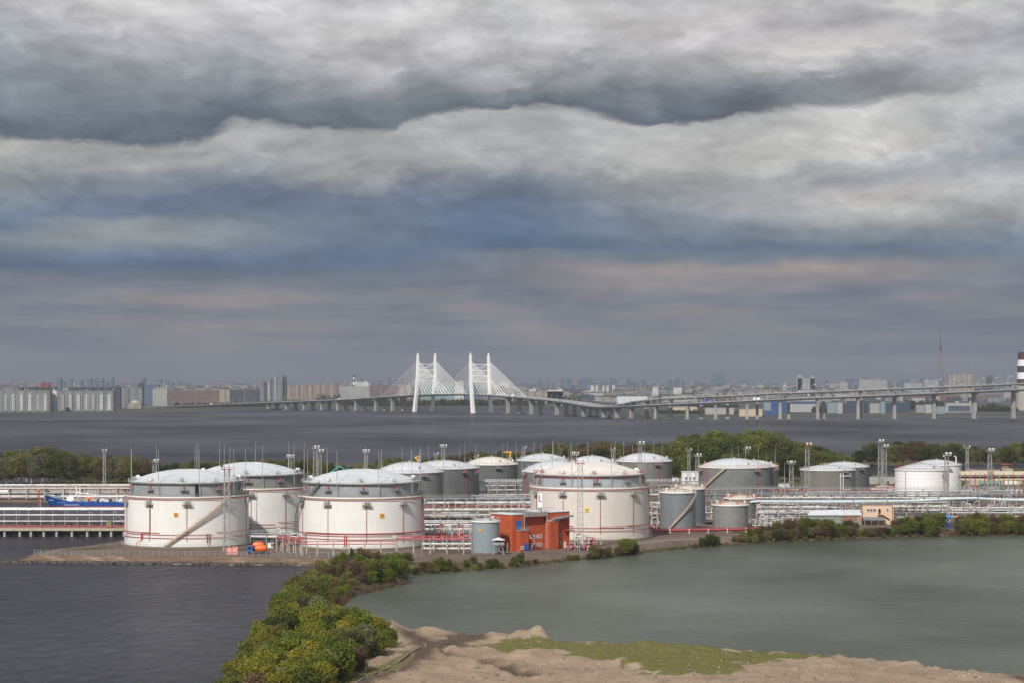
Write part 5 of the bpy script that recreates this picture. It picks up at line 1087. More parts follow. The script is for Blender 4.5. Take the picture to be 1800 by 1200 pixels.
# pink electrical cabinets, mixer truck
Y = Yg(974); root = thing('electrical_cabinet', 'pink double electrical cabinet at the foot of the rust-topped mast', 'electrical cabinet', (PX(408, Y), Y, 2.0))
for s, nm in ((-1, 'cabinet'), (1, 'cabinet')):
    b = MB(); b.box((PX(408, Y) + s * 1.02, Y + .8, 3.2 + (.15 if s > 0 else 0)), (2.0, 1.5, 2.4 + (.3 if s > 0 else 0))); cb = b.build('cabinet', M_pink, root)
    slab_on(root, (PX(408, Y) + s * 1.0, Y + .05, 3.6), (1, 0, 0), (0, -1, 0), .45, .6, M_wfr, 'notice', parent=cb)
def truck():
    Y = Yg(973); x = PX(452, Y); root = thing('mixer_truck', 'blue-cabbed truck carrying two bright orange tanks by the embankment fence', 'truck', (x, Y, 2.0))
    b = MB(); xc = x - 2.7; b.prism([(xc - 1.1, Y), (xc + 1.1, Y), (xc + 1.1, Y + 2.4), (xc - 1.1, Y + 2.4)], 2.7, 4.9, [4.55, 4.95, 4.95, 4.55]); cb = b.build('cab', M_blue, root)
    slab_on(root, (xc, Y, 4.2), (1, 0, 0), (0, -1, 0), 1.3, .7, M_glass, 'window', parent=cb); slab_on(root, (xc - 1.1, Y + 1.2, 4.1), (0, 1, 0), (-1, 0, 0), 2.0, .8, M_glass, 'windscreen', parent=cb)
    b = MB(); b.box((x + 1.0, Y + 1.2, 2.75), (5.6, 2.2, .3)); b.build('chassis', M_dark, root)
    b = MB(); b.lathe([(.3, -2.2), (1.0, -1.9), (1.3, -1.0), (1.3, .9), (1.0, 1.9), (.35, 2.3)], (0, 0), 20, True, True); b.v = [(x + 1.2 + q[2], Y + .9 + q[0], 4.0 + q[1]) for q in b.v]; b.build('drum', M_orange, root, True)
    b = MB(); b.lathe([(.3, -2.0), (1.0, -1.6), (1.25, -.6), (1.25, .9), (.9, 1.9)], (0, 0), 20, True, True); b.v = [(x - .1 + q[2], Y + 3.6 + q[0], 4.9 + q[1]) for q in b.v]; b.build('drum', M_orange, root, True)
    b = MB(); b.box((x - .1, Y + 3.6, 3.2), (3.6, 1.6, 1.2)); b.build('drum_cradle', M_dred, root)
    for k in (-2.8, .8, 2.2):
        for yy in (Y + .15, Y + 2.25): b = MB(); b.tube((x + k, yy - .15, 2.5), (x + k, yy + .15, 2.5), .5, 14); b.build('wheel', M_black, root, True)
truck()
# cranes
def crane(px, pyb, boom, label, m, cab=True, w=.7):
    Y = Yg(pyb); root = thing('crane', label, 'crane', (PX(px, Y), Y, 2.0)); pts = [Vector((PX(a, Y), Y, PZ(b_, Y))) for a, b_ in boom]
    b = MB(); b.beam((PX(px, Y), Y, 2), pts[0], w * 1.3); b.build('column', m, root)
    for i, (p, q) in enumerate(zip(pts, pts[1:])): b = MB(); b.beam(p, q, w * (1 - .15 * i)); b.build('boom', m, root)
    if cab: b = MB(); b.box(tuple(pts[0] + Vector((.9, 0, .4))), (1.6, 1.6, 1.6)); b.build('cab', M_steel, root)
crane(733, 862, [(735, 808), (729, 803), (738, 801)], 'small yellow crane over the domes near the dark tank', M_yellow, w=.8)
crane(895, 856, [(895, 806), (898, 793), (885, 794), (899, 793)], 'yellow crane with its boom angled over the cream ribbed dome', M_yellow, w=.8)
b = MB(); crane(619, 866, [(608, 826), (617, 815), (611, 805)], 'dark blue crane with a red pulley box behind the curling-stair tank', mat('dark_blue_paint', (.04, .08, .16), .5), cab=False, w=.9)
crane(580, 866, [(580, 830), (596, 818), (606, 824)], 'green crane boom low over the dome of the curling-stair tank', mat('green_crane_paint', (.05, .36, .28), .5), cab=False, w=.6)

# fence on the embankment
Yf = Yg(976); xa, xb = PX(60, Yf), PX(742, Yf); fn = thing('mesh_fence', 'low grey wire fence along the top of the concrete embankment', 'fence', (xa, Yf, 2.0)); n = 62
def fy(t): return Yg(975 + 4.5 * t)
for k in range(n + 1):
    t = k / n; b = MB(); yy = fy(t); xx = PX(60 + 682 * t, yy); b.beam((xx, yy, 1.7), (xx, yy, 3.9), .13); b.build('post', M_steel, fn)
b = MB()
for h in (.25, .7, 1.15, 1.6, 1.85):
    for k in range(n): t, t2 = k / n, (k + 1) / n; b.beam((PX(60 + 682 * t, fy(t)), fy(t), 2 + h), (PX(60 + 682 * t2, fy(t2)), fy(t2), 2 + h), .045)
b.build('wire', M_steel, fn)['kind'] = 'stuff'
# rocks at the foot of the embankment
b = MB(); r = random.Random(5)
for k in range(420):
    t = r.random(); px = 8 + 600 * t; py = 989 + 5 * t + r.uniform(-1.2, .6); p = P(px, py, 0); s = r.uniform(.4, 1.5); rz = r.uniform(0, 3)
    q = [(p.x + s * math.cos(rz + j * PI / 2.5) * r.uniform(.7, 1.2), p.y + s * .7 * math.sin(rz + j * PI / 2.5) * r.uniform(.7, 1.2)) for j in range(5)]
    hh = r.uniform(.35, 1.1); b.prism(q, -.3, hh, [hh * r.uniform(.6, 1.1) for _ in q])
o = b.build('rubble', M_stone); struct(o, 'stuff')
b = MB()
for k in range(8):
    t = r.random(); px = 60 + 540 * t; p = P(px, 990 + 4 * t - r.uniform(0, .8), .2); b.box((p.x, p.y, .3), (r.uniform(1, 3), .5, .2), r.uniform(-.1, .1))
struct(b.build('rubble', M_conc), 'stuff')
# white debris on the shore of the sand
b = MB()
for k in range(170):
    px, py = (r.gauss(1705, 26), r.gauss(1185, 3.5)) if k < 60 else (r.uniform(1290, 1760), r.uniform(1160, 1196)) if k < 100 else (r.uniform(690, 1300), r.uniform(1128, 1195))
    p = P(px, py, 3.4); s = r.uniform(.05, .16); hz = land_h(np.array([p.x]), np.array([p.y]), True)[0][0]; b.box((p.x, p.y, hz + .05), (s * 1.6, s, s), r.uniform(0, 3))
struct(b.build('rubble', M_pipew), 'stuff')

# ---------------------------------------------------------------- jetties and ship
def pier():
    ya, yb = 921, 934; Yn, Yb = 921.0, 934.0; x0, x1 = PX(-60, Yn), PX(262, Yn)
    root = thing('pipe_jetty', 'piled concrete jetty with white pipe bridge and red railing', 'jetty', (x0, Yn, 0))
    b = MB(); b.box(((x0 + x1) / 2, (Yn + Yb) / 2, 3.0), (x1 - x0, Yb - Yn, 1.0)); b.build('deck', mat('tan_concrete', (.40, .35, .27), .85, var=.2), root)
    for yy in (Yn + 3.5, Yn + 8): b = MB(); b.box(((x0 + x1) / 2, yy, 1.5), (x1 - x0, 1, 2.0)); b.build('beam', M_black, root)  # black walls added below the deck, standing for the shade underneath
    r = random.Random(2); k = 0; x = x0 + 2
    while x < x1 and k < 80:
        for yy in (Yn + .9, Yb - 1.5):
            b = MB(); b.tube((x, yy, 2.6), (x, yy, 1.3), .35, 8, .6); b.tube((x, yy, 1.3), (x, yy, -1.0), .6, 8, .5); b.build('pile', M_conc, root, True)
        k += 1; x += r.choice((4.5, 6.2, 5.2))
    zt = PZ(894.5, Yn + 3); n = int((x1 - x0) / 4.75)
    for k in range(n + 1):
        xx = x0 + (x1 - x0) * k / n
        b = MB(); b.beam((xx, Yn + 3, 3.5), (xx, Yn + 3, zt), .22); b.build('post', M_steell, root)
        if k % 2 == 0: b = MB(); b.beam((xx, Yn + 9, 3.5), (xx, Yn + 9, zt), .2); b.build('post', M_steel, root)
    for (yy, z, rr, m) in ((Yn + 3, zt, .42, M_pipew), (Yn + 4.2, zt - .2, .42, M_pipew), (Yn + 8.5, zt + .1, .4, M_pipew), (Yn + 3, PZ(904.2, Yn + 3), .28, M_pipew), (Yn + 6, PZ(906, Yn + 3), .25, M_pipeg), (Yn + 3, PZ(915, Yn + 3), .16, M_pipeg), (Yn + 8, PZ(917, Yn + 3), .4, M_dark), (Yn + 6, PZ(919.5, Yn + 3), .3, M_dark), (Yn + 2, PZ(923, Yn + 3), .22, M_dred)):
        b = MB(); b.tube((x0, yy, z), (x1, yy, z), rr, 8); b.build('pipe', m, root, True)
    for (k0) in (12, 13):
        xx = x0 + (x1 - x0) * k0 / n; x2 = xx + 4.75; b = MB()
        b.beam((xx, Yn + 3, zt - .4), (x2 if k0 == 12 else xx, Yn + 3, zt - 6), .15) if k0 == 12 else b.beam((x2, Yn + 3, zt - .4), (xx, Yn + 3, zt - 6), .15)
        b.build('brace', M_steell, root)
    b = MB()
    for h in (.35, .75, 1.15): b.beam((x0, Yn + .15, 3.5 + h), (x1, Yn + .15, 3.5 + h), .12)
    for k in range(int((x1 - x0) / 1.2)): b.beam((x0 + k * 1.2, Yn + .15, 3.5), (x0 + k * 1.2, Yn + .15, 4.65), .13)
    b.build('railing', M_red, root)
    for k in range(26):
        xx = x0 + 20 + k * 1.9 + r.uniform(-.5, .5); b = MB(); h = r.uniform(.8, 2.8); b.tube((xx, Yn + 7, 3.5), (xx, Yn + 7, 3.5 + h), r.uniform(.12, .3), 6); b.box((xx, Yn + 7, 3.5 + h), (.8, .6, .5)); b.build('valve', M_dark if k % 3 else M_steel, root)
    Yc = Yn + 1.2; xx = PX(191, Yc); c = thing('tarp_booth', 'olive tarpaulin-covered booth near the shore end of the jetty', 'booth', (xx, Yc, 3.5))
    b = MB(); b.box((xx, Yc + .8, 4.7), (2.0, 1.5, 2.4)); b.build('cover', M_olive, c); b = MB(); b.prism([(xx - 1.1, Yc), (xx + 1.1, Yc), (xx + 1.1, Yc + 1.6), (xx - 1.1, Yc + 1.6)], 5.91, 6.0, [5.95, 5.95, 6.6, 6.6]); b.build('top', M_olive, c)
pier()
# trestle behind the ship on the far bank
Y = 1172.0; x0, x1 = PX(-80, Y), PX(300, Y); root = thing('pipe_trestle', 'long grey trestle with a white top pipe on the bank behind the blue ship', 'pipe trestle', (x0, Y, 2.0))
zt = PZ(851.5, Y); n = int((x1 - x0) / 9.1)
for k in range(n + 1):
    xx = x0 + (x1 - x0) * k / n
    for dy in (0, 5): b = MB(); b.beam((xx, Y + dy, 1.8), (xx, Y + dy, zt), .45); b.build('post', M_conc, root)
    b = MB(); b.beam((xx, Y - .3, zt - .6), (xx, Y + 5.4, zt - .6), .3); b.beam((xx, Y - .3, zt - 3.4), (xx, Y + 5.4, zt - 3.4), .3); b.build('cross_beam', M_steel, root)
for (dy, yy, rr, m) in ((0, 851.5, .4, M_pipew), (2, 853.5, .3, M_pipew), (0, 857, .22, M_pipeg), (4.5, 859, .3, M_dred), (0, 871, .35, M_pipew), (2, 873, .3, M_pipew), (4, 868, .3, M_pipeg), (3, 865, .25, M_pipew)):
    b = MB(); b.tube((x0, Y + dy, PZ(yy, Y)), (x1, Y + dy, PZ(yy, Y)), rr, 8); b.build('pipe', m, root, True)
# low walls and parked things on that bank
for (px0, px1, py, hh, m, lab) in ((18, 60, 862, 3, M_conc, 'long low concrete wall'), (62, 80, 862, 3.6, M_brown, 'brown brick shed'), (82, 215, 861, 2.6, M_conc, 'long pale boundary wall'), (-20, 16, 863, 2.6, M_wfr, 'white wall')):
    Y = Yg(py + 5); o = thing('boundary_wall' if 'wall' in lab else 'shed', lab + ' on the bank behind the trestle', 'wall' if 'wall' in lab else 'shed', (PX(px0, Y), Y, 2.0))
    b = MB(); b.box(((PX(px0, Y) + PX(px1, Y)) / 2, Y, 2 + hh / 2), (PX(px1, Y) - PX(px0, Y), 1.0 if 'wall' in lab else 6, hh)); b.build('body', m, o)
    b = MB(); b.box(((PX(px0, Y) + PX(px1, Y)) / 2, Y, 2.1 + hh), (PX(px1, Y) - PX(px0, Y) + .3, 1.3 if 'wall' in lab else 6.4, .2)); b.build('coping', M_conc if 'wall' in lab else M_dred, o)
r = random.Random(9)
for k in range(22):
    px = 110 + k * 5.4 + r.uniform(-1.5, 1.5); Y = Yg(874); h = r.uniform(4, 6.4); o = thing('bollard_post', 'x', 'post', (PX(px, Y), Y, 2), 'brown posts behind the ship')
    b = MB(); b.tube((PX(px, Y), Y, 2), (PX(px, Y), Y, 2 + h), .32, 8, .26); b.build('post', M_conc if k % 2 else M_brown, o); b = MB(); b.tube((PX(px, Y), Y, 2 + h), (PX(px, Y), Y, 2.3 + h), .45, 8); b.build('cap', M_steell, o)
    reg(o, ('grey' if k % 2 else 'brown') + ' upright pipe post', 'on the bank behind the blue ship', px)
def ship():
    Yc = 1131.0 + 6.5; xb = PX(72, 1131); L = 82.0; root = thing('tanker_ship', 'bright blue river tanker with red waterline and white deck pipes moored behind the jetty', 'ship', (xb, Yc, 0))
    st = []
    N = 40
    for i in range(N + 1):
        t = i / N; x = xb + L * t
        s = min(1, t / .16); half = 6.3 * math.sin(s * PI / 2) ** .75 if t < .16 else 6.3
        if t > .93: half = 6.3 * (1 - ((t - .93) / .07) ** 2 * .35)
        zt = 2.9 + 3.2 * max(0, 1 - t / .20) ** 1.15
        st.append((x, half, zt, max(0, .9 * (1 - t / .05)) if t < .05 else 0))
    def hull(z0f, z1f, m, name, rake):
        vs = []; fs = []; K = 5
        for (x, half, zt, _) in st:
            for j in range(K + 1):
                z = z0f + (z1f(zt) - z0f) * j / K; t = (x - xb) / L
                flare = 1 - .55 * max(0, 1 - t / .14) * (1 - (z - z0f) / 6.2); sh = rake * max(0, 1 - t / .12) * max(0, (1 - z / 6.0))
                for sgn in (-1, 1): vs.append((x + sh, Yc + sgn * max(.05, half * flare), z))
        W_ = 2 * (K + 1)
        for i in range(N):
            for j in range(K):
                a = i * W_ + j * 2; b_ = (i + 1) * W_ + j * 2
                fs.append((a, b_, b_ + 2, a + 2)); fs.append((a + 1, a + 3, b_ + 3, b_ + 1))
        fs.append(tuple([N * W_ + j * 2 for j in range(K + 1)] + [N * W_ + j * 2 + 1 for j in range(K, -1, -1)])); fs.append(tuple([j * 2 for j in range(K, -1, -1)] + [j * 2 + 1 for j in range(K + 1)]))
        mb = MB(); mb.add(vs, fs); return mb.build(name, m, root, True)
    hull(.75, lambda zt: zt, M_hull, 'hull', 3.4); hull(-1.2, lambda zt: .74, M_boot, 'boot_topping', 3.6)
    b = MB(); vs = [(x + .2, Yc - max(.05, h - .1), zt - .35) for x, h, zt, _ in st] + [(x + .2, Yc + max(.05, h - .1), zt - .35) for x, h, zt, _ in st]; b.add(vs, [(i, i + 1, N + 2 + i, N + 1 + i) for i in range(N)]); b.build('deck', M_steell, root)
    b = MB(); xx = xb + 7; b.box((xx, Yc, 6.0), (2.2, 4, 1.2)); b.tube((xx - .5, Yc - 2, 6.4), (xx - .5, Yc + 2, 6.4), .7, 10); b.build('windlass', mat('dark_teal', (.04, .14, .20), .5), root)
    b = MB()
    for k in range(12): x = xb + .6 + k * .75; b.beam((x, Yc - 1 - k * .3, 5.6 - k * .12), (x, Yc - 1 - k * .3, 6.8 - k * .12), .08)
    b.beam((xb + .6, Yc - 1, 6.8), (xb + 8.8, Yc - 4.3, 5.5), .1); b.build('bow_rail', M_wfr, root)
    b = MB(); b.box((xb + 45, Yc - 1, 5.4), (64, .7, .35))
    for k in range(17): b.beam((xb + 13.5 + k * 3.9, Yc - 1, 2.6), (xb + 13.5 + k * 3.9, Yc - 1, 6.4), .18)
    for zz in (6.0, 6.5): b.beam((xb + 13, Yc - 1.3, zz), (xb + 77, Yc - 1.3, zz), .09)
    b.build('catwalk', M_wfr, root)
    for k, (dy, zz) in enumerate(((-3, 3.6), (-2.2, 3.6), (1, 3.9), (2.5, 3.9))):
        b = MB(); b.tube((xb + 14, Yc + dy, zz), (xb + 76, Yc + dy, zz), .22, 8); b.build('deck_pipe', M_pipew, root)
    for (dx, h, w) in ((16.4, 10.2, .3), (18.2, 10.0, .25), (9.8, 8.6, .15), (22, 7.6, .25)): b = MB(); b.tube((xb + dx, Yc, 2.6), (xb + dx, Yc, h), w, 8); b.build('mast', M_wfr, root)
    b = MB(); b.tube((xb + 16.4, Yc, 7.2), (xb + 27, Yc - 2, 6.2), .2, 6); b.build('derrick', M_wfr, root)
    b = MB(); b.tube((xb + 21.5, Yc - 2.5, 4.4), (xb + 25, Yc - 2.5, 4.4), .6, 10, .4); b.build('lifeboat', M_orange, root, True)
    rr = random.Random(4)
    for k in range(34):
        x = xb + 14 + k * 1.35 + rr.uniform(-.4, .4); b = MB(); s = rr.uniform(.4, 1.3); b.box((x, Yc - rr.uniform(1.5, 4.5), 2.6 + s / 2 + .2), (s, s, s + .4)); b.build('deck_fitting', rr.choice((M_wfr, M_wfr, M_steel, M_dark, M_red, M_pipew)), root)
    b = MB(); b.box((xb + 13.8, Yc, 4.0), (3.4, 6, 2.2)); fo = b.build('forecastle_house', M_wfr, root)
    b = MB(); b.box((xb + 73, Yc, 5.2), (12, 9, 5.0)); b.box((xb + 74, Yc, 9.0), (7, 8, 2.6)); dh = b.build('deckhouse', M_wfr, root)
    for k in range(6): slab_on(root, (xb + 68.5 + k * 1.8, Yc - 4.5, 6.2), (1, 0, 0), (0, -1, 0), .8, .7, M_glass, 'window', parent=dh)
    for (a, c, zz, m) in ((3.3, 5.6, 3.55, M_wfr), (11.5, 19.0, 1.35, M_wfr), (8, 12.5, 2.45, M_steell)):
        b = MB()
        k = a
        while k < c: 
            t = k / L; half = 6.3 * math.sin(min(1, t / .16) * PI / 2) ** .75; fl = 1 - .55 * max(0, 1 - t / .14) * (1 - (zz - .75) / 6.2)
            b.box((xb + k + .1, Yc - half * fl - .06, zz), (.28, .1, .22)); k += .42
        b.build('hull_marking', m, root)['kind'] = 'stuff'
ship()
# mooring dolphin beside the bow
Y = 1128.0; o = thing('mooring_pile', 'rust-brown mooring pile with pale fender by the ship bow', 'mooring pile', (PX(68.5, Y), Y, 0))
b = MB(); b.tube((PX(68, Y), Y, -1), (PX(68, Y), Y, 9), .35, 8); b.build('pile', M_dred, o); b = MB(); b.tube((PX(70.8, Y), Y, -1), (PX(70.8, Y), Y, 4.5), .25, 8); b.build('fender', M_conc, o)
b = MB(); b.tube((PX(68, Y), Y, 9), (PX(68, Y), Y, 9.7), .3, 8); b.build('lamp', M_wfr, o)

# parked cars at the foot of the grove
def car(m):
    o = thing('parked_car', 'x', 'car', (0, 0, 0), 'cars parked by the grove'); b = MB(); b.prism([(-2.2, -.85), (2.2, -.85), (2.2, .85), (-2.2, .85)], .45, 1.0); b.prism([(-1.3, -.78), (1.2, -.78), (1.2, .78), (-1.3, .78)], 1.01, 1.5); bd = b.build('body', m, o)
    b = MB(); b.box((-.05, 0, 1.28), (2.1, 1.62, .34)); b.build('windows', M_glass, o)
    for x in (-1.4, 1.4):
        for y in (-.82, .82): b = MB(); b.tube((x, y - .1, .35), (x, y + .1, .35), .35, 12); b.build('wheel', M_black, o)
    return o
for i, (m, nm) in enumerate(((M_red, 'red'), (M_blue, 'blue'), (M_wfr, 'white'), (M_dark, 'black'), (M_steell, 'silver'))):
    o = car(m); o.location = P(1388 + i * 5.2, 862 - (i % 2) * 2, 2.0); o.rotation_euler.z = .2; o['label'] = nm + ' car parked between the broad grey tank and the low grey tanks'

b = MB(); r = random.Random(12)
for k in range(900):
    px, py = r.uniform(660, 1800), r.uniform(1104, 1200)
    p = P(px, py, 3.4)
    if sdist(np.array([p.x]), np.array([p.y]), LAND)[0] < 1: continue
    hz = land_h(np.array([p.x]), np.array([p.y]), True)[0][0]; s = abs(r.gauss(0, .14)) + .06; a = r.uniform(0, 3)
    q = [(p.x + s * math.cos(a + j * 1.257) * r.uniform(.7, 1.3), p.y + s * math.sin(a + j * 1.257) * r.uniform(.7, 1.3)) for j in range(5)]; b.prism(q, hz - .1, hz + s * .8, [hz + s * r.uniform(.3, .9) for _ in q])
struct(b.build('rubble', M_concd), 'stuff')
# ---------------------------------------------------------------- cable-stayed bridge and viaduct
M_pyl = mat('pylon_white', (.88, .87, .83), .5, var=.05, scale=.1)
M_deck = mat('deck_concrete', (.33, .33, .32), .7, var=.12, scale=.05)
M_pier = mat('pier_concrete', (.30, .295, .28), .8, var=.12, scale=.05)
ctrl = [(200, 5200, 717), (290, 5000, 713.5), (400, 4850, 709.5), (500, 4700, 705.5), (600, 4600, 701.5), (680, 4520, 696.5), (745, 4420, 693), (798, 4335, 691.8), (851, 4250, 692.8), (900, 4165, 696), (960, 4050, 701.5), (1005, 3950, 707), (1035, 3850, 712), (1060, 3760, 714.5), (1100, 3680, 713.5), (1150, 3635, 710.8), (1250, 3600, 706.5), (1400, 3590, 699.5), (1500, 3595, 696), (1600, 3605, 692), (1716, 3625, 687), (1800, 3650, 683.5), (1900, 3690, 680)]
CP = [Vector((PX(x, Y), Y, PZ(y, Y))) for x, Y, y in ctrl]
def cr(t):
    i = min(len(CP) - 2, max(0, int(t))); u = t - i
    p = [CP[max(0, min(len(CP) - 1, k))] for k in (i - 1, i, i + 1, i + 2)]
    return 0.5 * ((2 * p[1]) + (p[2] - p[0]) * u + (2 * p[0] - 5 * p[1] + 4 * p[2] - p[3]) * u * u + (3 * p[1] - p[0] - 3 * p[2] + p[3]) * u ** 3)
TT = [i / 14 for i in range(14 * (len(CP) - 1) + 1)]; CL = [cr(t) for t in TT]
def frame(i):
    d = (CL[min(i + 1, len(CL) - 1)] - CL[max(i - 1, 0)]); d.z = 0; d.normalize(); return d, Vector((-d.y, d.x, 0))
upx = [(1040, 714), (1060, 710.5), (1100, 705), (1150, 700.2), (1200, 698), (1300, 694), (1360, 690.2), (1400, 689.5), (1575, 682.5), (1716, 677), (1800, 673.5), (1900, 669)]
def interp(tab, x):
    if x <= tab[0][0]: return None
    for (a, ya), (b_, yb) in zip(tab, tab[1:]):
        if a <= x <= b_: return ya + (yb - ya) * (x - a) / (b_ - a)
    return tab[-1][1]
br = thing('cable_stayed_bridge', 'long viaduct with a white twin-pylon cable-stayed span crossing the bay', 'bridge', (CP[7].x, CP[7].y, 0))
def deckpath(side):
    out = []
    for i, p in enumerate(CL):
        d, s = frame(i); px = p.x / p.y * F + CX; q = p.copy()
        if side > 0:
            far = interp(upx, px)
            q = p + s * 19.5
            if far is not None:
                z2 = PZ(far, q.y); k = min(1, (px - 1040) / 60); q.z = p.z + (z2 - p.z) * k
        else: q = p - s * 0.0
        out.append((q, s))
    return out
DA, DB = deckpath(-1), deckpath(1)
def deck(path, name, w=17.0, t=2.6):
    b = MB(); vs = []
    for q, s in path:
        a, c = q - s * (w / 2), q + s * (w / 2)
        vs += [(a.x, a.y, a.z), (c.x, c.y, c.z), (c.x - s.x * 3.5, c.y - s.y * 3.5, c.z - t), (a.x + s.x * 3.5, a.y + s.y * 3.5, a.z - t)]
    n = len(path); fs = []
    for i in range(n - 1):
        for k in range(4): a = i * 4 + k; c = i * 4 + (k + 1) % 4; fs.append((a, a + 4, c + 4, c))
    b.add(vs, fs); o = b.build(name, M_deck, br)
    b = MB()
    for i in range(n - 1):
        for sg in (-1, 1):
            p, s = path[i]; q, s2 = path[i + 1]; b.beam(p + s * (sg * w / 2) + Vector((0, 0, .55)), q + s2 * (sg * w / 2) + Vector((0, 0, .55)), .35, 1.1)
    b.build('parapet', M_steell, o); return o
deck(DA, 'deck', 18); deck(DB, 'deck', 18)
def at_px(path, x):
    best = min(range(len(path)), key=lambda i: abs(path[i][0].x / path[i][0].y * F + CX - x)); 
    i = max(1, min(len(path) - 2, best)); p, s = path[i]; px = p.x / p.y * F + CX
    j = i + 1 if px < x else i - 1; q = path[j][0]; qx = q.x / q.y * F + CX
    t = (x - px) / (qx - px) if abs(qx - px) > 1e-6 else 0
    return p + (q - p) * t, s
def pier_(p, s, w, top=None, base=-1.0, flare=1.8, dark=False):
    b = MB(); z1 = (top if top is not None else p.z - 2.6); n = 7; vs = []; d = Vector((s.y, -s.x, 0))
    for i in range(n):
        t = i / (n - 1); f = 1 + flare * max(0, (t - .55) / .45) ** 2 ; ww, dd = w * f, 2.2
        z = base + (z1 - base) * t
        for a, c in ((-1, -1), (1, -1), (1, 1), (-1, 1)): q = p + s * (a * ww) + d * (c * dd); vs.append((q.x, q.y, z))
    fs = [(0, 1, 2, 3)[::-1], tuple((n - 1) * 4 + k for k in range(4))]
    for i in range(n - 1):
        for k in range(4): fs.append((i * 4 + k, i * 4 + (k + 1) % 4, (i + 1) * 4 + (k + 1) % 4, (i + 1) * 4 + k))
    b.add(vs, fs); o = b.build('pier', M_pier, br)
    b = MB(); b.box((p.x, p.y, 0.1), (w * 2 + 7, 11, 1.6), math.atan2(s.y, s.x)); b.build('pile_cap', M_concd, o)
for x in (472, 504, 535, 566, 594, 626, 661, 690): p, s = at_px(DA, x); pier_(p, s, 3.0)
for x in (487, 520, 550, 579, 608, 641, 677, 709): p, s = at_px(DB, x); pier_(p, s, 3.0)
for x in (893, 934, 979, 1026, 1061, 1084): p, s = at_px(DA, x); pier_(p, s, 3.0)
for x in (914, 950, 996, 1010, 1038, 1049, 1073): p, s = at_px(DB, x); pier_(p, s, 3.0)
for x in (1110, 1153, 1209, 1258, 1313, 1371, 1437): p, s = at_px(DA, x); pier_(p, s, 2.8, flare=.9)
for x in (1137, 1179, 1233, 1279, 1331, 1386, 1447): p, s = at_px(DB, x); pier_(p, s, 2.8, flare=.9)
for x in (1508, 1513): 
    p, s = at_px(DA if x < 1510 else DB, x); pier_(p, s, 2.6, flare=.7)
for x in (1575, 1645, 1716, 1787):
    p, s = at_px(DA, x); q, s2 = at_px(DB, x); m = p + s * 9.7; top = q.z - 2.6
    pier_(m, s, 3.2, top=top, flare=.1)
    b = MB(); b.box((m.x, m.y, p.z - 3.6), (26, 4, 2.0), math.atan2(s.y, s.x)); b.box((m.x, m.y, top - .6), (26, 4, 1.6), math.atan2(s.y, s.x)); b.build('crosshead', M_pier, br)
# pylons
def pylon(px, lean, sign):
    i = min(range(len(CL)), key=lambda i: abs(CL[i].x / CL[i].y * F + CX - px)); c = CL[i]; d, s = frame(i); zt = 64 + (665 - 623) * c.y / F
    py = bpy.data.objects.new('pylon', None); COL.objects.link(py); py.parent = br; ORG[py] = ORG[br]
    legs = []
    for k, off in enumerate((-10.5, 30.0)):
        base = c + s * off; base.z = -1; n = 12; pts = []
        for j in range(n + 1):
            t = j / n; q = base + d * (lean * (t - .0) * 1.0 + lean * .25 * math.sin(t * PI)) ; q.z = -1 + (zt + 1) * t; pts.append((q, 3.3 * (1 - .42 * t), 3.0 * (1 - .40 * t)))
        vs = []; fs = []
        for q, a, e in pts:
            for u, w in ((-1, -1), (1, -1), (1, 1), (-1, 1)): r_ = q + d * (u * a) + s * (w * e); vs.append(tuple(r_))
        for j in range(n):
            for m in range(4): fs.append((j * 4 + m, j * 4 + (m + 1) % 4, (j + 1) * 4 + (m + 1) % 4, (j + 1) * 4 + m))
        fs.append(tuple(n * 4 + m for m in range(4))); b = MB(); b.add(vs, fs); lg = b.build('leg', M_pyl, py)
        b = MB(); q = pts[-1][0]; b.tube(tuple(q), tuple(q + Vector((0, 0, 5))), 1.5, 8, .6); b.build('tip', M_pyl, py)
        legs.append([p[0] for p in pts])
    def lp(k, t): a = legs[k]; f = t * (len(a) - 1); j = min(len(a) - 2, int(f)); return a[j] + (a[j + 1] - a[j]) * (f - j)
    for t in (.84, .74, .645, .55): b = MB(); b.beam(lp(0, t), lp(1, t), 1.4, 1.4); b.build('crossbeam', M_pyl, py)
    for (t0, t1) in ((.55, .645), (.645, .74), (.74, .84)): b = MB(); b.beam(lp(0, t0), lp(1, t1), .9); b.build('crossbeam', M_pyl, py)
    for k in (0, 1):
        path = DA if k == 0 else DB
        for dirn, reach, cnt in ((-1, 118, 9), (1, 122, 9)):
            for m in range(cnt):
                rr = reach * (1 - m / cnt * .88); top = lp(k, .90 - .30 * m / cnt)
                # walk along the deck
                acc = 0; j = i
                while acc < rr and 0 < j < len(CL) - 2: acc += (CL[j + dirn] - CL[j]).length; j += dirn
                dd, ss = frame(j); over = (acc - rr); base = path[j][0] - dd * (dirn * over) + ss * (-8.8 if k == 0 else 8.8)
                b = MB(); b.tube(top, base, .5, 4, caps=False); b.build('stay_cable', M_pyl, br)
    return py
pylon(735.5, 12, 1); pylon(841, -9, -1)
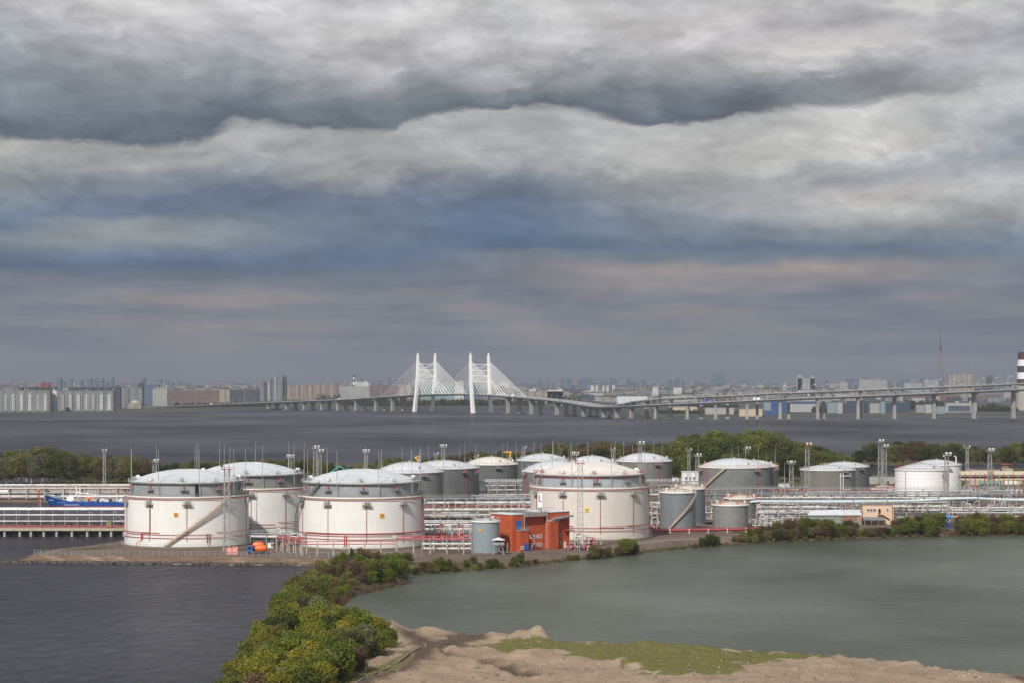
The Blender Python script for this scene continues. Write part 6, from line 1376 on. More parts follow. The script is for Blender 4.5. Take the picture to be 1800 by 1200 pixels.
# lamps along the viaduct: swan-neck posts
def lamp_proto():
    o = thing('street_lamp', 'x', 'street lamp', (0, 0, 0), 'swan-neck street lamps on the viaduct'); b = MB()
    b.pipe([(0, 0, 0), (.2, 0, 6), (1.1, 0, 9), (2.8, 0, 11), (5, 0, 12), (7, 0, 12.2)], .42, 5); b.build('post', M_steell, o); b = MB(); b.box((7.6, 0, 12.0), (2.2, .9, .5)); b.build('lamp_head', M_wfr, o); return o
lp_ = lamp_proto(); first = True
for path, xs, nm in ((DB, [1145 + 15 * k for k in range(8)] + [1265 + 18 * k for k in range(10)] + [1450 + 25 * k for k in range(14)], 'upper'), (DA, [1082 + 11 * k for k in range(7)] + [1160 + 16 * k for k in range(9)] + [1307 + 21 * k for k in range(15)] + [1640 + 27 * k for k in range(6)], 'lower')):
    for x in xs:
        if x > 1815: continue
        p, s = at_px(path, x); o = lp_ if first else copy_tree(lp_); first = False
        o.location = p + s * (8.6 if nm == 'upper' else -8.6); o.rotation_euler.z = math.atan2(s.y, s.x) + (PI if nm == 'upper' else 0) + .9; reg(o, 'swan-neck lamp post', 'on the ' + nm + ' deck of the viaduct', x)
# small lamps on the low stretches
def slim_proto():
    o = thing('street_lamp', 'x', 'street lamp', (0, 0, 0), 'slim street lamps on the viaduct'); b = MB(); b.pipe([(0, 0, 0), (0, 0, 9), (1.5, 0, 10.5)], .28, 4); b.build('post', M_steell, o); b = MB(); b.box((1.9, 0, 10.5), (1.6, .5, .3)); b.build('lamp_head', M_wfr, o); return o
s_ = slim_proto(); first = True
for x in [310 + 13 * k for k in range(29)] + [905 + 9 * k for k in range(18)]:
    p, s = at_px(DA, x); o = s_ if first else copy_tree(s_); first = False; o.location = p - s * 8.6; reg(o, 'slim lamp post', 'on the low viaduct ' + ('west of the pylons' if x < 800 else 'before the bend'), x)
# vehicles on the deck
vr = random.Random(3)
for x, m, kind in ((902, M_wfr, 'lorry'), (372, M_wfr, 'van'), (448, M_dark, 'car'), (596, M_wfr, 'van'), (1022, M_wfr, 'van'), (640, M_dark, 'car'), (1330, M_wfr, 'lorry'), (1240, M_blue, 'lorry'), (985, M_dred, 'car')):
    p, s = at_px(DA, x); L, h = (14, 4.0) if kind == 'lorry' else (6, 2.6) if kind == 'van' else (4.5, 1.5); o = thing('parked_' + kind if False else kind, 'x', kind, tuple(p), 'vehicles crossing the viaduct'); rz = math.atan2(-s.x, s.y)
    b = MB(); b.box((p.x, p.y, p.z + .5 + h / 2), (L * .74, 2.5, h), rz); b.build('body', m, o); d = Vector((math.cos(rz), math.sin(rz), 0)); q = p + d * (L * .44)
    b = MB(); b.box((q.x, q.y, p.z + .4 + h * .35), (L * .2, 2.4, h * .7), rz); b.build('cab', M_steell, o)
    for t in (-.28, .4): q = p + d * (L * t); b = MB(); b.tube(q + s * -1.2 + Vector((0, 0, .5)), q + s * 1.2 + Vector((0, 0, .5)), .5, 8); b.build('wheels', M_black, o)
    reg(o, ('white ' if m is M_wfr else 'blue ' if m is M_blue else 'red ' if m is M_dred else 'dark ') + kind, 'on the viaduct deck', x)

# ---------------------------------------------------------------- the far city
fac = {
 'pale': facade('pale_facade', (.36, .36, .35), (.08, .09, .11)), 'beige': facade('beige_facade', (.36, .31, .25), (.09, .09, .10), rib=.5), 'brown': facade('brown_facade', (.17, .11, .095), (.06, .06, .07)),
 'pink': facade('pink_facade', (.30, .20, .17), (.09, .09, .10), rib=.6), 'grey': facade('grey_facade', (.22, .225, .23), (.06, .07, .09), rib=.4), 'dark': facade('dark_facade', (.06, .065, .085), (.03, .03, .04)),
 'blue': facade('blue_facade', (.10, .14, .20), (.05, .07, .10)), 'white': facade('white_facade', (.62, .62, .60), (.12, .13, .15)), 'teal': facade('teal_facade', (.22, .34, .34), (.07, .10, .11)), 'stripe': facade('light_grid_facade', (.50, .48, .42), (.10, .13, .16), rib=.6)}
BR = [0]
def bld(x0, x1, ytop, ybase, col, label=None, depth=None, parts=None, roofbits=True, cat='building', place=None, z0=1.8, look=None):
    Y = Yg(ybase, z0); a, b_ = PX(x0, Y), PX(x1, Y); zt = PZ(ytop, Y); dp = depth or 16
    o = thing('city_building', label or 'x', cat, ((a + b_) / 2, Y, z0), None if label else 'buildings of the far city'); m = MB(); m.box(((a + b_) / 2, Y + dp / 2, (zt + z0) / 2), (b_ - a, dp, zt - z0)); w = m.build('wall', fac[col] if isinstance(col, str) else col, o)
    m = MB(); m.box(((a + b_) / 2, Y + dp / 2, zt + .35), (b_ - a + .6, dp + .6, .7)); rf = m.build('roof', M_roofd, o)
    if roofbits:
        rr = random.Random(BR[0]); BR[0] += 1
        for k in range(rr.randint(1, 3)):
            xx = a + (b_ - a) * rr.uniform(.15, .85); m = MB(); m.box((xx, Y + dp / 2, zt + 2), (min(7, (b_ - a) * .2), 5, 3)); m.build('roof_house', fac[col] if isinstance(col, str) else col, rf)
    if not label: reg(o, look or f'{col if isinstance(col, str) else "plain"} block', place, (x0 + x1) / 2)
    return o, a, b_, Y, zt
def bays(o, a, b_, Y, zt, n, m, w=.4, z0=4, t=1.6, top=.84, name='bay'):
    for k in range(n):
        xx = a + (b_ - a) * (k + .5) / n; m_ = MB(); m_.box((xx, Y - t / 2, (z0 + zt * top) / 2), ((b_ - a) / n * w, t, zt * top - z0)); m_.build(name, m, o)
# waterfront residential complex on the left
o, a, b_, Y, zt = bld(-40, 88, 685.5, 723, 'grey', 'long waterfront apartment block with pale vertical bays at the far left', 22); bays(o, a, b_, Y, zt, 9, fac['stripe']); bays(o, a, b_, Y + .6, zt, 14, fac['teal'], .15, t=1.2)
o, a, b_, Y, zt = bld(90, 199, 686, 722, 'grey', 'long waterfront apartment block with pale bays next to the dark tower', 22); bays(o, a, b_, Y, zt, 8, fac['stripe']); bays(o, a, b_, Y + .6, zt, 14, fac['teal'], .15, t=1.2)
for x0, x1 in ((33, 40), (44, 53), (56, 64), (67, 76), (79, 84), (88, 98), (120, 136), (139, 150), (153, 164), (166, 179), (184, 196)):
    bld(x0, x1, 679.5, 719, 'dark', None, 12, look='dark navy block', place='rising behind the waterfront apartment blocks', roofbits=False)
bld(92, 100, 684.5, 722.6, 'white', 'narrow white tower joining the two waterfront apartment blocks', 8); bld(201, 211.5, 678.5, 717, 'dark', 'dark navy tower at the end of the waterfront apartment blocks', 14)
bld(71, 87, 672, 716, mat('red_roof_house', (.22, .05, .06), .8), 'dark red building above the roofs of the waterfront blocks', 12)
bld(212, 226, 680, 716, 'grey', 'grey tower with pale strips right of the dark navy tower', 12); bld(226, 250, 682, 712, 'grey', 'dark grey block behind the domed pavilion', 12)
bld(242, 252, 673, 711, 'dark', 'dark navy tower with two roof houses', 14); bld(252, 279, 675, 710, 'blue', 'wide navy building topped with dark boxes', 14); bld(268, 294, 682, 712, 'pale', 'pale tower block with stepped roof before the viaduct ramp', 16)
o, a, b_, Y, zt = bld(225, 248, 708, 717, 'beige', 'low domed beige pavilion on the far left shore', 20, roofbits=False); m = MB(); dome(m, ((a + b_) / 2, Y + 10), 11, zt, 7, 24, 6); m.build('dome', M_conc, o, True)
# middle left
bld(294, 384, 685, 709, 'brown', 'long brown slab behind the viaduct ramp', 16); bld(384, 404, 683, 707, 'beige', 'pale beige block between brown and dark slabs', 14); bld(404, 456, 684, 706, 'dark', 'long dark slab left of the tower cluster', 14)
for (x0, x1, yt, c) in ((456, 464, 670, 'grey'), (464, 470, 671, 'dark'), (470, 476, 668, 'pale'), (475, 481, 666, 'blue'), (481, 486, 662, 'pale'), (487, 499, 665, 'grey'), (497, 503, 661, 'dark')): bld(x0, x1, yt, 703, c, None, 18, look=f'{c} tower', place='in the tall tower cluster behind the viaduct')
o, a, b_, Y, zt = bld(504, 594, 676, 702, 'pink', 'long pinkish ribbed apartment slab beside the tower cluster', 16); bays(o, a, b_, Y, zt, 12, fac['beige'], .4, t=1.2, top=.96)
bld(585, 594, 672, 702.5, 'pink', 'taller end tower of the pinkish slab', 14); bld(596, 650, 678, 702, 'pale', 'pale grey slab behind the rising viaduct', 14); bld(620, 648, 670, 698, 'white', 'whitish stepped block beside the striped chimney', 14); bld(650, 700, 677, 700, 'brown', 'reddish brown slab left of the white pylons', 14)
bld(700, 722, 674, 700, 'beige', 'beige block just left of the first pylon', 14); bld(740, 800, 671, 702, 'teal', 'teal and white block seen between the pylon legs', 16); bld(768, 800, 668, 700, 'grey', 'tall grey block seen between the two pylons', 14); bld(800, 815, 669, 702, 'white', 'white end tower between the two pylons', 14)
bld(815, 845, 673, 704, 'blue', 'dark bluish block behind the second pylon', 14); bld(845, 905, 682, 706, 'grey', 'grey slab behind the second pylon cables', 14); bld(915, 990, 687, 708, 'beige', 'long pale low-rise terrace behind the bridge approach', 18)
bld(962, 990, 684, 708, 'white', 'pale stepped building at the end of the low-rise terrace', 14); bld(930, 942, 683, 702, 'white', 'small white building above the bridge approach', 10)
bld(1085, 1138, 695.5, 708, M_roof, 'long flat white warehouse behind the bend of the viaduct', 40, roofbits=False)
for x0, x1 in ((1038, 1044), (1047, 1051), (1059, 1063), (1066, 1070), (1076, 1081)): bld(x0, x1, 676.5, 692, 'white', None, 12, look='small white tower', place='in a row above the viaduct bend')
bld(1147, 1157, 680, 699, 'white', 'white striped tower above the viaduct bend', 10); bld(1184, 1198, 680, 699, 'white', 'wide white tower beside the striped one', 10); bld(1251, 1276, 655.5, 680, 'blue', 'big bluish slab standing out on the skyline', 14, roofbits=False)
# industrial shore behind the right-hand viaduct
bl_ = mat('cloud_shaded_blue_sheet', (.03, .075, .19), .6); wh_ = mat('cloud_shaded_white_sheet', (.34, .35, .35), .7, var=.1); tl_ = mat('cloud_shaded_teal_sheet', (.20, .27, .30), .6, var=.1); dk_ = mat('dark_blue_sheet', (.035, .055, .09), .6)  # blue, white and teal sheets painted darker for the cloud shadow over this shore
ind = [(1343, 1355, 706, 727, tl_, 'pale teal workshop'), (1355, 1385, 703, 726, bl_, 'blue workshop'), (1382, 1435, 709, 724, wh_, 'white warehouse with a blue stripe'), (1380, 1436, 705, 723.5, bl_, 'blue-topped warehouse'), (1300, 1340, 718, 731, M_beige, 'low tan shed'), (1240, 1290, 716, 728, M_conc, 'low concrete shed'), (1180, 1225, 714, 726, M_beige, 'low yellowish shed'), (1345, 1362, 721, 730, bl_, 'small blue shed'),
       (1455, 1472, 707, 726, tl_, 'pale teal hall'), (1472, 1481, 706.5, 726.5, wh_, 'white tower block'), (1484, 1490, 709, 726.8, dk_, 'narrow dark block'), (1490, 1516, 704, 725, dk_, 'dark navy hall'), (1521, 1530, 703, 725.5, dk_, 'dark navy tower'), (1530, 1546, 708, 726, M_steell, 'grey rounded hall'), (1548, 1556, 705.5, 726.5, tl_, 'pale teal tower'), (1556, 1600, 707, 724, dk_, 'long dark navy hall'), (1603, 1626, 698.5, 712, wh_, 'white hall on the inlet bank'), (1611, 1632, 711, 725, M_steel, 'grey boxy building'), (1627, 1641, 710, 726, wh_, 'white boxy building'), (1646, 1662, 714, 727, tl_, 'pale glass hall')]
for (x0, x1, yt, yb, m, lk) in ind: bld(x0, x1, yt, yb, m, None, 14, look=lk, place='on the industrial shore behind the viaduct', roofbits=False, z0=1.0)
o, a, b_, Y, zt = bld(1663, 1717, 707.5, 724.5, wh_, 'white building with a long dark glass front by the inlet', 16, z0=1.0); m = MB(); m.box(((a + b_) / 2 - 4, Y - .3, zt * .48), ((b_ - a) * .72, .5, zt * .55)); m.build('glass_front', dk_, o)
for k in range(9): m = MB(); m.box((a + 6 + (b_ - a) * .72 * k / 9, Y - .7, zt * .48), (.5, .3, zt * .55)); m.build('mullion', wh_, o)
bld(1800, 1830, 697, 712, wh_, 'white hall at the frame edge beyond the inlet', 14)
for (x0, x1, yt, yb, c) in ((1660, 1715, 686, 700, 'beige'), (1720, 1760, 687, 700, 'grey'), (1765, 1800, 684, 699, 'pale'), (1715, 1745, 681, 697, 'dark')): bld(x0, x1, yt, yb, c, None, 16, look=c + ' block', place='across the inlet under the double-deck viaduct')
bld(1667, 1711, 656.5, 692, 'beige', 'massive pale grey-brown block standing above the double-deck viaduct', 30, roofbits=False); bld(1735, 1748, 660.5, 690, 'dark', 'small dark tower right of the massive block', 14); bld(1712, 1733, 663, 690, 'grey', 'grey slab beside the massive pale block', 14)
for (x0, x1, yt) in ((1400, 1432, 664), (1402, 1410, 658), (1424, 1432, 660), (1376, 1383, 672), (1476, 1490, 671), (1590, 1620, 672), (1625, 1650, 667), (1510, 1560, 666)): bld(x0, x1, yt, 693, 'pale', None, 14, look='pale block', place='above the upper deck of the viaduct')
# chimneys and masts
def chimney(px, ybase, ytop, w, bands, label, Y=None, m1=None, m2=None):
    Y = Y or Yg(ybase, 1.8); zt = PZ(ytop, Y); x = PX(px, Y); r = w * Y / F / 2; o = thing('chimney', label, 'chimney', (x, Y, 1.8))
    zs = [1.6] + [PZ(b_, Y) for b_ in bands] + [zt]
    for k in range(len(zs) - 1):
        b = MB(); f = lambda z: r * (1.25 - .25 * z / zt); b.tube((x, Y, zs[k]), (x, Y, zs[k + 1]), f(zs[k]), 24, f(zs[k + 1])); b.build('band', M_conc if (w > 20 and k < 2) else (m1 or M_maroon) if (len(zs) - 2 - k) % 2 == 0 else (m2 or M_wfr), o, True)
    b = MB(); b.tube((x, Y, zt), (x, Y, zt + .5), r * .8, 24); b.build('flue', M_black, o); return o
M_maroon = mat('maroon_band', (.06, .018, .028), .7, var=.1)
chimney(1803, 720, 618, 27, [689, 677, 665, 653.5, 642, 631], 'thick chimney with broad maroon and white bands cut off by the frame edge')
chimney(622, 700, 658, 2.6, [689, 682, 675, 670, 666, 662], 'thin red-and-white striped chimney left of the pylons')
for (px, yt, w) in ((574, 649, 1.2), (430, 655, 1.0), (606, 659, 1.1), (670, 655, 1.1), (483, 652, 1.2), (1663, 637, 1.1), (1709, 636, 1.4), (1761, 643, 1.1), (1773, 650, 1.2), (1613, 668, 1.2)):
    Y = 6000 + (px * 7) % 1500; o = thing('radio_mast', 'x', 'mast', (PX(px, Y), Y, 1.8), 'distant thin masts'); b = MB(); b.tube((PX(px, Y), Y, 1.8), (PX(px, Y), Y, PZ(yt, Y)), w * Y / F / 2, 6, w * Y / F / 4); b.build('mast', M_steel, o); b = MB(); b.tube((PX(px, Y), Y, PZ(yt, Y) - 14), (PX(px, Y), Y, PZ(yt, Y) - 11), w * Y / F, 6); b.build('ring', M_steel, o)
    reg(o, 'thin grey mast', 'on the far skyline ' + ('left of the pylons' if px < 700 else 'near the television tower'), px)
def tv():
    Y = 9800.0; x = PX(1653.5, Y); o = thing('television_tower', 'tall hazy lattice television tower with a bulging platform on the skyline', 'television tower', (x, Y, 1.8)); b = MB(); z1 = PZ(616, Y)
    for s in ((-1, -1), (1, -1), (1, 1), (-1, 1)): b.beam((x + s[0] * 30, Y + s[1] * 30, 2), (x + s[0] * 9, Y + s[1] * 9, 80), 1.6); b.beam((x + s[0] * 9, Y + s[1] * 9, 80), (x + s[0] * 3.5, Y + s[1] * 3.5, z1), 1.2)
    for k in range(16):
        t = k / 16; z = 80 + (z1 - 80) * t; h = 9 - 5.5 * t; z2 = 80 + (z1 - 80) * (k + 1) / 16; h2 = 9 - 5.5 * (k + 1) / 16
        b.beam((x - h, Y - h, z), (x + h, Y - h, z), .9); b.beam((x - h, Y - h, z), (x + h2, Y - h2, z2), .7); b.beam((x + h, Y - h, z), (x - h2, Y - h2, z2), .7)
    b.build('lattice', mat('faded_tower_paint', (.20, .15, .16), .7), o)
    b = MB(); b.tube((x, Y, z1), (x, Y, PZ(608, Y)), 3.5, 12, 6); b.build('platform', M_maroon, o)
    b = MB(); b.tube((x, Y, PZ(608, Y)), (x, Y, PZ(592, Y)), 1.7, 8, 1.2); b.tube((x, Y, PZ(592, Y)), (x, Y, PZ(570, Y)), 1.0, 6, .5); b.build('antenna', M_maroon, o)
tv()
# scattered city blocks
rc = random.Random(21)
zones = [(0, 'on the skyline above the waterfront blocks'), (300, 'on the skyline behind the brown and pink slabs'), (700, 'on the skyline around the pylons'), (905, 'on the skyline above the bridge approach'), (1130, 'on the skyline above the viaduct bend'), (1400, 'on the skyline behind the television tower side')]
def zone(x):
    r_ = zones[0][1]
    for a, t in zones:
        if x >= a: r_ = t
    return r_
cols = ['pale', 'grey', 'beige', 'blue', 'brown', 'white', 'dark', 'pink']
for k in range(250):
    x = rc.uniform(-20, 1820)
    band = rc.random()
    if x < 300: 
        if band < .6: continue
    if band < .55: yb = rc.uniform(683, 698); h = rc.uniform(10, 26); w = rc.uniform(8, 34)
    else: yb = rc.uniform(676, 684); h = rc.uniform(22, 50); w = rc.uniform(5, 26)
    Yq = Yg(yb, 1.8); yt = HY + (H - h) * F / Yq; c = rc.choices(cols, (3, 4, 3, 4, 2, 2 if yb > 680 else .3, 3, 1.5))[0]
    bld(x - w / 2, x + w / 2, yt, yb, c, None, rc.uniform(14, 40), look=c + ' block', place=zone(x), roofbits=rc.random() < .6)
# towers of the last skyline: dense clusters fading into the haze
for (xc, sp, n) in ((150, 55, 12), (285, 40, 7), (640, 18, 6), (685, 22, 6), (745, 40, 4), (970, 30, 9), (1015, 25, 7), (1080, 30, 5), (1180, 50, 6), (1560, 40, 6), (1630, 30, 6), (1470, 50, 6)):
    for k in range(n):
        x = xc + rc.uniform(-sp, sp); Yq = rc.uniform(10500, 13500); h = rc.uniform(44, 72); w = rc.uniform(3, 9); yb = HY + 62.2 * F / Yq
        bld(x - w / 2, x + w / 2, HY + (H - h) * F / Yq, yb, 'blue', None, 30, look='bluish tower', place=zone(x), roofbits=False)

# the countless low roofs between
dr = random.Random(5)
for mi, c in enumerate(('grey', 'pale', 'beige', 'brown', 'dark')):
    b = MB()
    for k in range(330):
        x = dr.uniform(-30, 1830); yb = dr.uniform(677, 706) if x > 880 else dr.uniform(677, 690); Y = Yg(yb, 1.8); w = dr.uniform(10, 60); h = dr.uniform(6, 19) if yb > 685 else dr.uniform(10, 28)
        b.box((PX(x, Y), Y, 1.8 + h / 2), (w, dr.uniform(10, 20), h), dr.uniform(-.3, .3))
    struct(b.build('distant_rooftops', fac[c]), 'stuff')
# ---------------------------------------------------------------- vegetation
def leaf_mat(name, dark, mid, light, scale=.35):
    m = bpy.data.materials.new(name); m.use_nodes = True; T = NT(m.node_tree); b = T.n['Principled BSDF']
    a = T.new('ShaderNodeAttribute'); a.attribute_name = 'tint'
    tc = T.new('ShaderNodeTexCoord'); oi = T.new('ShaderNodeObjectInfo')
    n = T.noise(tc.outputs['Object'], scale, 3, 0.6)
    f = T.math('ADD', T.math('MULTIPLY', a.outputs['Fac'], .6), T.math('MULTIPLY', n, .5)); f = T.math('ADD', f, T.math('MULTIPLY', T.math('SUBTRACT', oi.outputs['Random'], .5), .35))
    c = T.ramp(f, [(0.25, dark + (1,)), (0.55, mid + (1,)), (0.9, light + (1,))])
    T.set(b.inputs['Base Color'], c); b.inputs['Roughness'].default_value = .65; b.inputs['Specular IOR Level'].default_value = .2
    tr = T.new('ShaderNodeBsdfTranslucent'); T.set(tr.inputs[0], c); mx = T.new('ShaderNodeMixShader'); mx.inputs[0].default_value = .35
    out = T.n['Material Output']; T.l.new(b.outputs[0], mx.inputs[1]); T.l.new(tr.outputs[0], mx.inputs[2]); T.l.new(mx.outputs[0], out.inputs[0]); return m
LV = {'green': leaf_mat('green_leaves', (.068, .088, .016), (.13, .155, .025), (.22, .235, .045)), 'bright': leaf_mat('bright_leaves', (.08, .11, .014), (.155, .19, .024), (.25, .27, .045)),
      'yellow': leaf_mat('yellow_catkins', (.12, .12, .016), (.215, .20, .022), (.33, .29, .035)), 'brown': leaf_mat('bare_brown_twigs', (.085, .055, .032), (.155, .10, .058), (.22, .15, .09)),
      'olive': leaf_mat('olive_buds', (.09, .09, .026), (.16, .15, .042), (.24, .215, .065)), 'dark': leaf_mat('dark_foliage', (.034, .046, .013), (.065, .078, .020), (.11, .12, .033)),
      'grey': leaf_mat('grey_green_twigs', (.09, .085, .048), (.165, .155, .085), (.24, .225, .13)), 'silver': leaf_mat('silver_willow', (.12, .14, .06), (.21, .23, .10), (.31, .33, .17))}
def leaves(name, blobs, n, size, mtl, parent, seed, elong=1.0):
    r = np.random.default_rng(seed); bl = np.array(blobs, float)
    vol = bl[:, 3] * bl[:, 4] * bl[:, 5]; pick = r.choice(len(bl), n, p=vol ** .8 / (vol ** .8).sum())
    d = r.normal(size=(n, 3)); d /= np.linalg.norm(d, axis=1, keepdims=True); rad = r.random(n) ** .33
    rad = np.where(r.random(n) < .7, .72 + .36 * r.random(n), rad)
    c = bl[pick, :3] + d * bl[pick, 3:6] * rad[:, None]; c[:, 2] = np.maximum(c[:, 2], .1)
    nn = r.normal(size=(n, 3)) + d * .8; nn /= np.linalg.norm(nn, axis=1, keepdims=True); t = np.cross(nn, r.normal(size=(n, 3))); t /= np.linalg.norm(t, axis=1, keepdims=True); bb = np.cross(nn, t)
    s = size * (.6 + .8 * r.random(n))[:, None]; t = t * s; bb = bb * s * .7
    t[:, 2] *= elong
    V = np.stack([c - t, c - bb * .9, c + t, c + bb * .9], 1).reshape(-1, 3)
    me = bpy.data.meshes.new(name); me.vertices.add(4 * n); me.vertices.foreach_set('co', V.ravel()); me.loops.add(4 * n); me.loops.foreach_set('vertex_index', np.arange(4 * n, dtype=np.int32))
    me.polygons.add(n); me.polygons.foreach_set('loop_start', np.arange(n, dtype=np.int32) * 4); me.polygons.foreach_set('loop_total', np.full(n, 4, np.int32)); me.update()
    clump = r.random(len(bl)); tint = np.clip(clump[pick] * .5 + .12 + r.random(n) * .26, 0, 1)
    at = me.attributes.new('tint', 'FLOAT', 'FACE'); at.data.foreach_set('value', tint.astype(np.float32))
    me.materials.append(mtl); o = bpy.data.objects.new(name, me); COL.objects.link(o); o.parent = parent; ORG[o] = Vector((0, 0, 0)); return o
def plant(kind, seed, h, w, col, n, size, trunk=.3, barkm=None, columnar=False, stems=1, low=.25):
    r = random.Random(seed); root = thing(kind, 'x', kind, (0, 0, 0)); blobs = []
    nb = int(9 + 5 * (h > 8)) + (6 if w > 4 else 0)
    for k in range(nb):
        t = r.random() ** .8; z = h * (low + (.86 - low) * t); prof = math.sin(min(1, (t * .62 + .22)) * PI) ** .5 if not columnar else (1 - t * .6)
        a = r.uniform(0, 2 * PI); rr = w * .62 * prof * r.random() ** .5; s = w * r.uniform(.30, .5) * (.6 + .4 * prof)
        blobs.append((rr * math.cos(a), rr * math.sin(a), z, s, s, s * r.uniform(.75, 1.3)))
    blobs.append((0, 0, h * .82, w * (.3 if columnar else .62), w * (.3 if columnar else .62), h * .15)); blobs.append((0, 0, h * .5, w * .55, w * .55, h * .3))
    leaves('crown', blobs, n, size, LV[col], root, seed, 1.2)
    b = MB()
    for s in range(stems):
        x0 = r.uniform(-.2, .2) * w * (stems > 1); y0 = r.uniform(-.2, .2) * w * (stems > 1); top = (x0 * 2.2, y0 * 2.2, h * .8)
        b.tube((x0, y0, -.4), (x0 * 1.3, y0 * 1.3, h * .4), trunk, 7, trunk * .7, caps=False); b.tube((x0 * 1.3, y0 * 1.3, h * .4), top, trunk * .7, 6, trunk * .2, caps=False)
        for k in range(5): z = h * r.uniform(.25, .6); a = r.uniform(0, 2 * PI); L = w * r.uniform(.4, .8); b.tube((x0 * 1.2, y0 * 1.2, z), (x0 + L * math.cos(a), y0 + L * math.sin(a), z + h * .25), trunk * .4, 5, trunk * .12, caps=False)
    b.build('trunk', barkm or M_bark, root); return root
PR = {}
def proto(key, *a, **k): PR[key] = [plant(a[0], a[1] + 31 * s, *a[2:], **k) for s in range(k.pop('var', 2))]
for col in ('green', 'bright', 'yellow', 'brown', 'olive', 'dark', 'silver'):
    PR['shrub_' + col] = [plant('shrub', 100 + 7 * s + len(col), 4.6, 2.9, col, 4200 if col != 'brown' else 3400, .145, .09, stems=4, low=.12) for s in range(3)]
for col in ('green', 'dark', 'grey', 'olive', 'bright', 'brown'):
    PR['tree_' + col] = [plant('tree', 300 + 7 * s + len(col), 14, 5.0, col, 5200 if col not in ('grey', 'brown') else 4300, .29, .32, M_barkw if col == 'grey' else M_bark, low=.22) for s in range(3)]
PR['poplar'] = [plant('tree', 500 + s, 9, 1.7, 'olive', 1500, .2, .12, M_barkw, columnar=True, low=.15) for s in range(2)]
usedp = set(); vg = random.Random(77)
LOOK = {'green': 'green leafy', 'bright': 'bright yellow-green', 'yellow': 'golden yellow', 'brown': 'bare reddish-brown', 'olive': 'olive budding', 'dark': 'dark green', 'grey': 'grey-green feathery', 'silver': 'silvery green'}
def put(key, x, y, z, s, place, sz=1.0, group=None, look=None):
    i = vg.randrange(len(PR[key])); p = PR[key][i]
    o = p if (key, i) not in usedp else copy_tree(p); usedp.add((key, i))
    o.location = (x, y, z); o.scale = (s * vg.uniform(.9, 1.15), s * vg.uniform(.9, 1.15), s * sz); o.rotation_euler.z = vg.uniform(0, 6.28); o['group'] = group or ('shrubs ' + place)
    c = key.split('_')[-1]; kind = key.split('_')[0]; reg(o, look or (LOOK.get(c, 'slender upright') + ' ' + ('tree' if kind != 'shrub' else 'shrub')), place, x / y)
    return o
def scatter(poly, mind, n, seed):
    r = random.Random(seed); P_ = poly_arr(poly); x0, y0 = P_.min(0); x1, y1 = P_.max(0); out = []; tries = 0
    while len(out) < n and tries < n * 60:
        tries += 1; x = r.uniform(x0, x1); y = r.uniform(y0, y1)
        if sdist(np.array([x]), np.array([y]), P_)[0] < 0.3: continue
        if all((x - a) ** 2 + (y - b_) ** 2 > mind ** 2 for a, b_ in out): out.append((x, y))
    return out
def gh(x, y, fine): return float(land_h(np.array([x]), np.array([y]), fine)[0][0])
# the spit
g = lambda a, b_: W(a, b_, 0.3, 0.5)
sp1 = [g(604, 1003), g(560, 1026), g(522, 1050), g(494, 1066), g(472, 1100), g(466, 1128), g(452, 1160), g(428, 1192), g(400, 1230), g(380, 1270), g(560, 1270), g(600, 1222), g(632, 1192), g(640, 1160), g(640, 1125), g(600, 1118), g(582, 1104), g(582, 1084), g(592, 1066), g(612, 1045), g(655, 1034), g(708, 1021), g(716, 1011), g(660, 1004)]
for (x, y) in scatter(sp1, 3.7, 158, 1):
    py = HY + 62.5 * F / y; px = x / y * F + CX
    if py < 1050: c = vg.choices(('green', 'brown', 'olive', 'dark', 'bright'), (2.6, 2.2, 3.2, 1.0, 2.0))[0]; pl = 'at the far end of the bushy spit'
    elif py < 1100: c = vg.choices(('green', 'bright', 'brown', 'olive', 'silver'), (2.4, 2.2, 2.6 if px > 550 else .6, 2, .6))[0]; pl = 'midway along the bushy spit'
    else: c = vg.choices(('green', 'bright', 'yellow', 'olive', 'brown', 'dark', 'silver'), (2.4, 2.2, 2.8, 1.6, .4, 1.0, .6))[0]; pl = 'at the near end of the bushy spit'
    right = px > 560 and py < 1100
    s = vg.uniform(.85, 1.35) * (1.0 if py < 1060 else 1.15 if py < 1120 else 1.35) * (.78 if right and py > 1020 else 1)
    put('shrub_' + c, x, y, max(.2, gh(x, y, y < 615)) - .1, s, pl)
for (px, py, c, s, sz) in ((618, 1008, 'poplar', 1.0, 1.0), (702, 1000, 'poplar', .55, 1.0), (560, 1012, 'poplar', .5, .9)):
    p = P(px, py, 1.5); put(c, p.x, p.y, 1.2, s, 'on the neck of the spit', sz)
for (px, py, c, s) in ((612, 1142, 'shrub_yellow', 1.5), (632, 1135, 'shrub_bright', 1.6), (655, 1140, 'shrub_yellow', 1.4), (672, 1142, 'shrub_yellow', 1.25), (640, 1160, 'shrub_silver', 1.5), (662, 1158, 'shrub_green', 1.2), (620, 1165, 'shrub_silver', 1.2), (600, 1180, 'shrub_brown', 1.3), (628, 1185, 'shrub_brown', 1.1), (606, 1150, 'shrub_olive', 1.2), (684, 1148, 'shrub_bright', .9), (560, 1130, 'shrub_yellow', 1.6), (575, 1165, 'shrub_yellow', 1.4), (585, 1195, 'shrub_yellow', 1.3)):
    p = P(px, py, 2.2); put(c, p.x, p.y, gh(p.x, p.y, True) - .1, s, 'in the clump beside the dirt track', 1.05)
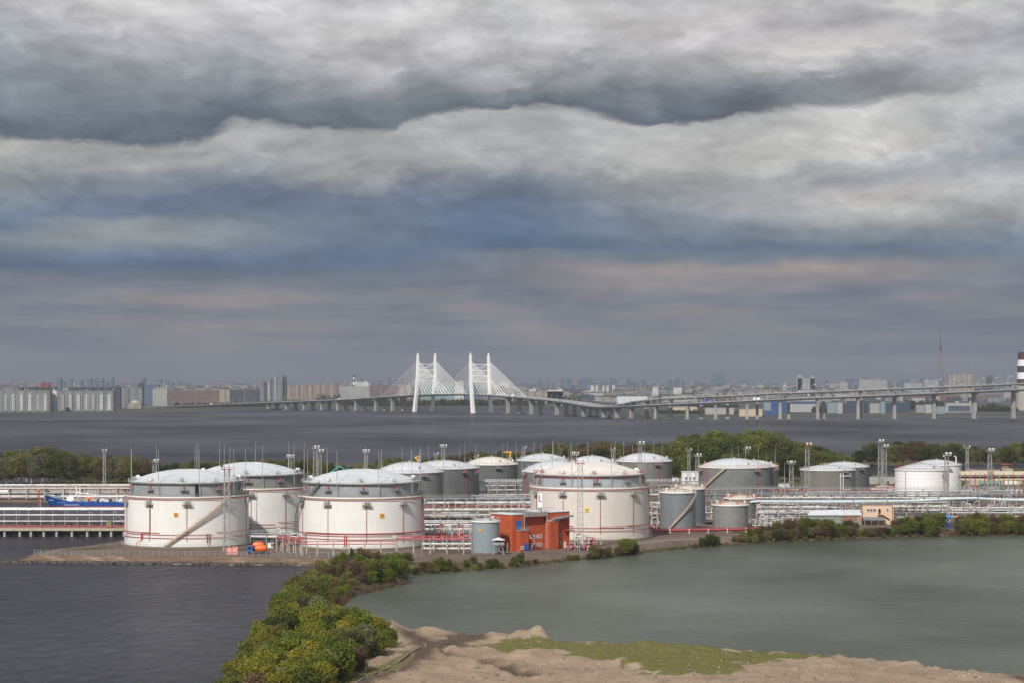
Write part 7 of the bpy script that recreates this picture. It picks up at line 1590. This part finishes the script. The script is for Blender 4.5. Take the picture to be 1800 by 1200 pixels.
# lagoon shore shrubs
sh = [(622, 996, 'olive', .8), (636, 993, 'green', .7), (650, 998, 'brown', .9), (664, 995, 'olive', .95), (678, 994, 'green', .8), (690, 996, 'olive', .95), (704, 1000, 'brown', .9), (716, 992, 'green', .8), (733, 1001, 'dark', .7), (744, 998, 'brown', .85), (758, 998, 'olive', .95), (770, 996, 'green', 1.05), (784, 996, 'green', .95), (796, 996, 'brown', .75), (808, 995, 'olive', .45), (820, 992, 'bright', .55), (832, 990, 'olive', .5), (845, 993, 'green', .65), (858, 991, 'green', .7), (870, 990, 'green', .7), (882, 990, 'olive', .5), (904, 988, 'green', .75), (914, 985, 'olive', .8), (926, 986, 'brown', .6), (940, 984, 'brown', .5), (960, 983, 'olive', .35), (985, 980, 'brown', .4), (1000, 977, 'olive', .6), (1012, 976, 'olive', .5), (1035, 975, 'brown', .7), (1045, 974, 'olive', 1.15), (1056, 973, 'brown', .95), (1066, 972, 'olive', .9), (1086, 969, 'brown', .8),
      (1096, 968, 'green', 1.45), (1106, 967, 'green', 1.25), (1116, 966, 'brown', 1.0), (1160, 961, 'green', .35), (1180, 959, 'olive', .35), (1200, 957, 'olive', .4), (1222, 955, 'brown', .6), (1236, 953, 'dark', .95), (1248, 952, 'dark', 1.1), (1258, 951, 'green', .75), (1290, 949, 'green', .4)]
for (px, py, c, s) in sh: p = P(px, py, 1.6); put('shrub_' + c, p.x, p.y, gh(p.x, p.y, False) - .15, s, 'on the lagoon shore ' + ('left of the brick building' if px < 880 else 'before the off-white tank' if px < 1130 else 'before the small slate tanks'))
tops = [(1300, 938), (1320, 931), (1345, 927), (1370, 920), (1420, 916), (1470, 917), (1500, 919), (1520, 930), (1560, 926), (1590, 914), (1620, 903), (1650, 905), (1668, 918), (1690, 906), (1730, 904), (1770, 905), (1800, 906), (1830, 905)]
for row, (oy, f) in enumerate(((3.0, .85), (11, 1.05))):
    x = 1302 + row * 4
    while x < 1830:
        wl = interp([(1290, 957.5), (1400, 951), (1600, 945), (1900, 938)], x); Yq = 64 * F / (wl - HY) + oy
        yt = interp([(1290, 940)] + tops, x); p = Vector((PX(x, Yq), Yq, 0)); hh = max(1.6, (PZ(yt, Yq) - 1.4) * f) * vg.uniform(.78, 1.15)
        if 1512 < x < 1572: hh = vg.uniform(3, 4.2)
        if not (1512 < x < 1572 and row > 0) and not (1650 < x < 1682):
            c = vg.choices(('olive', 'green', 'brown', 'dark', 'bright'), (3.4, 2.6 if x > 1580 else 1.8, 2.2, 1.0, .9 if x > 1560 else .3))[0]
            put('shrub_' + c, p.x, p.y, gh(p.x, p.y, False) - .15, max(.5, hh / 4.7) * (1 if hh < 7 else .92), 'on the lagoon shore ' + ('before the long shed' if x < 1510 else 'by the peach office' if x < 1600 else 'around the blue kiosk' if x < 1690 else 'right of the blue kiosk'))
        x += vg.uniform(10.5, 14.0)
# low scrub that nobody could count, filling the shores and the spit
def scrub(name, spots, n, size, mtl, seed):
    return struct(leaves(name, spots, n, size, mtl, None, seed, 1.5), 'stuff')
sr = random.Random(8)
def band(pts, per, hmin, hmax, spread):
    out = []
    for (a, b_) in zip(pts, pts[1:]):
        A, B = P(a[0], a[1], .6), P(b_[0], b_[1], .6); k = int((B - A).length * per) + 1
        for i in range(k):
            q = A + (B - A) * sr.random(); y = q.y + sr.uniform(0, spread); x = q.x + sr.uniform(-1, 1); h = sr.uniform(hmin, hmax); out.append((x, y, gh(x, y, y < 615) + h * .4, sr.uniform(.6, 1.3), sr.uniform(.6, 1.2), h * .6))
    return out
rs = [(1290, 954), (1400, 948), (1500, 945), (1600, 942), (1700, 939.5), (1830, 936.5)]
scrub('undergrowth', band(rs, 1.1, .7, 2.2, 4.5), 15000, .2, LV['brown'], 61); scrub('undergrowth', band(rs, .9, .8, 2.6, 5), 13000, .2, LV['olive'], 62)
ls = [(722, 1006), (800, 1001), (900, 995), (1000, 982), (1060, 978), (1150, 966), (1230, 958), (1300, 955)]
scrub('undergrowth', band(ls, .55, .3, 1.0, 5), 9000, .16, LV['olive'], 63); scrub('undergrowth', band(ls, .35, .3, 1.1, 4), 6000, .16, LV['brown'], 64)
for c, sd, cnt in (('brown', 65, 260), ('olive', 66, 200), ('green', 67, 160)):
    sp = []
    for (x, y) in scatter(sp1, .8, cnt, sd): h = sr.uniform(.9, 2.6); sp.append((x, y, gh(x, y, y < 615) + h * .35, sr.uniform(.8, 1.5), sr.uniform(.8, 1.5), h * .6))
    scrub('undergrowth', sp, cnt * 70, .16, LV[c], sd)
edge_r = [(716, 1021), (655, 1035), (612, 1046), (592, 1067), (583, 1085), (583, 1100)]
scrub('undergrowth', band(edge_r, 1.5, .8, 2.4, 2.5), 9000, .15, LV['brown'], 70)
# woods behind the terminal
def wood(xs, base, tops_, cols, wts, place, dens, rows, bias=1.0):
    for r_ in range(rows):
        x = xs[0] + vg.uniform(0, dens)
        while x < xs[1]:
            b_ = base(x) - r_ * 4.5; yt = interp([(tops_[0][0] - 1, tops_[0][1])] + tops_, x) or tops_[0][1]; Y = Yg(b_); h = (b_ - yt) * Y / F * (.86 + .16 * (r_ == rows - 1)) * vg.uniform(.90, 1.06) * 1.06; c = vg.choices(cols, wts)[0]
            put('tree_' + c, PX(x, Y), Y, 1.6, h / 14 , place, 1.0, group='trees ' + place); x += dens * vg.uniform(.75, 1.3)
wood((-12, 236), lambda x: 848, [(-20, 798), (10, 797), (35, 789), (60, 788), (90, 785), (112, 789), (125, 800), (150, 797), (175, 800), (205, 796), (235, 797)], ('grey', 'olive', 'dark', 'green', 'brown'), (4, 2, 3, 1, .8), 'in the wood behind the blue ship', 15, 3)
wood((236, 420), lambda x: 846, [(236, 800), (262, 806), (290, 812), (320, 814), (345, 808), (375, 810), (420, 808)], ('olive', 'dark', 'green', 'brown'), (2, 3, 2, 1), 'in the wood behind the leftmost dome', 15, 2)
wood((420, 720), lambda x: 838, [(420, 805), (445, 808), (500, 806), (545, 803), (570, 808), (600, 816), (640, 818), (670, 806), (720, 802)], ('dark', 'green', 'olive'), (3, 2, 2), 'in the wood behind the curling-stair tank', 17, 2)
wood((720, 1180), lambda x: 832, [(720, 806), (760, 802), (800, 797), (860, 793), (930, 792), (960, 779), (1010, 780), (1060, 776), (1100, 780), (1140, 781), (1180, 778)], ('dark', 'olive', 'brown', 'green'), (3, 2, 2.6, 1.2), 'behind the cream and pale domes', 15, 3)
wood((1176, 1400), lambda x: 826, [(1176, 776), (1195, 766), (1230, 763), (1260, 759), (1300, 758), (1340, 758), (1375, 762), (1390, 772), (1400, 776)], ('green', 'bright', 'olive', 'dark'), (5, 2.0, 1.5, 1.2), 'in the tall green grove', 14, 3)
wood((1170, 1420), lambda x: 845, [(1170, 800), (1250, 798), (1350, 796), (1420, 800)], ('dark', 'green', 'olive'), (3, 2, 2), 'at the foot of the green grove', 18, 1)
wood((1400, 1500), lambda x: 832, [(1400, 777), (1440, 784), (1470, 793), (1500, 800)], ('green', 'olive', 'dark'), (3, 2, 2), 'where the grove slopes to the inlet', 14, 3)
wood((1498, 1812), lambda x: 815 - max(0, (x - 1700)) * .02, [(1498, 792), (1520, 782), (1550, 776), (1600, 776), (1640, 777), (1680, 778), (1720, 782), (1750, 791), (1765, 783), (1790, 778), (1812, 776)], ('dark', 'brown', 'olive', 'green'), (3.4, 1.6, 2, .7), 'on the wooded spit across the inlet', 13, 2)
wood((1500, 1560), lambda x: 846, [(1500, 820), (1530, 832), (1560, 842)], ('olive', 'dark'), (2, 2), 'beside the low grey tanks', 14, 1)
for k_ in PR:
    for i, p in enumerate(PR[k_]):
        if (k_, i) not in usedp:
            for ch in list(p.children_recursive): bpy.data.objects.remove(ch)
            bpy.data.objects.remove(p)
# ground cover: tufts on the sandy flat and along the shores
def tufts(name, pts, size, mtl, seed):
    r = np.random.default_rng(seed); n = len(pts); p = np.array(pts); a = r.random(n) * 6.28; s = size * (.5 + r.random(n)); lean = r.normal(size=(n, 2)) * .3 * s[:, None]
    u = np.stack([np.cos(a), np.sin(a), np.zeros(n)], 1) * (s * .45)[:, None]; tip = p + np.stack([lean[:, 0], lean[:, 1], s], 1)
    V = np.stack([p - u, p + u, tip], 1).reshape(-1, 3); me = bpy.data.meshes.new(name); me.vertices.add(3 * n); me.vertices.foreach_set('co', V.ravel()); me.loops.add(3 * n); me.loops.foreach_set('vertex_index', np.arange(3 * n, dtype=np.int32)); me.polygons.add(n)
    me.polygons.foreach_set('loop_start', np.arange(n, dtype=np.int32) * 3); me.polygons.foreach_set('loop_total', np.full(n, 3, np.int32)); me.update()
    at = me.attributes.new('tint', 'FLOAT', 'FACE'); at.data.foreach_set('value', r.random(n).astype(np.float32)); me.materials.append(mtl); o = bpy.data.objects.new(name, me); COL.objects.link(o); return struct(o, 'stuff')
def field(o_name, n, seed, thr, size, mtl, name):
    me = bpy.data.objects[o_name].data; N = len(me.vertices); co = np.zeros(N * 3); me.vertices.foreach_get('co', co); co = co.reshape(-1, 3); g_ = np.zeros(N); me.attributes['grass'].data.foreach_get('value', g_)
    idx = np.where((g_ > thr) & (co[:, 2] > .5))[0]; r = np.random.default_rng(seed); pick = r.choice(idx, n); step = .7 if o_name == 'sandy_ground' else 2.4
    p = co[pick] + np.stack([r.uniform(-step / 2, step / 2, n), r.uniform(-step / 2, step / 2, n), np.full(n, -.12)], 1); tufts(name, p, size, mtl, seed)
field('sandy_ground', 15000, 3, .6, .22, LV['green'], 'grass'); field('sandy_ground', 9000, 8, .5, .2, LV['yellow'], 'grass'); field('sandy_ground', 9000, 4, .2, .22, LV['grey'], 'grass')
field('ground', 26000, 5, .5, .6, LV['olive'], 'undergrowth')
# far woods along the opposite shore, under and beyond the viaduct
def farwood(name, spans, n, size, mtl, seed):
    r = np.random.default_rng(seed); pts = []; tot = sum(b_ - a for a, b_, *_ in spans); V = []; 
    blobs = []
    for (a, b_, yb, h) in spans:
        k = int((b_ - a) / 4) + 1
        for i in range(k): x = a + (b_ - a) * i / k + r.uniform(-1.5, 1.5); Y = Yg(yb, 2) + r.uniform(0, 60); hh = h * r.uniform(.6, 1.1); blobs.append((PX(x, Y), Y, 1.5 + hh * .5, 2.8 * Y / F, 12, hh * .55))
    root = None; o = leaves(name, blobs, n, size, mtl, None, seed); return struct(o, 'stuff')
farwood('far_woods', [(600, 960, 712, 15), (760, 900, 709, 12), (1000, 1050, 711, 8), (640, 720, 713, 12)], 16000, 1.8, LV['dark'], 1)
farwood('far_woods', [(310, 470, 714, 9), (1150, 1340, 726, 7), (1430, 1470, 724, 12), (1575, 1610, 719, 16), (1715, 1790, 722.5, 10), (1730, 1760, 721, 14), (1595, 1660, 712, 14), (1200, 1300, 715, 8)], 16000, 1.6, LV['dark'], 2)
farwood('far_woods', [(a, a + w, y, h) for a, w, y, h in ((560, 40, 704, 20), (960, 50, 704, 18), (985, 40, 708, 20), (1000, 140, 694, 14), (1150, 130, 700, 16), (1120, 60, 687, 16), (1280, 140, 690, 14), (1440, 120, 695, 14), (1500, 200, 690, 12), (905, 120, 690, 12), (300, 140, 700, 14), (600, 100, 694, 14), (870, 160, 683, 16), (1340, 400, 684, 16), (1000, 300, 681, 18), (100, 500, 685, 16))], 26000, 2.8, LV['dark'], 3)

# ---------------------------------------------------------------- air
def haze():
    m = bpy.data.materials.new('haze_air'); m.use_nodes = True; T = NT(m.node_tree); T.n.clear(); out = T.new('ShaderNodeOutputMaterial'); v = T.new('ShaderNodeVolumePrincipled')
    v.inputs['Color'].default_value = HAZE_COL; v.inputs['Density'].default_value = HAZE_D; v.inputs['Anisotropy'].default_value = 0.0
    T.l.new(v.outputs[0], out.inputs['Volume']); b = MB(); b.box((0, 15200, 163.5), (28000, 30800, 336)); o = b.build('haze', m); struct(o, 'stuff')
HAZE_COL = (.42, .46, .54, 1); HAZE_D = 5.2e-5
haze()
finish_labels()
